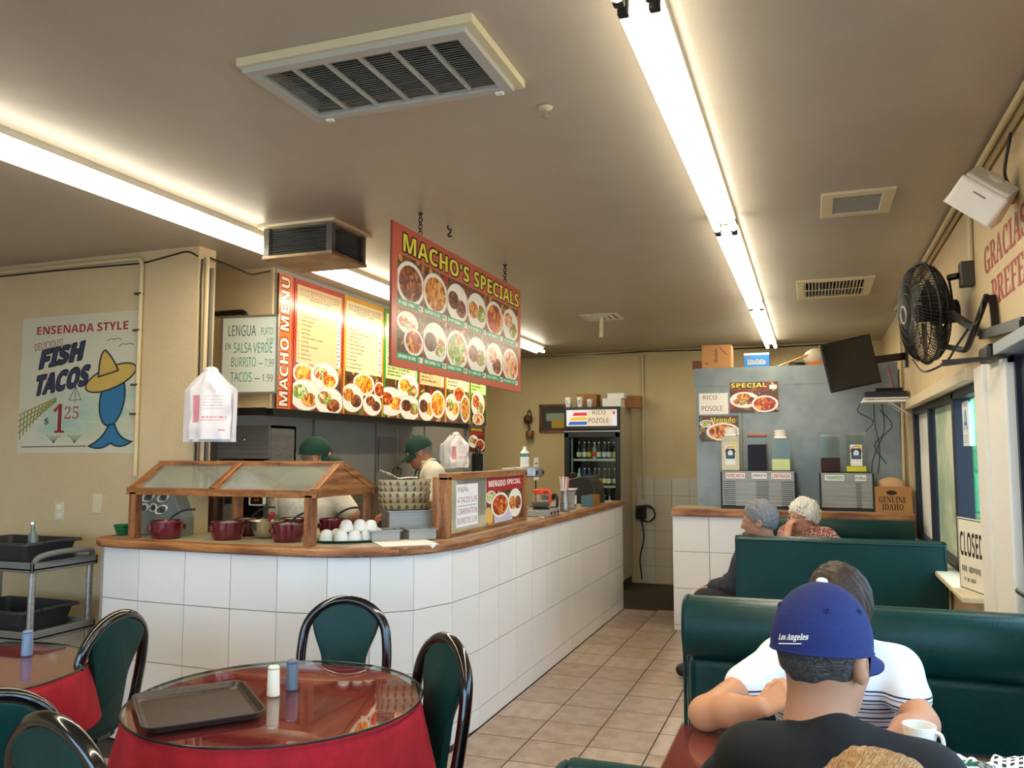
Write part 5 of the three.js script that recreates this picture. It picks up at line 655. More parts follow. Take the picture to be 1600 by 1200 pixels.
function bagBundle(name, label, c, w, h, turn, tint, draw) {            // plastic carrier bags hung up by their handles
  const g = thing(name, label, 'bags', c, turn), n = tile(64, 6, 6, 77), layer = (dx, dz, ww, hh, seed) => { const geo = new THREE.PlaneGeometry(ww, hh, 18, 24), p = geo.attributes.position; for (let i = 0; i < p.count; i++) { const u = p.getX(i) / ww + 0.5, v = p.getY(i) / hh + 0.5, pinch = v > 0.72 ? 1 - Math.pow((v - 0.72) / 0.28, 0.9) * 0.78 : 1; p.setX(i, p.getX(i) * pinch + dx * (v < 0.75 ? 1 : 0.3)); p.setZ(i, dz + 0.03 * Math.sin(u * Math.PI) * (1 - 0.4 * v) + 0.03 * (n(u * 63 + seed * 9, v * 63) - 0.5)); } geo.computeVertexNormals(); return geo; };
  const pl = phy({ color: tint, roughness: 0.5, side: THREE.DoubleSide, transmission: 0.15, thickness: 0 }); for (let i = 0; i < 4; i++) mesh('bag_layer', layer(-0.03 + i * 0.012, -0.03 + i * 0.018, w * (0.86 + 0.05 * i), h * (0.95 + 0.02 * i), i + 1), pl, g);
  mesh('front_bag', layer(0.02, 0.05, w * 0.78, h * 0.94, 7), phy({ map: canvasTex(256, 320, draw), roughness: 0.5, side: THREE.DoubleSide }), g); mesh('handle_knot', Sp(0.035, 0, h * 0.48, 0.015, 1.3, 0.8, 0.8), pl, g); mesh('hook', Tube([[0, h * 0.5, -0.05], [0, h * 0.53, -0.02], [0, h * 0.5, 0.01]], 0.004, 10), M.black, g); }
const bagPrint = (x, w, h) => { x.fillStyle = '#efe9ec'; x.fillRect(0, 0, w, h); x.fillStyle = '#e2949c'; x.fillRect(w * 0.08, h * 0.35, w * 0.18, h * 0.4); for (let i = 0; i < 5; i++) ticks(x, w * 0.36, h * (0.36 + i * 0.045), w * 0.5, h * 0.02, '#c8b0c6', i); ticks(x, w * 0.36, h * 0.66, w * 0.56, h * 0.035, '#d8505e', 8); ticks(x, w * 0.3, h * 0.71, w * 0.6, h * 0.018, '#d8707c', 9); x.fillStyle = '#d8404e'; x.fillRect(w * 0.74, h * 0.86, w * 0.14, h * 0.014); };
bagBundle('takeout_bags', 'bundle of white plastic takeout bags with red print hanging on the pillar', P('z', -3.95, 330, 634), 0.32, 0.42, 0.25, 0xe4dee0, bagPrint);
bagBundle('takeout_bags', 'bundle of white plastic takeout bags hanging by the cooking line', P('x', XM + 0.06, 711, 705), 0.3, 0.34, Math.PI / 2 - 0.5, 0xe2dedc, bagPrint);
{ const p = P('x', XM + 0.02, 745, 720), g = thing('hanging_holder', 'black hanging holder under the small red poster', 'holder', [XM + 0.03, p.y - 0.1, p.z]); mesh('pocket', Bx(0.05, 0.2, 0.2, 0, 0.08, 0, 0.01), M.black, g); for (const z of [-0.05, 0.01, 0.06]) mesh('utensil_handle', Rod([0, 0.15, z], [0.01, 0.26, z], 0.008), M.black, g); }
// kitchen bits
{ const a = P('x', -4.26, 594, 683), b = P('x', -4.26, 626, 735), g = thing('cutting_board', 'white cutting board hanging on the steel wall behind the cook', 'cutting board', [-4.27, b.y, (a.z + b.z) / 2]); mesh('board', Bx(0.016, a.y - b.y, a.z - b.z, 0, (a.y - b.y) / 2, 0, 0.006), col(0xb9b7ae, 0.5), g);
  const s = thing('wire_skimmer', 'wire skimmer hanging in front of the white cutting board', 'skimmer', [-4.22, b.y - 0.05, (a.z + b.z) / 2 - 0.08]); mesh('handle', Rod([0, 0.1, 0], [0, 0.5, 0], 0.007), M.steel, s); mesh('ring', new THREE.TorusGeometry(0.1, 0.004, 6, 30).scale(1, 0.5, 1).rotateY(Math.PI / 2).translate(0, 0.04, 0), M.black, s); mesh('wires', [-2, -1, 0, 1, 2].map((i) => Tube([[0, 0.09, 0], [0.02, 0.05, i * 0.03], [0, 0.01, i * 0.035]], 0.002, 8, 5)), M.black, s); }
{ const g = thing('prep_table', 'steel prep table behind the front counter with jars on it', 'table', [-3.93, 0, -4.77]); mesh('top', Bx(0.5, 0.03, 0.36, 0, 0.98, 0, 0.005), M.steelDull, g); for (const x of [-0.21, 0.21]) for (const z of [-0.15, 0.15]) mesh('leg', Rod([x, 0, z], [x, 0.97, z], 0.018), M.steelDull, g);
  const j = thing('glass_jar', 'clear jar with a dark lid on the prep table', 'jar', [-3.75, 0.996, -4.72]); mesh('jar', Lathe([[0, 0], [0.06, 0], [0.065, 0.01], [0.065, 0.2], [0.055, 0.22]], 28), M.plasticClear, j); mesh('contents', Cy(0.058, 0.058, 0.1, 0, 0.055, 0), col(0xc9bb9a, 0.8), j); mesh('lid', Cy(0.058, 0.058, 0.06, 0, 0.25, 0), M.black, j);
  const b = thing('spice_bottle', 'tall brown bottle with a white cap on the prep table', 'bottle', [-3.89, 0.996, -4.7]); mesh('body', Cy(0.05, 0.05, 0.28, 0, 0.14, 0), col(0x4a2a16, 0.4), b); mesh('cap', Cy(0.045, 0.045, 0.04, 0, 0.3, 0), M.white, b); }
{ const p = P('z', -4.75, 402, 782), g = thing('order_display', 'small black framed display with red digits behind the crocks', 'display', [p.x, p.y, -4.75]); g.position.y = 1.27; mesh('screen', Bx(0.1, 0.12, 0.02, 0, 0, 0, 0.004), M.black, g); for (const s of [-1, 1]) { mesh('frame_bar', Bx(0.12, 0.008, 0.026, 0, s * 0.062, 0), M.white, g); mesh('frame_bar', Bx(0.008, 0.13, 0.026, s * 0.056, 0, 0), M.white, g); } mesh('digits', [Bx(0.012, 0.006, 0.002, -0.01, -0.03, 0.011), Bx(0.012, 0.006, 0.002, 0.012, -0.03, 0.011)], std({ color: 0x401010, emissive: 0xff3020, emissiveIntensity: 0.8 }), g); mesh('stand', Bx(0.02, 0.26, 0.02, 0, -0.19, -0.01), M.black, g); mesh('foot', Bx(0.12, 1.0, 0.1, 0, -0.77, -0.02), M.steelDull, g); }
// ---------------------------------------------------------------- back wall: fridge, pictures, conduit
{ const x0 = -2.75, x1 = -2.085, zf = -9.4, zb = -10.03, H = 2.1, cx = (x0 + x1) / 2, W = x1 - x0, D = zf - zb, g = thing('drinks_fridge', 'tall black glass door drinks fridge with a lit RICO POZOLE header', 'fridge', [cx, 0, zf]);
  const side = std({ color: 0xb4ab98, roughness: 0.45 }); mesh('side_panel', Bx(0.03, H - 0.1, D, W / 2 - 0.015, H / 2 + 0.05, -D / 2), side, g); mesh('side_panel', Bx(0.03, H - 0.1, D, -W / 2 + 0.015, H / 2 + 0.05, -D / 2), M.black, g); mesh('back_panel', Bx(W - 0.06, H - 0.1, 0.03, 0, H / 2 + 0.05, -D + 0.015), M.black, g); mesh('top_panel', Bx(W - 0.06, 0.03, D, 0, H - 0.015, -D / 2), M.black, g); mesh('base', Bx(W - 0.02, 0.1, D - 0.03, 0, 0.05, -D / 2), M.black, g); mesh('floor_panel', Bx(W - 0.06, 0.1, D - 0.03, 0, 0.15, -D / 2), M.black, g);
  mesh('header', Bx(W, 0.27, 0.05, 0, H - 0.135, 0.0, 0.01), M.black, g);
  const hd = (x, w, h) => { x.fillStyle = '#d8d6de'; x.fillRect(0, 0, w, h); [['#cc2c34', 0.16], ['#e2b22c', 0.44], ['#2a62b4', 0.72]].forEach(([c, y], i) => { x.fillStyle = c; x.beginPath(); x.moveTo(w * (0.16 - i * 0.045), h * y); x.lineTo(w * 0.41, h * y); x.lineTo(w * 0.41, h * (y + 0.2)); x.lineTo(w * (0.12 - i * 0.045), h * (y + 0.2)); x.fill(); }); x.fillStyle = '#d8c8b0'; x.fillRect(w * 0.42, 0, w * 0.48, h); fitText(x, 'RICO', w * 0.65, h * 0.18, w * 0.26, h * 0.24, '60px sans-serif', '#4a2a24'); fitText(x, 'POZOLE', w * 0.64, h * 0.66, w * 0.4, h * 0.3, '60px sans-serif', '#4a2a24'); x.fillStyle = '#cc2c44'; x.fillRect(w * 0.92, h * 0.1, w * 0.04, h * 0.2); };
  const ht = canvasTex(512, 180, hd); mesh('lit_sign', new THREE.PlaneGeometry(W - 0.06, 0.19), std({ map: ht, emissive: 0xffffff, emissiveMap: ht, emissiveIntensity: 0.35, roughness: 0.3 }), g, [0, H - 0.13, 0.0265]);
  const y0 = 0.2, y1 = H - 0.3, dr = 0.05; for (const s of [-1, 1]) mesh('door_stile', Bx(0.055, y1 - y0, dr, s * (W / 2 - 0.028), (y0 + y1) / 2, 0, 0.006), M.black, g); for (const y of [y0 + 0.03, y1 - 0.03]) mesh('door_rail', Bx(W, 0.06, dr, 0, y, 0, 0.006), M.black, g); mesh('door_glass', Bx(W - 0.1, y1 - y0 - 0.1, 0.006, 0, (y0 + y1) / 2, 0.01), M.glass, g); mesh('chrome_strip', Bx(W, 0.014, 0.052, 0, H - 0.285, 0), M.steel, g); mesh('handle', Rod([-W / 2 + 0.03, 0.9, 0.05], [-W / 2 + 0.03, 1.3, 0.05], 0.012), M.black, g); mesh('inner_liner', Bx(0.02, 1.5, 0.04, -W / 2 + 0.07, 1.05, -0.08), M.steel, g);
  const ys = [0.55, 0.86, 1.17, 1.48]; for (const y of ys) mesh('shelf', [Bx(W - 0.08, 0.008, D - 0.12, 0, y, -D / 2 - 0.02), Bx(W - 0.1, 0.024, 0.012, 0.01, y, -0.085)], col(0xa9b6b6, 0.4, 0.3), g);
  const kinds = [[0x1c1208, 0xd8d4c4, 'brown bottle with a pale label in the drinks fridge', 'brown bottles in the fridge'], [0x1c1208, 0xd6c22c, 'brown bottle with a yellow label in the drinks fridge', 'yellow labelled bottles in the fridge'], [0x9fb4a4, 0xc83a34, 'clear bottle with a red label in the drinks fridge', 'red labelled bottles in the fridge'], [0x203a78, 0xcfd6e0, 'dark blue bottle with a white label in the drinks fridge', 'blue bottles in the fridge'], [0x2a1a0c, 0xe2d8a0, 'brown bottle with a gold label in the drinks fridge', 'gold labelled bottles in the fridge'], [0x2a4a24, 0xe8e6dc, 'green bottle with a white label in the drinks fridge', 'green bottles in the fridge']], protos = {};
  const put = (k, x, y, z, h, sh) => { const key = k + sh; let [hex, tg, l, gr] = kinds[k]; l = l.replace('in the', 'on the ' + sh + ' shelf of the'); gr = gr.replace('in the', 'on the ' + sh + ' shelf of the'); if (!protos[key]) protos[key] = bottle([x, y, z], 'bottle', l, hex, h, tg, 0, gr, false); else copy(protos[key], [x, y, z]); };
  [[1.485, [0, 0, 1, 2, 0, 3, 0, 4]], [1.175, [2, 3, 3, 0, 4, 4, 0, 0]], [0.865, [2, 5, 5, 0, 5, 0, 2, 0]], [0.555, [0, 4, 0, 1, 0, 3, 0, 2]]].forEach(([y, row]) => row.forEach((k, i) => put(k, x0 + 0.13 + i * 0.061 , y, zf - 0.16 - (i % 2) * 0.03, 0.2, y > 1.4 ? 'top' : y > 1.1 ? 'second' : y > 0.8 ? 'third' : 'lowest')));
  // cups and boxes on top
  [['L', 889, 0.12, 0.042], ['M', 907, 0.125, 0.038], ['S', 922, 0.095, 0.033]].forEach(([s, px, h, r]) => { const p = P('z', zf - 0.12, px, 634), c = thing('paper_cup', 'white paper cup marked ' + s + ' standing on the fridge', 'cup', [p.x, H, zf - 0.1]); mesh('cup', Lathe([[0, 0], [r * 0.72, 0], [r, h], [r * 1.05, h + 0.003], [r * 0.95, h], [r * 0.68, 0.006]], 26), M.white, c); mesh('letter', new THREE.CylinderGeometry(r * 0.93, r * 0.8, h * 0.6, 20, 1, true, -0.7, 1.4).translate(0, h * 0.5, 0.0012), print((x, w, hh) => { x.fillStyle = '#efece4'; x.fillRect(0, 0, w, hh); fitText(x, s === 'M' ? 'm' : s, w * 0.5, hh * 0.5, w * 0.5, hh * 0.7, 'bold 80px sans-serif', '#2c4a52'); }, 96, 96), c); });
  const box = (px0, px1, py0, z, mat, name, label, d, h) => { const a = P('z', z, px0, py0), b = P('z', z, px1, py0), c = thing(name, label, 'box', [(a.x + b.x) / 2, H, z - d / 2]); mesh('carton', metric(Bx(b.x - a.x, h, d, 0, h / 2, 0, 0.003)), mat, c); mesh('lid_flap', Bx(b.x - a.x + 0.004, 0.02, d + 0.004, 0, h - 0.008, 0, 0.002), mat, c); return c; };
  box(901, 932, 620, zf - 0.26, M.cardboard, 'cardboard_box', 'brown cardboard box behind the paper cups on the fridge', 0.2, 0.17); const wb = box(941, 970, 625, zf - 0.1, M.white, 'white_carton', 'white carton on the fridge, a smaller one on it', 0.3, 0.1); const sb = box(949, 975, 618, zf - 0.14, M.white, 'white_carton', 'small white carton lying on the larger one on the fridge', 0.22, 0.06); sb.position.y = H + 0.103; box(976, 999, 620, zf - 0.32, M.cardboard, 'cardboard_box', 'brown cardboard box hanging over the right edge of the fridge top', 0.2, 0.14);
}
{ const p = P('z', BW + 0.02, 828, 665), g = thing('clay_jug', 'brown hanging clay jug on the ochre back wall', 'ornament', [p.x, p.y, BW + 0.08]); const br = col(0x5a3218, 0.5); mesh('loop', Tube([[-0.05, 0.1, -0.05], [-0.01, 0.2, -0.07], [0.03, 0.1, -0.05]], 0.008, 12), M.black, g); mesh('upper_jug', Lathe([[0, -0.04], [0.04, -0.03], [0.06, 0.02], [0.045, 0.06], [0.03, 0.07]], 24), br, g, [-0.01, 0.06, -0.01]); mesh('lower_jug', Lathe([[0, -0.05], [0.045, -0.05], [0.055, 0], [0.05, 0.05], [0.03, 0.055]], 24), col(0x8a5a24, 0.4), g, [0.02, -0.12, 0]); mesh('strap', Rod([0.0, 0.02, 0.01], [0.02, -0.07, 0.01], 0.012), M.black, g); }
{ const a = P('z', BW, 845, 634), b = P('z', BW, 892, 674), w = b.x - a.x, h = a.y - b.y, g = thing('framed_picture', 'wood framed display with a banknote on the ochre wall beside the fridge', 'picture', [(a.x + b.x) / 2, b.y, BW + 0.012]); mesh('backing', Bx(w, h, 0.01, 0, h / 2, 0), col(0x44423c, 0.7), g); for (const s of [0, 1]) mesh('frame_rail', metric(Bx(w + 0.03, 0.03, 0.022, 0, s * h, 0.004)), M.oakDark, g); for (const s of [-1, 1]) mesh('frame_rail', metric(Bx(0.03, h, 0.022, s * w / 2, h / 2, 0.004), 'y'), M.oakDark, g); mesh('banknote', Bx(w * 0.6, h * 0.3, 0.002, 0, h * 0.55, 0.007), col(0x9aa890, 0.7), g).rotation.z = 0.0; mesh('yellow_card', Bx(w * 0.5, h * 0.3, 0.002, 0.05, h * 0.28, 0.0075), col(0xc8a22c, 0.7), g); }
{ const z = BW + 0.025, a = P('z', BW, 1004, 553), b = P('z', BW, 1006, 785); pipe('wall_conduit', 'painted conduit bending down the back wall beside the fridge', [V(-4.2, CEIL - 0.045, z), V(a.x, CEIL - 0.045, z), V(a.x, 1.0, z)], 0.018, M.conduit, 'conduit'); pipe('wall_cable', 'black cable tacked along the top of the back wall', [V(-4.2, CEIL - 0.02, z), V(-2.6, CEIL - 0.035, z), V(-1.9, CEIL - 0.015, z), V(-1.0, CEIL - 0.03, z), V(0.4, CEIL - 0.025, z)], 0.008, M.black, 'cable');
  const bx = P('z', BW, 1003, 800), g = thing('junction_box', 'black power box with a coiled cable on the tiled back wall', 'power box', [bx.x, bx.y, BW + 0.05]); mesh('box', Bx(0.12, 0.16, 0.06, 0, 0, 0, 0.01), M.black, g); mesh('cable_coil', [at(new THREE.TorusGeometry(0.1, 0.008, 6, 30), 0.07, -0.01, 0.04, 0.1, 0.2, 0), at(new THREE.TorusGeometry(0.085, 0.008, 6, 30), 0.09, -0.02, 0.045, 0.05, 0.1, 0)], M.black, g); mesh('cable_drop', Tube([[0, -0.08, 0], [0.03, -0.3, 0.0], [-0.02, -0.55, 0.0], [0, -0.8, 0]], 0.008, 16), M.black, g); }
// ---------------------------------------------------------------- drink machines, posters and boxes at the cold room
function tank(px, py0, py1, z, w, liquid, level, lidMat, label, badge, jug) { const p = P('z', z, px, py1), h = P('z', z, px, py0).y - p.y, g = thing('drink_tank', label, 'drink tank', [p.x, p.y, z]); const t = 0.004, d = w;
  const k = h * level, e = h - k, ym = k + e / 2; mesh('walls', [Bx(w, e, t, 0, ym, d / 2), Bx(w, e, t, 0, ym, -d / 2), Bx(t, e, d, w / 2, ym, 0), Bx(t, e, d, -w / 2, ym, 0)], jug ? phy({ color: 0xe9e4cc, transmission: 0.55, roughness: 0.3, thickness: 0 }) : M.tankWall, g); mesh('drink', Bx(w + 0.003, k, d + 0.003, 0, k / 2, 0, 0.006), phy({ color: liquid, roughness: 0.3, specularIntensity: 0.35 }), g);
  if (lidMat === 'cap') { mesh('shoulder', Bx(w * 0.7, 0.02, d * 0.7, 0, h + 0.01, 0, 0.008), M.white, g); mesh('cap', Cy(w * 0.34, w * 0.34, 0.06, 0, h + 0.05, 0), M.white, g); } else if (lidMat) mesh('lid', Bx(w + 0.012, 0.026, d + 0.012, 0, h + 0.012, 0, 0.008), lidMat, g);
  if (badge) { mesh('badge', Bx(w * 0.62, h * 0.58, 0.002, 0.0, h * 0.45, d / 2 + 0.004), print((x, W, H) => { x.fillStyle = '#e8ebe6'; x.fillRect(0, 0, W, H); x.fillStyle = '#26384a'; x.fillRect(W * 0.08, H * 0.18, W * 0.84, H * 0.5); x.fillStyle = '#e0e6e8'; x.beginPath(); x.arc(W * 0.5, H * 0.42, W * 0.24, 0, 7); x.fill(); x.fillStyle = '#3c5c8c'; x.fillRect(W * 0.2, H * 0.5, W * 0.6, H * 0.12); x.strokeStyle = '#c8402c'; x.lineWidth = 8; x.beginPath(); x.arc(W * 0.5, H * 0.42, W * 0.48, 3.3, 6.1); x.stroke(); x.fillStyle = '#e8c62c'; x.beginPath(); x.ellipse(W * 0.78, H * 0.1, W * 0.2, H * 0.08, -0.2, 0, 7); x.fill(); x.fillStyle = '#f4f4f2'; x.fillRect(W * 0.08, H * 0.76, W * 0.84, H * 0.22); }, 128, 180), g); } return g; }
function machine(pa, pb, label, notes, slots) { const z = -7.6, a = P('z', z, ...pa), b = P('z', z, ...pb), w = b.x - a.x, y0 = 1.0705, h = a.y - y0 - 0.01, g = thing('drink_machine', label, 'drink machine', [(a.x + b.x) / 2, y0, z]); mesh('body', Bx(w - 0.04, h, 0.26, 0, h / 2 + 0.01, -0.14), M.black, g); mesh('front_panel', metric(Bx(w - 0.02, h - 0.02, 0.012, 0, h / 2 + 0.015, -0.004, 0.004)), M.machine, g); for (const s of [-1, 1]) mesh('side_trim', Bx(0.014, h, 0.28, s * (w / 2 - 0.006), h / 2, -0.13, 0.004), M.black, g); mesh('base_strip', Bx(w, 0.02, 0.28, 0, 0.01, -0.13), M.black, g);
  for (const [cx, ww, n] of slots) { const sl = []; for (let i = 0; i < n; i++) sl.push(Bx(w * ww, 0.005, 0.003, w * cx, 0.03 + i * (h - 0.1) / n, 0.0025)); mesh('vent_slots', sl, M.black, g); }
  for (const [cx, ww, s, ink] of notes) { const m = mesh('name_tag', Bx(w * ww, 0.05, 0.001, w * cx, h - 0.035, 0.0032), print((x, W, H) => { x.fillStyle = '#efece6'; x.fillRect(0, 0, W, H); fitText(x, s, W / 2, H / 2, W * 0.9, H * 0.6, 'bold 40px sans-serif', ink); }, 200, 70), g); } }
machine([1126, 735], [1243, 735], 'wide steel drink machine with three tanks, JAMAICA in the middle', [[-0.3, 0.26, 'HORCHATA', '#c8464e'], [0.02, 0.2, 'JAMAICA', '#4a4a50'], [0.31, 0.26, 'LIMONADA', '#c8464e']], [[-0.38, 0.16, 13], [0.06, 0.17, 13], [0.39, 0.16, 13]]);
machine([1280, 738], [1365, 738], 'narrow steel drink machine with two tanks beside the potato box', [[-0.22, 0.36, 'TAMARINDO', '#2f8a5a'], [0.26, 0.2, 'PIÑA', '#2f8a5a']], [[0.22, 0.1, 13]]);
const zt = -7.7; tank(1143, 682, 735, zt, 0.15, 0xd9d0b0, 0.85, 'cap', 'cream jug shaped tank of horchata with a white cap', true, true); tank(1184, 683, 735, zt, 0.15, 0x1c0a10, 0.78, col(0xa8584c, 0.5), 'tank of dark red drink with a pink lid'); tank(1221, 686, 735, zt, 0.15, 0xcfdc9c, 0.36, 'cap', 'clear tank a third full of pale green limeade with a white cap'); tank(1298, 683, 737, zt, 0.15, 0x3c2016, 0.4, M.plasticClear, 'clear tank less than half full of brown tamarind drink'); tank(1338, 680, 737, zt, 0.15, 0xd8d23c, 0.15, M.plasticClear, 'clear tank with a printed badge and a little yellow drink', true);
{ const z = -7.6, a = P('z', z, 1370, 760), b = P('z', z, 1432, 801), w = b.x - a.x, h = a.y - 1.07, g = thing('potato_box', 'cardboard GENUINE IDAHO box holding a paper sack on the drinks counter', 'box', [(a.x + b.x) / 2 - 0.03, 1.0705, z - 0.1]); mesh('carton', metric(join([Bx(w, h, 0.006, 0, h / 2, 0.1), Bx(w, h, 0.006, 0, h / 2, -0.1), Bx(0.006, h, 0.2, -w / 2, h / 2, 0), Bx(0.006, h, 0.2, w / 2, h / 2, 0), Bx(w, 0.006, 0.2, 0, 0.003, 0)])), M.cardboard, g);
  mesh('print', new THREE.PlaneGeometry(w - 0.004, h - 0.004), print((x, W, H) => { x.fillStyle = '#b07f4c'; x.fillRect(0, 0, W, H); fitText(x, 'GENUINE', W * 0.5, H * 0.52, W * 0.72, H * 0.24, 'bold 80px serif', '#20160e'); fitText(x, 'IDAHO', W * 0.5, H * 0.81, W * 0.56, H * 0.24, 'bold 80px serif', '#20160e'); x.fillStyle = '#2c1c10'; x.beginPath(); x.ellipse(W * 0.48, H * 0.24, W * 0.14, H * 0.09, 0, 0, 7); x.fill(); }, 400, 280, 0.85), g, [0, h / 2, 0.1035]); const s = thing('paper_sack', 'tan paper sack bulging out of the potato box', 'sack', [(a.x + b.x) / 2 - 0.03, 1.08, z - 0.1]); mesh('sack', Sp(0.12, 0, h - 0.04, 0, 1.05, 0.9, 0.7), col(0xc79f74, 0.85), s); }
{ const z = -7.948; poster('handwritten_sheet', 'white handwritten RICO POSOLE sheet taped on the grey cold room', 'z', z, 1092, 615, 1138, 647, (x, w, h) => { x.fillStyle = '#efeae2'; x.fillRect(0, 0, w, h); fitText(x, 'RICO', w * 0.38, h * 0.2, w * 0.48, h * 0.2, '60px sans-serif', '#6a3a34'); fitText(x, 'POSOLE', w * 0.45, h * 0.72, w * 0.72, h * 0.24, '60px sans-serif', '#6a3a34'); }, 320, 230, 0.7);
  poster('food_poster', 'printed SPECIAL poster with a plate and a soup bowl on the cold room', 'z', z, 1140, 598, 1217, 644, (x, w, h) => { table_(x, 0, 0, w, h, 91); fitText(x, 'SPECIAL', w * 0.4, h * 0.1, w * 0.74, h * 0.15, 'bold 80px sans-serif', '#f0e03a', '#5a2a10', 8); fitText(x, 'Tacos served with rice', w * 0.42, h * 0.25, w * 0.78, h * 0.1, 'bold 50px sans-serif', '#c81e34'); dish(x, w * 0.3, h * 0.58, w * 0.3, h * 0.26, ['meat', 'salad', 'rice'], 15); dish(x, w * 0.72, h * 0.72, w * 0.27, h * 0.27, ['stew'], 16); x.fillStyle = '#efece8'; x.fillRect(w * 0.82, h * 0.1, w * 0.15, h * 0.14); }, 600, 360);
  poster('food_poster', 'printed Menudo poster with a red soup bowl on the cold room', 'z', z, 1092, 650, 1155, 690, (x, w, h) => { table_(x, 0, 0, w, h, 95); fitText(x, 'Menudo', w * 0.6, h * 0.17, w * 0.62, h * 0.22, 'bold 80px serif', '#f0dc3a', '#3a1a08', 8); dish(x, w * 0.6, h * 0.62, w * 0.42, h * 0.34, ['stew'], 17); dish(x, w * 0.2, h * 0.3, w * 0.18, h * 0.14, ['salad'], 18); }, 480, 310); }
function topBox(px0, px1, pyTop, mat, name, label, z, d, draw, face) { const a = P('z', z, px0, pyTop), b = P('z', z, px1, pyTop), y = 2.361, h = Math.max(0.08, a.y - y), w = b.x - a.x, g = thing(name, label, 'box', [(a.x + b.x) / 2, y, z - d / 2]); mesh('carton', metric(Bx(w, h, d, 0, h / 2, 0, 0.002)), mat, g); if (draw) mesh('print', new THREE.PlaneGeometry(w - 0.004, h - 0.004), print(draw, 256, Math.round(256 * h / w), 0.6), g, [0, h / 2, d / 2 + 0.0012]); return g; }
topBox(1096, 1142, 540, M.cardboard, 'cardboard_box', 'brown printed cardboard box on top of the cold room corner', -8.0, 0.24, (x, w, h) => { x.fillStyle = '#b5814c'; x.fillRect(0, 0, w, h); x.save(); x.translate(w * 0.5, h * 0.5); x.rotate(-Math.PI / 2); fitText(x, 'Modelo', h * 0.05, -w * 0.02, h * 0.62, w * 0.12, 'bold 60px serif', '#4a2c24'); x.restore(); x.strokeStyle = '#8a3428'; x.lineWidth = 8; x.beginPath(); x.moveTo(w * 0.62, h * 0.1); x.lineTo(w * 0.88, h * 0.45); x.stroke(); ticks(x, w * 0.1, h * 0.75, w * 0.2, h * 0.08, '#5a3828', 3); });
topBox(1082, 1097, 568, col(0x6a4024, 0.8), 'cardboard_box', 'dark brown carton hanging over the cold room edge', -8.0, 0.2);
topBox(1162, 1202, 552, col(0x2a6cae, 0.5), 'beer_carton', 'bright blue beer carton standing on the cold room', -8.02, 0.16, (x, w, h) => { x.fillStyle = '#2f7cc0'; x.fillRect(0, 0, w, h); x.fillStyle = '#dfe6ec'; x.fillRect(0, 0, w, h * 0.14); fitText(x, 'Modelo', w * 0.5, h * 0.62, w * 0.7, h * 0.3, 'bold 60px serif', '#16202c', '#e8e6dc', 8); x.fillStyle = '#c83a3a'; x.fillRect(w * 0.05, h * 0.16, w * 0.2, h * 0.06); });
{ const s = (n, l, a, b, r, m, c) => pipe(n, l, [P('z', -8.05, ...a), P('z', -8.05, ...b)], r, m, c); s('wood_stick', 'long pale wooden stick lying across the cold room top', [1208, 576], [1284, 546], 0.01, M.oakPale, 'stick');
  const p = P('z', -8.05, 1270, 570), g = thing('tool_bag', 'pale cloth bag with an orange strip among clutter on the cold room', 'bag', [p.x + 0.03, 2.361, -8.1]); mesh('bag', Sp(0.1, 0, 0.08, 0, 1.1, 0.85, 0.8), col(0xb9ae98, 0.85), g); mesh('orange_strip', Bx(0.18, 0.03, 0.06, 0.02, 0.015, 0.09), col(0xc8701e, 0.6), g); const q = P('z', -8.05, 1245, 571), k = thing('cable_coil', 'coil of dark cable lying on the cold room', 'cable', [q.x, 2.372, -8.1]); mesh('coil', [at(new THREE.TorusGeometry(0.08, 0.01, 6, 28), 0, 0, 0, Math.PI / 2), at(new THREE.TorusGeometry(0.065, 0.01, 6, 28), 0, 0.018, 0, Math.PI / 2)], M.black, k); }
// ---------------------------------------------------------------- television, shelf, fan, speaker on the right wall
{ const c = P('z', -7.3, 1329, 568), g = thing('television', 'small black television tilted on a wall arm above the booths', 'television', c); g.rotation.set(0.08, 0.12, 0.2); mesh('case', Bx(0.4, 0.41, 0.05, 0, 0, -0.025, 0.01), M.black, g); mesh('screen', Bx(0.375, 0.375, 0.004, 0, 0.006, 0.002), phy({ color: 0x0b0b0c, roughness: 0.16 }), g); mesh('lower_bezel', Bx(0.39, 0.016, 0.01, 0, -0.195, 0.003), M.blackMatte, g);
  const a = thing('tv_arm', 'black metal wall arm behind the television', 'bracket'); const w = V(XR, 2.36, -7.5); mesh('arm', Bar([c.x + 0.1, c.y + 0.02, -7.36], [w.x - 0.02, 2.36, -7.5], 0.05, 0.06), M.black, a); mesh('wall_plate', Bx(0.02, 0.18, 0.12, XR - 0.01, 2.36, -7.5), M.black, a); mesh('vesa_plate', Bx(0.12, 0.12, 0.015, c.x + 0.06, c.y + 0.01, -7.36), M.black, a); }
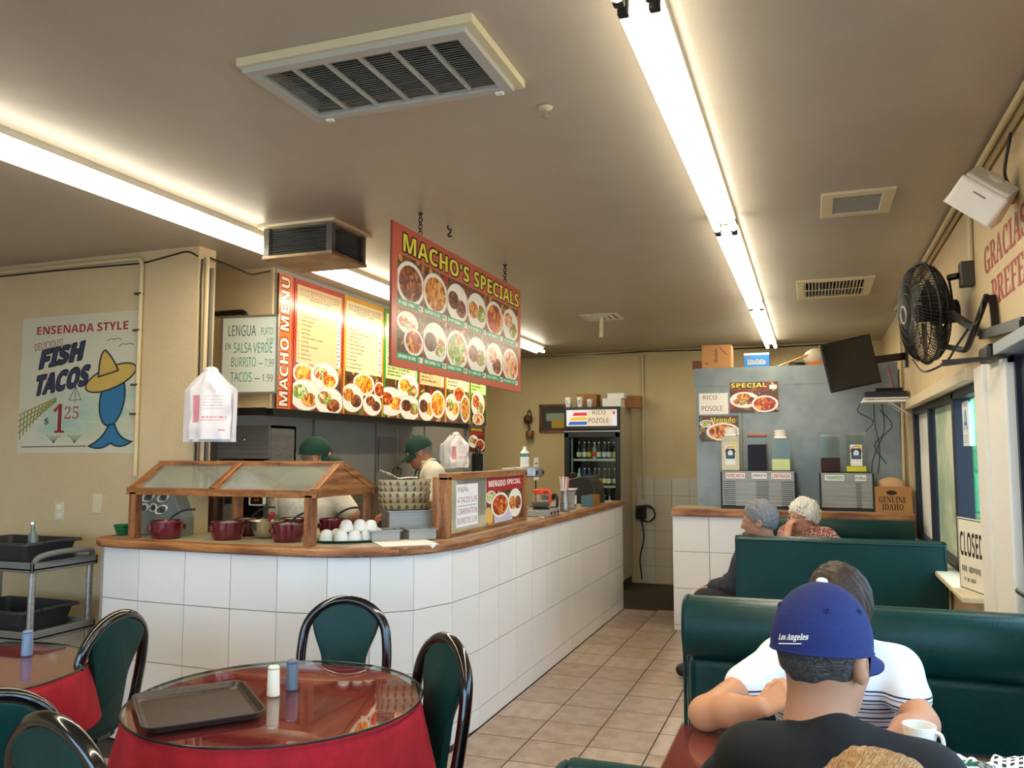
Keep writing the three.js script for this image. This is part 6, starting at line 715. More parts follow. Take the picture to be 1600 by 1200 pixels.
{ const a = P('z', -7.5, 1345, 628), g = thing('wall_shelf', 'small white wall shelf under the television', 'shelf', [0.6, a.y, -7.52]); mesh('board', Bx(0.36, 0.02, 0.26, -0.02, 0, 0, 0.003), M.white, g); mesh('board', Bx(0.34, 0.014, 0.24, -0.02, 0.022, 0.01, 0.003), M.whiteMetal, g); for (const z of [-0.1, 0.1]) mesh('bracket', Bar([0.155, -0.12, z], [0, -0.01, z], 0.02, 0.006), M.whiteMetal, g); const d = thing('video_recorder', 'black recorder box lying on the small wall shelf', 'recorder', [0.58, a.y + 0.0295, -7.52]); mesh('case', Bx(0.32, 0.05, 0.2, 0, 0.025, 0, 0.005), M.black, d); mesh('top_box', Bx(0.2, 0.03, 0.16, 0.03, 0.065, 0, 0.004), M.blackMatte, d);
  const y = a.y; [[1346, 628, 1352, 675], [1365, 630, 1372, 740], [1378, 630, 1363, 770], [1375, 640, 1385, 725]].forEach(([p, q, r, s], i) => { const A = P('z', -7.9, p, q), B = P('z', -7.9, r, s); solo('hanging_cable', ['thin black cable hanging nearest the drink tanks', 'thin black cable hanging straight under the wall shelf', 'thin black cable swinging down to the narrow drink machine', 'thin black cable looping out to the right under the shelf'][i], 'cable', Tube([A, A.clone().lerp(B, 0.3).add(V(0.04 * (i - 1), 0, 0)), A.clone().lerp(B, 0.65).add(V(-0.05 * (i - 1.5), 0, 0)), B], 0.004, 24, 6), M.black); }); }
{ const c = P('z', -4.72, 1443, 490), ax = V(-0.99, -0.06, 0.17).normalize(), g = thing('wall_fan', 'black caged wall fan on a triangular bracket above the window', 'fan', c); const q = new THREE.Quaternion().setFromUnitVectors(V(0, 0, 1), ax), R = 0.262;
  const put = (name, geos, mat) => { const m = mesh(name, geos, mat, g); m.quaternion.copy(q); return m; }; const rad = []; const side = (s) => { const o = []; for (let i = 0; i < 84; i++) { const a = i / 84 * Math.PI * 2, k = []; for (const [r, z] of [[0.075, 0.085], [0.15, 0.08], [0.22, 0.062], [R, 0.0]]) { const tw = s * (1 - r / R) * 0.55; k.push([Math.cos(a + tw) * r, Math.sin(a + tw) * r, s * z]); } o.push(Tube(k, 0.0021, 7, 4)); } for (const [r, z] of [[0.11, 0.083], [0.16, 0.078], [0.205, 0.066], [0.245, 0.04]]) o.push(new THREE.TorusGeometry(r, 0.0026, 5, 48).translate(0, 0, s * z)); return o; };
  put('front_cage', side(1), M.black); put('rear_cage', side(-1), M.black); put('rim', new THREE.TorusGeometry(R, 0.006, 8, 64), M.black); put('badge', Lathe([[0, 0.012], [0.05, 0.012], [0.078, 0.004], [0.078, -0.004], [0, -0.004]], 32).rotateX(Math.PI / 2).translate(0, 0, 0.084), M.blackMatte); put('badge_ring', new THREE.TorusGeometry(0.045, 0.006, 8, 30).translate(0, 0, 0.096), M.steelDull);
  const bl = (a) => { const s = new THREE.PlaneGeometry(0.19, 0.13, 8, 4), p = s.attributes.position; for (let i = 0; i < p.count; i++) { const x = p.getX(i) + 0.145, y = p.getY(i); p.setXYZ(i, x, y * (0.7 + x * 1.6), y * 0.45 + 0.0); } s.computeVertexNormals(); return s.rotateZ(a); }; for (let i = 0; i < 3; i++) { const m = put('blade', bl(i * 2.094 + 0.4), std({ color: 0x2e2c2a, roughness: 0.4, metalness: 0.4, side: THREE.DoubleSide })); } put('motor', Cy(0.065, 0.06, 0.12, 0, 0, 0).rotateX(Math.PI / 2).translate(0, 0, -0.1), M.blackMatte); put('hub', Cy(0.045, 0.045, 0.07).rotateX(Math.PI / 2), M.blackMatte);
  const loc = (px, py, ax2, v) => P(ax2, v, px, py).sub(c); const W1 = loc(1533, 521, 'x', XR - 0.03), W2 = loc(1550, 462, 'x', XR - 0.02), W3 = loc(1556, 515, 'x', XR - 0.02), B1 = V(0.05, 0.04, -0.02), K = loc(1510, 548, 'x', XR - 0.08);
  mesh('yoke_arm', Bar([0.06, 0.05, 0.0], W1, 0.028, 0.028), M.black, g); mesh('yoke_arm', pipeGeo([V(0.07, -0.17, 0), K, W2.clone().add(V(-0.02, 0, 0.0))], 0.014), M.black, g); mesh('brace', Bar(W2, W3, 0.03, 0.02), M.black, g); mesh('wall_bar', Bar(loc(1535, 524, 'x', XR - 0.025), loc(1600, 507, 'x', XR - 0.025), 0.03, 0.035), M.black, g); mesh('wall_bar', Bar(loc(1540, 518, 'x', XR - 0.025), loc(1600, 499, 'x', XR - 0.025), 0.02, 0.02), M.black, g);
  const j = P('x', XR, 1521, 428), jb = thing('outlet_box', 'dark metal outlet box on the right wall feeding the fan', 'outlet box', [XR - 0.03, j.y, j.z]); mesh('box', Bx(0.06, 0.12, 0.08, 0, 0, 0, 0.006), col(0x3c382e, 0.5), jb); mesh('plug', Rod([-0.03, 0.0, -0.02], [-0.07, 0.0, -0.06], 0.016), M.black, jb);
  solo('fan_cord', 'black power cord looping from the outlet box to the fan', 'cord', Tube([[XR - 0.1, j.y, j.z - 0.06], P('x', XR - 0.08, 1485, 450), P('x', XR - 0.08, 1492, 490), P('x', XR - 0.07, 1515, 508), P('x', XR - 0.07, 1532, 495), P('x', XR - 0.06, 1535, 470)], 0.006, 40, 6), M.black); solo('fan_cord', 'black cord hanging below the fan cage', 'cord', Tube([P('x', XR - 0.1, 1512, 515), P('x', XR - 0.12, 1495, 540), P('x', XR - 0.14, 1475, 568), P('x', XR - 0.2, 1450, 580), P('x', XR - 0.2, 1425, 562)], 0.006, 40, 6), M.black); }
{ const g = thing('door_closer', 'black door closer with a long arm above the street door', 'door closer', [0, 0, 0]); const a = P('x', XR - 0.03, 1522, 552), e = P('x', XR - 0.04, 1572, 567); mesh('body', Bx(0.06, 0.07, 0.2, XR - 0.03, 1.985, -4.02, 0.015), M.black, g); const s = V(XR - 0.05, 1.96, -3.94); mesh('arm', Bar([XR - 0.2, 1.955, -4.12], [XR - 0.01, 1.95, -3.8], 0.022, 0.014), M.black, g); mesh('arm_link', Bar([XR - 0.2, 1.97, -4.12], [XR - 0.03, 1.97, -4.02], 0.02, 0.012), M.black, g); }
{ const c = P('z', -3.5, 1532, 309), g = thing('wall_speaker', 'white box loudspeaker angled down on a wooden block high on the wall', 'speaker', c); g.rotation.set(0.45, -0.55, -0.8, 'YXZ'); mesh('cabinet', Ext([[-0.09, -0.06], [0.09, -0.06], [0.075, 0.06], [-0.075, 0.06]], 0.13, 0.012).translate(0, 0, -0.09), M.whiteMetal, g); mesh('front_grille', Bx(0.19, 0.125, 0.03, 0, 0, 0.045, 0.014), M.white, g); mesh('badge', Bx(0.05, 0.006, 0.002, 0, 0.03, 0.061), col(0x8a867c, 0.5), g); mesh('swivel_knob', Lathe([[0, 0.02], [0.026, 0.02], [0.03, 0.012], [0.03, 0]], 24), M.whiteMetal, g, [0, 0.06, -0.045]); mesh('mount_base', Bx(0.1, 0.09, 0.06, 0, 0.0, -0.12, 0.01), M.whiteMetal, g);
  const b = thing('speaker_mount', 'short wooden block holding the white loudspeaker to the wall', 'bracket'); mesh('block', metric(Bar([XR, c.y + 0.02, c.z - 0.06], [c.x + 0.07, c.y + 0.0, c.z - 0.085], 0.05, 0.05)), M.oakPale, b); mesh('cable', Tube([[XR - 0.01, c.y + 0.02, c.z - 0.02], [XR - 0.04, c.y + 0.08, c.z - 0.03], [XR - 0.02, CEIL - 0.05, c.z]], 0.006, 12), M.black, b); }
for (const [dy, dx, l] of [[0.03, 0.02, 'painted conduit tight under the ceiling along the right wall'], [0.03, 0.055, 'second painted conduit under the ceiling along the right wall']]) pipe('wall_conduit', l, [V(XR - dx, CEIL - dy, 1.5), V(XR - dx, CEIL - dy, -7.75), V(XR - 0.015, CEIL - dy - 0.02, -7.85), V(XR - 0.015 - dx * 0.4, 1.1, -7.86 + dx)], 0.013, M.conduit, 'conduit');
pipe('drop_conduit', 'short conduit dropping to the outlet box beside the red lettering', [V(XR - 0.012, CEIL - 0.03, -4.44), V(XR - 0.012, 2.49, -4.46)], 0.012, M.conduit, 'conduit');
pipe('red_wire', 'thin red wire hanging between the television arm and the shelf', [V(0.62, 2.3, -7.6), V(0.68, 2.0, -7.62)], 0.004, M.red, 'wire');
// signs in the window
{ const fr = (x, z, w, h, y, draw, name, label, W, H, lean = 0) => { const g = thing(name, label, 'sign', [x, y, z]); g.rotation.y = -Math.PI / 2 + lean; mesh('card', Bx(w, h, 0.003, 0, h / 2, 0), M.white, g); mesh('print', new THREE.PlaneGeometry(w - 0.002, h - 0.002), print(draw, W, H, 0.6), g, [0, h / 2, 0.0021]); };
  const a = P('x', XR + 0.07, 1506, 627), b = P('x', XR + 0.07, 1506, 697); fr(XR + 0.076, a.z, 0.2, a.y - b.y, b.y, (x, w, h) => { x.fillStyle = '#e4ebee'; x.fillRect(0, 0, w, h); fitText(x, 'A', w * 0.5, h * 0.42, w * 0.62, h * 0.46, 'bold 160px sans-serif', '#2878b4'); for (let i = 0; i < 4; i++) ticks(x, w * 0.14, h * (0.76 + i * 0.05), w * 0.7, h * 0.025, '#4a5a66', i); ticks(x, w * 0.2, h * 0.07, w * 0.6, h * 0.05, '#3a4a58', 9); }, 'grade_card', 'white card with a blue letter A taped inside the window', 240, 330);
  const c = P('x', XR - 0.02, 1520, 812), d = P('x', XR - 0.02, 1520, 905); fr(XR - 0.02, c.z - 0.07, 0.3, c.y - 0.862, 0.862, (x, w, h) => { x.fillStyle = '#ece6d2'; x.fillRect(0, 0, w, h); x.strokeStyle = '#26221e'; x.lineWidth = 5; x.strokeRect(8, 8, w - 16, h - 16); fitText(x, 'CLOSED', w * 0.5, h * 0.36, w * 0.86, h * 0.34, 'bold 100px sans-serif', '#16130f'); ticks(x, w * 0.12, h * 0.66, w * 0.76, h * 0.09, '#2a2622', 3); ticks(x, w * 0.2, h * 0.82, w * 0.5, h * 0.06, '#2a2622', 4); }, 'closed_sign', 'cream CLOSED sign propped in the window by the white jamb', 300, 400, 0.25); }
// ---------------------------------------------------------------- people
function polygonise(f, lo, hi, cell) {                                 // surface where f = 0 (f < 0 inside)
  const c = lo.clone().add(hi).multiplyScalar(0.5), s = hi.clone().sub(lo), n = Math.ceil(Math.max(s.x, s.y, s.z) / cell) + 6, h = n / 2, mc = new MarchingCubes(n, M.white, false, false, 160000);
  mc.isolation = 0; const F = mc.field;
  for (let z = 0; z < n; z++) { const wz = c.z + (z - h) * cell, oz = wz < lo.z - cell * 2 || wz > hi.z + cell * 2; for (let y = 0; y < n; y++) { const wy = c.y + (y - h) * cell, oy = oz || wy < lo.y - cell * 2 || wy > hi.y + cell * 2; for (let x = 0; x < n; x++) { const wx = c.x + (x - h) * cell; F[z * n * n + y * n + x] = oy || wx < lo.x - cell * 2 || wx > hi.x + cell * 2 ? -1 : -f(wx, wy, wz); } } }
  mc.update(); const k = mc.count, g = new THREE.BufferGeometry(), P3 = new Float32Array(k * 3), N3 = new Float32Array(k * 3);
  for (let i = 0; i < k; i++) { P3[i * 3] = c.x + mc.positionArray[i * 3] * h * cell; P3[i * 3 + 1] = c.y + mc.positionArray[i * 3 + 1] * h * cell; P3[i * 3 + 2] = c.z + mc.positionArray[i * 3 + 2] * h * cell; for (let j = 0; j < 3; j++) N3[i * 3 + j] = mc.normalArray[i * 3 + j]; }
  g.setAttribute('position', new THREE.BufferAttribute(P3, 3)); g.setAttribute('normal', new THREE.BufferAttribute(N3, 3)); g.setAttribute('uv', new THREE.BufferAttribute(new Float32Array(k * 2), 2));
  return g;
}
const cap = (a, b, ra, rb = ra) => { const dx = b.x - a.x, dy = b.y - a.y, dz = b.z - a.z, l2 = dx * dx + dy * dy + dz * dz || 1e-9; return Object.assign((x, y, z) => { const px = x - a.x, py = y - a.y, pz = z - a.z, t = Math.max(0, Math.min(1, (px * dx + py * dy + pz * dz) / l2)); return Math.hypot(px - t * dx, py - t * dy, pz - t * dz) - (ra + (rb - ra) * t); }, { pts: [a, b], r: Math.max(ra, rb) }); };
const ell = (cx, cy, cz, rx, ry, rz) => (x, y, z) => { const a = (x - cx) / rx, b = (y - cy) / ry, c = (z - cz) / rz, k = Math.hypot(a, b, c); return (k - 1) * Math.min(rx, ry, rz); };
const smin = (a, b, k) => { const h = Math.max(k - Math.abs(a - b), 0) / k; return Math.min(a, b) - h * h * k * 0.25; };
const blend = (list, k, grow = 0) => (x, y, z) => { let d = 1; for (const p of list) d = smin(d, p(x, y, z), k); return d - grow; };
function bounds(list, pad) { const lo = V(9e9, 9e9, 9e9), hi = V(-9e9, -9e9, -9e9); for (const p of list) for (const q of p.pts) { lo.min(V(q.x - p.r - pad, q.y - p.r - pad, q.z - p.r - pad)); hi.max(V(q.x + p.r + pad, q.y + p.r + pad, q.z + p.r + pad)); } return [lo, hi]; }
function surface(list, k, grow, cell) { const [lo, hi] = bounds(list, grow + 0.02); return polygonise(blend(list, k, grow), lo, hi, cell); }
// a hand: wrist point, the way the fingers run, the way the palm faces, how far the fingers curl; side +1 puts the thumb on (dir x palm)
function hand(w, dir, palm, curl, side, s = 1) {
  dir = dir.clone().normalize(); palm = palm.clone().addScaledVector(dir, -palm.dot(dir)).normalize(); const lat = dir.clone().cross(palm).multiplyScalar(side), at3 = (u, v, n) => w.clone().addScaledVector(dir, u * s).addScaledVector(lat, v * s).addScaledVector(palm, n * s), L = [];
  for (const v of [-0.026, -0.009, 0.009, 0.026]) L.push(cap(at3(0.005, v * 0.7, 0), at3(0.078, v, 0), 0.014 * s, 0.0115 * s));
  [[-0.029, 0.026, 0.02, 0.017], [-0.01, 0.032, 0.024, 0.019], [0.01, 0.036, 0.026, 0.02], [0.029, 0.032, 0.023, 0.019]].forEach(([v, ...ph]) => { let p = at3(0.08, v, 0), a = curl * 0.5; ph.forEach((l, i) => { const d = dir.clone().multiplyScalar(Math.cos(a)).addScaledVector(palm, Math.sin(a)), q = p.clone().addScaledVector(d, l * s); L.push(cap(p, q, (0.0098 - i * 0.0008) * s, (0.009 - i * 0.0009) * s)); p = q; a += curl; }); });
  let p = at3(0.022, 0.03, 0.006); [[0.036, 0.7], [0.028, 0.45], [0.022, 0.2]].forEach(([l, o], i) => { const d = dir.clone().multiplyScalar(0.8).addScaledVector(lat, o).addScaledVector(palm, 0.25 + curl * 0.3).normalize(), q = p.clone().addScaledVector(d, l * s); L.push(cap(p, q, (0.0125 - i * 0.001) * s, (0.011 - i * 0.001) * s)); p = q; });
  return surface(L, 0.009, 0, 0.0036);
}
function headGeo(o = {}) {                                             // a head that looks along +z, about its middle
  const jaw = o.jaw ?? 1, list = [ell(0, 0.035, -0.012, 0.076, 0.1, 0.097), ell(0, -0.04, 0.028, 0.06 * jaw, 0.075, 0.064), ell(0, -0.088, 0.056, 0.03 * jaw, 0.026, 0.032), ell(0, -0.012, 0.062, 0.05, 0.034, 0.032), cap(V(0, -0.05, -0.015), V(0, -0.19, -0.045), 0.054 * (o.neckSize ?? 1), 0.06 * (o.neckSize ?? 1)), cap(V(-0.04, 0.028, 0.078), V(0.04, 0.028, 0.078), 0.012)];
  const fine = [cap(V(0, 0.012, 0.092), V(0, -0.026, 0.112), 0.0085, 0.012), cap(V(-0.013, -0.03, 0.098), V(0.013, -0.03, 0.098), 0.009), cap(V(-0.02, -0.059, 0.087), V(0.02, -0.059, 0.087), 0.0075), cap(V(-0.016, -0.071, 0.085), V(0.016, -0.071, 0.085), 0.0075)];
  const ear = (x, y, z) => { const u = Math.abs(x), d = ell(0.08, -0.002, -0.012, 0.0125, 0.033, 0.02)(u, y, z), hole = ell(0.09, -0.002, -0.006, 0.008, 0.017, 0.009)(u, y, z); return Math.max(d, -hole); };
  const base = blend(list, 0.03), small = blend(fine, 0.008);
  const f = (x, y, z) => { let d = smin(base(x, y, z), small(x, y, z), 0.014); const u = Math.abs(x), sock = Math.hypot(u - 0.031, (y - 0.006) * 1.25, z - 0.1) - 0.019; d = Math.max(d, -sock - 0.004 * 0) ; const lid = Math.hypot(u - 0.031, y - 0.005, z - 0.079) - 0.0145; d = smin(d, lid, 0.006); return smin(d, ear(x, y, z), 0.008); };
  return polygonise(f, V(-0.105, -0.21, -0.125), V(0.105, 0.145, 0.135), 0.0042);
}
const skull = (g) => ell(0, 0.035, -0.012, 0.076 + g, 0.1 + g, 0.097 + g);
function hairGeo(o) { const e = skull(o.thick), n = tile(64, 9, 9, o.seed ?? 3), s = o.slope, t = o.line, extra = o.puff ? ell(0, 0.03, -0.03, 0.096, 0.112, 0.108) : null, q = Math.hypot(1, s);
  return polygonise((x, y, z) => { let d = e(x, y, z); if (extra) d = smin(d, extra(x, y, z), 0.02); d += (o.rough ?? 0.006) * (n((x + 0.2) * 230 + y * 60, (z + 0.2) * 190 + y * 120) - 0.5) + (o.curl ?? 0) * (Math.sin(x * 160 + y * 70 + 9 * Math.sin(z * 30)) * Math.sin(z * 120 + y * 130) + 0.6 * Math.sin(x * 310 - z * 170 + y * 90)); let k = -(y - s * z - t) / q; if (o.side) k = Math.min(k, Math.max(-(Math.abs(x) - 0.06), -(y + o.side), z - 0.03)); return Math.max(d, k, -(skull(-0.01)(x, y, z))); }, V(-0.135, -0.13, -0.16), V(0.135, 0.175, 0.135), 0.0045); }
const eyeW = phy({ color: 0xe8e4dc, roughness: 0.15 }), eyeI = phy({ color: 0x2c1c12, roughness: 0.1 });
function cloth3(a, b, seed) { return std({ map: mottled(128, 0.2, a, b, 1, [9, 30], seed, 6), roughness: 0.92 }); }
function uvWorld(g) { const p = g.attributes.position, u = g.attributes.uv; for (let i = 0; i < p.count; i++) u.setXY(i, p.getX(i) + p.getZ(i) * 0.7, p.getY(i)); return g; }
function capParts(frame, hex, o) {                                     // baseball cap in head space
  const m = std({ map: mottled(128, 0.1, o.rgb, o.rgb.map((v) => v * 0.86), 1, [30, 60], 701, 5), roughness: 0.85 }), E = [0.09, 0.124, 0.114], cy = 0.032, zc = -0.012, pos = [], idx = [], A = 48, R = 14;
  for (let j = 0; j <= R; j++) for (let i = 0; i < A; i++) { const a = i / A * Math.PI * 2, t = j / R, ph = t * (Math.PI / 2) + (t > 0.99 ? 0 : 0), r = Math.sin(ph), yy = Math.cos(ph); const sag = j === R ? -0.016 : 0, seam = 1 - 0.006 * Math.pow(Math.abs(Math.cos(a * 3)), 24) * r; pos.push(Math.sin(a) * E[0] * r * seam, cy + E[1] * yy * 0.94 + sag, zc + Math.cos(a) * E[2] * r * seam); }
  for (let j = 0; j < R; j++) for (let i = 0; i < A; i++) { const k = (i + 1) % A, a = j * A + i, b = j * A + k; idx.push(a, a + A, b, b, a + A, b + A); }
  const g = new THREE.BufferGeometry(); g.setAttribute('position', new THREE.Float32BufferAttribute(pos, 3)); g.setIndex(idx); g.computeVertexNormals(); const u = []; for (let i = 0; i < pos.length; i += 3) u.push(pos[i] + pos[i + 2], pos[i + 1]); g.setAttribute('uv', new THREE.Float32BufferAttribute(u, 2)); m.side = THREE.DoubleSide;
  const c = mesh('baseball_cap', g, m, frame);
  const bp = [], bi = [], U = 24, W = 8; for (const off of [0, -0.005]) for (let j = 0; j <= W; j++) for (let i = 0; i <= U; i++) { const a = (i / U * 2 - 1) * 1.2, v = j / W, x = Math.sin(a) * 0.085, z0 = zc + Math.cos(a) * E[2] * 0.98, z = z0 + v * (0.072 * Math.sqrt(Math.max(0, 1 - Math.pow(Math.abs(a) / 1.2, 3)))); bp.push(x * (1 - 0.04 * v), cy - 0.012 - 0.022 * v - 1.9 * x * x * (0.4 + v) + off, z); }
  const S = (U + 1) * (W + 1); for (const o2 of [0, S]) for (let j = 0; j < W; j++) for (let i = 0; i < U; i++) { const a = o2 + j * (U + 1) + i; if (o2) bi.push(a, a + 1, a + U + 1, a + 1, a + U + 2, a + U + 1); else bi.push(a, a + U + 1, a + 1, a + 1, a + U + 1, a + U + 2); } for (let i = 0; i < U; i++) { const a = W * (U + 1) + i; bi.push(a, a + S, a + 1, a + 1, a + S, a + S + 1); }
  const b = new THREE.BufferGeometry(); b.setAttribute('position', new THREE.Float32BufferAttribute(bp, 3)); b.setIndex(bi); b.computeVertexNormals(); b.setAttribute('uv', new THREE.Float32BufferAttribute(new Float32Array(bp.length / 3 * 2), 2));
  mesh('bill', b, m, c); mesh('button', Sp(0.0095, 0, cy + E[1] * 0.95, zc, 1.2, 0.7, 1.2), o.button ?? m, c);
  mesh('sweat_band', at(new THREE.TorusGeometry(1, 0.03, 6, 48), 0, 0, 0, Math.PI / 2).scale(E[0] * 0.99, 0.08, E[2] * 0.99).translate(0, cy - 0.014, zc), m, c);
  if (o.eyelets) mesh('eyelets', [-2.4, -1.5, -0.6, 0.6, 1.5, 2.4].map((a) => at(new THREE.TorusGeometry(0.004, 0.0014, 6, 12).rotateX(-0.6), 0, 0, 0, 0, a, 0).translate(Math.sin(a) * E[0] * 0.84, cy + E[1] * 0.55, zc + Math.cos(a) * E[2] * 0.84)), m, c);
  if (o.script) { const q = [], ix = [], uu = [], nx = 16; for (let j = 0; j <= 4; j++) for (let i = 0; i <= nx; i++) { const a = Math.PI + (i / nx - 0.5) * 0.78, v = j / 4, ph = 1.6 - v * 0.26, r = Math.sin(ph) * 1.012; q.push(Math.sin(a) * E[0] * r, cy + 0.0 + E[1] * Math.cos(ph) * 0.94, zc + Math.cos(a) * E[2] * r); uu.push(i / nx, v); } for (let j = 0; j < 4; j++) for (let i = 0; i < nx; i++) { const a = j * (nx + 1) + i; ix.push(a, a + 1, a + nx + 1, a + 1, a + nx + 2, a + nx + 1); } const s = new THREE.BufferGeometry(); s.setAttribute('position', new THREE.Float32BufferAttribute(q, 3)); s.setAttribute('uv', new THREE.Float32BufferAttribute(uu, 2)); s.setIndex(ix); s.computeVertexNormals();
    const t = canvasTex(256, 96, (x, w, h) => { x.fillStyle = '#000'; x.fillRect(0, 0, w, h); x.save(); x.transform(1, -0.12, -0.22, 1, 22, 12); fitText(x, 'Los Angeles', w * 0.5, h * 0.48, w * 0.86, h * 0.5, 'bold 60px serif', '#fff'); x.fillStyle = '#fff'; x.fillRect(w * 0.1, h * 0.82, w * 0.7, h * 0.06); x.restore(); }); t.colorSpace = THREE.NoColorSpace; mesh('embroidery', s, std({ color: 0xf0efea, roughness: 0.8, alphaMap: t, transparent: true, side: THREE.DoubleSide }), c); }
  if (o.mark) mesh('embroidery', Bx(0.018, 0.026, 0.003, 0, cy + 0.045, zc + E[2] * 0.93, 0.001), M.white, c).rotation.x = 0;
  return c;
}
function person(label, o) {
  const t = thing('person', label, 'person'), f = V(Math.sin(o.yaw), 0, Math.cos(o.yaw)), left = V(f.z, 0, -f.x), L = (p, s) => p.clone().addScaledVector(left, s), g = o.build ?? 1;
  const pel = o.pelvis, ch = o.chest, nk = o.neck, sw = (o.shoulders ?? 0.175), sl = L(nk, sw).add(V(0, -0.055, 0)), sr = L(nk, -sw).add(V(0, -0.055, 0)), hl = L(pel, 0.085), hr = L(pel, -0.085);
  const torso = [cap(hl, hr, 0.11 * g), cap(pel, ch, 0.125 * g, 0.125 * g), cap(L(pel, 0.06), L(ch, 0.09), 0.1 * g), cap(L(pel, -0.06), L(ch, -0.09), 0.1 * g), cap(L(ch, sw * 0.5), L(ch, -sw * 0.5), 0.105 * g), cap(L(ch, sw * 0.5), L(nk, sw * 0.4).add(V(0, -0.09, 0)), 0.085 * g), cap(L(ch, -sw * 0.5), L(nk, -sw * 0.4).add(V(0, -0.09, 0)), 0.085 * g), cap(nk.clone().add(V(0, -0.015, 0)), sl, 0.055 * g, 0.06 * g), cap(nk.clone().add(V(0, -0.015, 0)), sr, 0.055 * g, 0.06 * g)];
  const arms = [[sl, ...o.left], [sr, ...o.right]].map(([s, e, w]) => [cap(s, e, 0.054 * g, 0.043 * g), cap(e, e.clone().lerp(w, 0.45), 0.044 * g, 0.041 * g), cap(e.clone().lerp(w, 0.45), w, 0.041 * g, 0.027)]);
  const legs = [[hl, ...o.legL], [hr, ...o.legR]].map(([h, k, a]) => [cap(h, k, 0.092 * g, 0.064 * g), cap(k, k.clone().lerp(a, 0.4), 0.06 * g, 0.056 * g), cap(k.clone().lerp(a, 0.4), a, 0.056 * g, 0.04)]);
  const toes = [o.legL[1], o.legR[1]].map((a) => [cap(a.clone().add(V(0, -0.035, 0)), a.clone().addScaledVector(o.toe ?? f, 0.15).add(V(0, -0.045, 0)), 0.04, 0.032)]);
  const H = new THREE.Matrix4().compose(o.head, new THREE.Quaternion().setFromEuler(new THREE.Euler(o.headPitch ?? 0, o.headYaw, o.headRoll ?? 0, 'YXZ')), V(1, 1, 1).multiplyScalar(o.headSize ?? 1));
  const nb = V(0, -0.12, -0.035).applyMatrix4(H), bodyList = [...torso, ...arms.flat(), ...legs.flat(), ...toes.flat(), cap(nk.clone().add(V(0, -0.04, 0)), nb, 0.062 * (o.neckSize ?? 1), 0.055 * (o.neckSize ?? 1))];
  const parts = [surface(bodyList, 0.03, 0, o.cell ?? 0.014), headGeo(o).applyMatrix4(H)];
  for (const [i, side] of [[0, 'left'], [1, 'right']]) { const [e, w] = o[side], hd = o.hands?.[side] ?? {}; parts.push(hand(w, hd.dir ?? w.clone().sub(e), hd.palm ?? V(0, -1, 0), hd.curl ?? 0.35, hd.side ?? (i ? 1 : -1), hd.size ?? 1)); }
  mesh('body', parts, std({ color: o.skin, roughness: 0.55 }), t);
  const before = t.children.length, fr = t;
  for (const s of [-1, 1]) { mesh('eye', Sp(0.0125, s * 0.031, 0.005, 0.0835), eyeW, fr); mesh('iris', Sp(0.0058, s * 0.031, 0.004, 0.0945, 1, 1, 0.4), eyeI, fr); if (o.brow) mesh('eyebrow', Tube([[s * 0.016, 0.03, 0.092], [s * 0.033, 0.035, 0.09], [s * 0.05, 0.028, 0.077]], 0.0035, 8, 5), o.brow, fr); }
  if (o.hair) mesh('hair', uvWorld(hairGeo(o.hair)), o.hair.mat, fr);
  if (o.cap) capParts(fr, 0, o.cap);
  if (o.glasses) { const m = o.glasses; for (const s of [-1, 1]) { mesh('lens_rim', new THREE.TorusGeometry(0.021, 0.0016, 6, 28).scale(1.1, 0.85, 1).translate(s * 0.031, 0.002, 0.106), m, fr); mesh('temple', Rod([s * 0.054, 0.004, 0.104], [s * 0.083, 0.008, -0.005], 0.0018), m, fr); } mesh('bridge', Rod([-0.01, 0.004, 0.107], [0.01, 0.004, 0.107], 0.0016), m, fr); }
  t.children.slice(before).forEach((m) => m.applyMatrix4(H));
  const sleeve = o.sleeve ?? 0.55, cut = ([s, e, w]) => (sleeve <= 1 ? [cap(s, s.clone().lerp(e, sleeve), 0.056 * g, (0.056 - 0.008 * sleeve) * g)] : [cap(s, e, 0.056 * g, 0.047 * g), cap(e, e.clone().lerp(w, sleeve - 1), 0.048 * g, 0.038 * g)]);
  mesh(o.topName ?? 'shirt', uvWorld(surface([...torso, ...cut([sl, ...o.left]), ...cut([sr, ...o.right])], 0.03, 0.013, o.clothCell ?? 0.013)), o.shirt, t);
  mesh('trousers', uvWorld(surface([cap(hl, hr, 0.112 * g), ...legs.flat().map((q) => q)], 0.03, 0.016, 0.016)), o.trousers ?? M.trouser, t);
  for (const q of toes) mesh('shoe', surface(q, 0.01, 0.012, 0.012), M.black, t);
  if (o.collar) mesh('collar', at(new THREE.TorusGeometry(0.068, 0.016, 8, 28), 0, 0, 0, Math.PI / 2 - 0.35), o.collar, t, nk.clone().add(V(0, 0.012, 0)).addScaledVector(f, 0.01), [0, o.yaw, 0]);
  return { t, f, left, nk, ch, pel, fr };
}
M.trouser = cloth3([38, 40, 46], [30, 32, 38], 711);
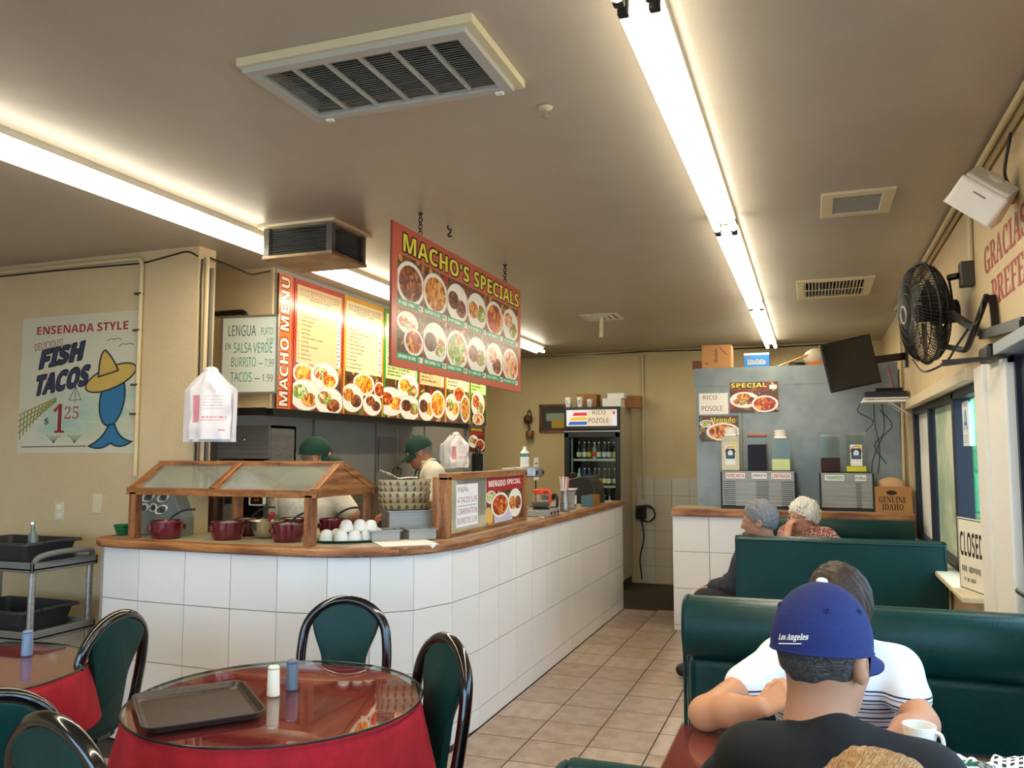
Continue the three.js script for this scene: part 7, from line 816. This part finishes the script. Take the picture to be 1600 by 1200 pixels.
// man in the blue cap
person('man in a blue baseball cap and black t-shirt, seen from behind at the booth table', { yaw: Math.PI, pelvis: V(0.035, 0.575, -1.78), chest: V(0.035, 0.79, -1.82), neck: V(0.03, 0.965, -1.87), shoulders: 0.165, build: 1.04, head: V(0.012, 1.115, -1.96), headYaw: 2.62, headPitch: 0.1, headRoll: -0.02, headSize: 1.1, neckSize: 1.08, skin: 0xb27a58,
  left: [V(-0.22, 0.795, -1.99), V(-0.14, 0.805, -2.2)], right: [V(0.25, 0.795, -1.99), V(0.15, 0.805, -2.2)], legL: [V(-0.1, 0.53, -2.17), V(-0.1, 0.1, -2.14)], legR: [V(0.16, 0.53, -2.17), V(0.16, 0.1, -2.14)], cell: 0.012, clothCell: 0.011, topName: 't_shirt', shirt: cloth3([20, 20, 22], [12, 12, 14], 721), sleeve: 0.8,
  hair: { thick: 0.006, slope: 0.5, line: -0.1, seed: 4, mat: std({ map: mottled(128, 0.02, [36, 31, 28], [92, 84, 76], 1.3, [20, 50], 731, 18), roughness: 0.9 }) }, cap: { rgb: [19, 34, 98], script: true, eyelets: true, button: M.white }, brow: M.black });
// woman facing him
const stripe = canvasTex(16, 1024, (x, w, h) => { x.fillStyle = '#eef0f4'; x.fillRect(0, 0, w, h); x.fillStyle = '#1c2036'; for (let i = 0; i < 12; i++) { x.fillRect(0, h - (875 - i * 30), w, 5); x.fillRect(0, h - (862 - i * 30), w, 3); } }); stripe.wrapS = stripe.wrapT = THREE.RepeatWrapping;
const p2 = person('woman in a white striped t-shirt leaning her elbow on the booth table', { yaw: 0, pelvis: V(0.05, 0.575, -2.96), chest: V(0.05, 0.79, -2.9), neck: V(0.055, 0.955, -2.83), shoulders: 0.165, build: 0.98, head: V(0.062, 1.075, -2.75), headYaw: 0.15, headPitch: 0.45, skin: 0xc88e68,
  left: [V(0.27, 0.79, -2.68), V(0.17, 0.795, -2.47)], right: [V(-0.315, 0.805, -2.52), V(-0.15, 0.868, -2.42)], hands: { right: { dir: V(0.75, 0.45, -0.15), palm: V(0.35, -0.5, -0.7), curl: 1.05 }, left: { curl: 0.5 } }, legL: [V(0.15, 0.53, -2.56), V(0.15, 0.1, -2.6)], legR: [V(-0.05, 0.53, -2.56), V(-0.05, 0.1, -2.6)], cell: 0.0115, clothCell: 0.011, topName: 't_shirt', shirt: std({ map: stripe, roughness: 0.9 }), sleeve: 0.5,
  hair: { thick: 0.017, slope: 0.75, line: -0.03, side: 0.07, seed: 6, curl: 0.0012, rough: 0.008, mat: std({ map: mottled(128, 0.03, [40, 27, 20], [66, 46, 34], 1.3, [20, 50], 741, 10), roughness: 0.6 }) }, brow: M.black });
// old man on the far booth
const oldHair = (seed, a, b) => std({ map: mottled(128, 0.03, a, b, 1.4, [20, 55], seed, 14), roughness: 0.7 });
{ const h = P('z', -5.97, 1187, 816); person('old man with grey hair and glasses in a dark jacket, looking sideways from the booth', { yaw: -Math.PI / 2 - 0.25, pelvis: V(-0.4, 0.575, -5.98), chest: V(-0.4, 0.8, -5.98), neck: V(h.x - 0.03, 0.965, -5.98), shoulders: 0.165, build: 1.05, head: V(h.x, h.y, -5.97), headYaw: -Math.PI / 2 - 0.12, headPitch: 0.08, headSize: 1.06, skin: 0xb98468,
  left: [V(-0.53, 0.68, -5.84), V(-0.68, 0.63, -5.98)], right: [V(-0.4, 0.7, -6.24), V(-0.6, 0.66, -6.1)], legL: [V(-0.73, 0.54, -5.92), V(-0.75, 0.1, -5.95)], legR: [V(-0.71, 0.54, -6.12), V(-0.73, 0.1, -6.15)], toe: V(-1, 0, 0), topName: 'jacket', shirt: cloth3([52, 54, 62], [42, 44, 52], 751), sleeve: 1.9, collar: cloth3([84, 96, 122], [72, 84, 108], 753),
  hair: { thick: 0.015, slope: 0.62, line: 0.004, seed: 8, curl: 0.002, rough: 0.009, mat: oldHair(761, [92, 92, 96], [150, 150, 154]) }, glasses: M.chrome, brow: oldHair(763, [120, 118, 114], [150, 148, 144]) }); }
{ const h = P('z', -6.97, 1255, 808), hw = P('z', -6.84, 1232, 822); person('white haired woman with glasses resting her chin on her hand in the far booth', { yaw: -0.35, pelvis: V(0.05, 0.575, -7.05), chest: V(0.02, 0.79, -7.02), neck: V(h.x + 0.02, 0.965, -6.995), shoulders: 0.155, build: 0.98, head: V(h.x, h.y, -6.97), headYaw: -0.95, headPitch: 0.05, skin: 0xc8937a,
  left: [V(0.22, 0.8, -6.85), V(0.05, 0.8, -6.74)], right: [V(-0.2, 0.81, -6.78), V(hw.x - 0.01, hw.y - 0.07, -6.83)], hands: { right: { dir: V(0.15, 0.85, -0.25), palm: V(0.7, 0.1, -0.6), curl: 0.75 } }, legL: [V(0.14, 0.54, -6.62), V(0.14, 0.1, -6.6)], legR: [V(-0.08, 0.54, -6.62), V(-0.08, 0.1, -6.6)], topName: 'blouse', shirt: std({ map: mottled(128, 0.08, [120, 36, 34], [196, 176, 168], 1.8, [14, 40], 771, 10), roughness: 0.9 }), sleeve: 1.3,
  hair: { thick: 0.02, slope: 0.62, line: -0.015, side: 0.02, puff: true, seed: 9, curl: 0.006, rough: 0.014, mat: oldHair(781, [206, 202, 194], [236, 232, 224]) }, glasses: M.chrome }); }
// cooks
const cookShirt = cloth3([222, 214, 194], [206, 198, 178], 791), capGreen = { rgb: [14, 58, 40] };
{ const h = P('z', -4.92, 494, 716); person('cook in a dark green cap and cream shirt, his back to the counter', { yaw: 2.85, pelvis: V(h.x - 0.02, 0.92, -4.86), chest: V(h.x - 0.02, 1.2, -4.85), neck: V(h.x - 0.015, 1.4, -4.88), shoulders: 0.19, build: 1.12, head: V(h.x, h.y + 0.005, -4.93), headYaw: 2.15, headPitch: 0.05, skin: 0xb07a5c, left: [V(h.x - 0.32, 1.12, -4.92), V(h.x - 0.2, 1.08, -5.16)], right: [V(h.x + 0.3, 1.15, -4.9), V(h.x + 0.12, 1.08, -5.12)], legL: [V(h.x - 0.12, 0.5, -4.87), V(h.x - 0.12, 0.1, -4.86)], legR: [V(h.x + 0.09, 0.5, -4.87), V(h.x + 0.09, 0.1, -4.86)], toe: V(0, 0, -1), shirt: cookShirt, sleeve: 0.85, hair: { thick: 0.004, slope: 0.5, line: -0.045, seed: 11, mat: oldHair(801, [120, 96, 80], [150, 126, 106]) }, cap: capGreen }); }
{ const h = P('z', -6.0, 655, 708), q = person('cook in a green cap, cream shirt and dark green apron bending his head', { yaw: -0.95, pelvis: V(h.x + 0.2, 0.95, -6.06), chest: V(h.x + 0.17, 1.25, -6.05), neck: V(h.x + 0.085, 1.455, -6.03), shoulders: 0.185, build: 1.12, head: V(h.x, h.y, -6.0), headYaw: -1.15, headPitch: 0.42, skin: 0xa86e50, left: [V(h.x + 0.2, 1.17, -5.8), V(h.x - 0.08, 1.08, -5.72)], right: [V(h.x - 0.06, 1.15, -6.26), V(h.x - 0.26, 1.08, -6.02)], legL: [V(h.x + 0.16, 0.5, -5.96), V(h.x + 0.16, 0.1, -5.97)], legR: [V(h.x + 0.05, 0.5, -6.13), V(h.x + 0.05, 0.1, -6.14)], shirt: cookShirt, sleeve: 0.8, collar: cookShirt, hair: { thick: 0.005, slope: 0.5, line: -0.045, seed: 12, mat: oldHair(811, [92, 84, 78], [140, 132, 126]) }, cap: { rgb: [14, 58, 40], mark: true }, brow: M.black });
  const ap = std({ color: 0x123c30, roughness: 0.9 }), F = q.f, b = (p, k, y) => p.clone().addScaledVector(F, k).add(V(0, y, 0)); const bib = surface([cap(b(q.pel, 0.02, -0.3), b(q.ch, 0.03, -0.06), 0.125), cap(b(q.ch, 0.03, -0.1).addScaledVector(q.left, 0.07), b(q.ch, 0.03, -0.1).addScaledVector(q.left, -0.07), 0.1)], 0.02, 0.026, 0.014); mesh('apron', bib, ap, q.t); for (const s of [-1, 1]) mesh('apron_strap', Tube([b(q.ch, 0.14, -0.02).addScaledVector(q.left, s * 0.085), b(q.nk, 0.1, -0.05).addScaledVector(q.left, s * 0.085), b(q.nk, 0.0, 0.04).addScaledVector(q.left, s * 0.075), b(q.nk, -0.07, 0.03).addScaledVector(q.left, s * 0.03)], 0.011, 20), ap, q.t); }
// child whose hair shows at the lower edge, on the next bench
booth(-0.46, 0.735, -1.28, 1, 0.97, 'green vinyl booth bench back to back with the one under the capped man');
{ const top = P('z', -1.08, 1375, 1173); person('child with light brown hair sitting back to back with the capped man', { yaw: 0.2, pelvis: V(top.x, 0.56, -1.0), chest: V(top.x, 0.72, -1.03), neck: V(top.x, 0.87, -1.05), shoulders: 0.12, build: 0.75, head: V(top.x, top.y - 0.14, -1.07), headYaw: 0.2, headPitch: 0.2, headSize: 0.92, skin: 0xd6a284, left: [V(top.x + 0.2, 0.66, -0.95), V(top.x + 0.12, 0.62, -0.78)], right: [V(top.x - 0.2, 0.66, -0.95), V(top.x - 0.12, 0.62, -0.78)], legL: [V(top.x + 0.07, 0.53, -0.72), V(top.x + 0.07, 0.14, -0.68)], legR: [V(top.x - 0.07, 0.53, -0.72), V(top.x - 0.07, 0.14, -0.68)], shirt: cloth3([180, 120, 110], [160, 104, 96], 821), hair: { thick: 0.016, slope: 0.7, line: -0.03, side: 0.08, seed: 14, curl: 0.0015, rough: 0.008, mat: std({ map: mottled(128, 0.03, [120, 86, 50], [176, 136, 88], 1.5, [20, 55], 831, 14), roughness: 0.6 }) } }); }
renderer.render(scene, camera);
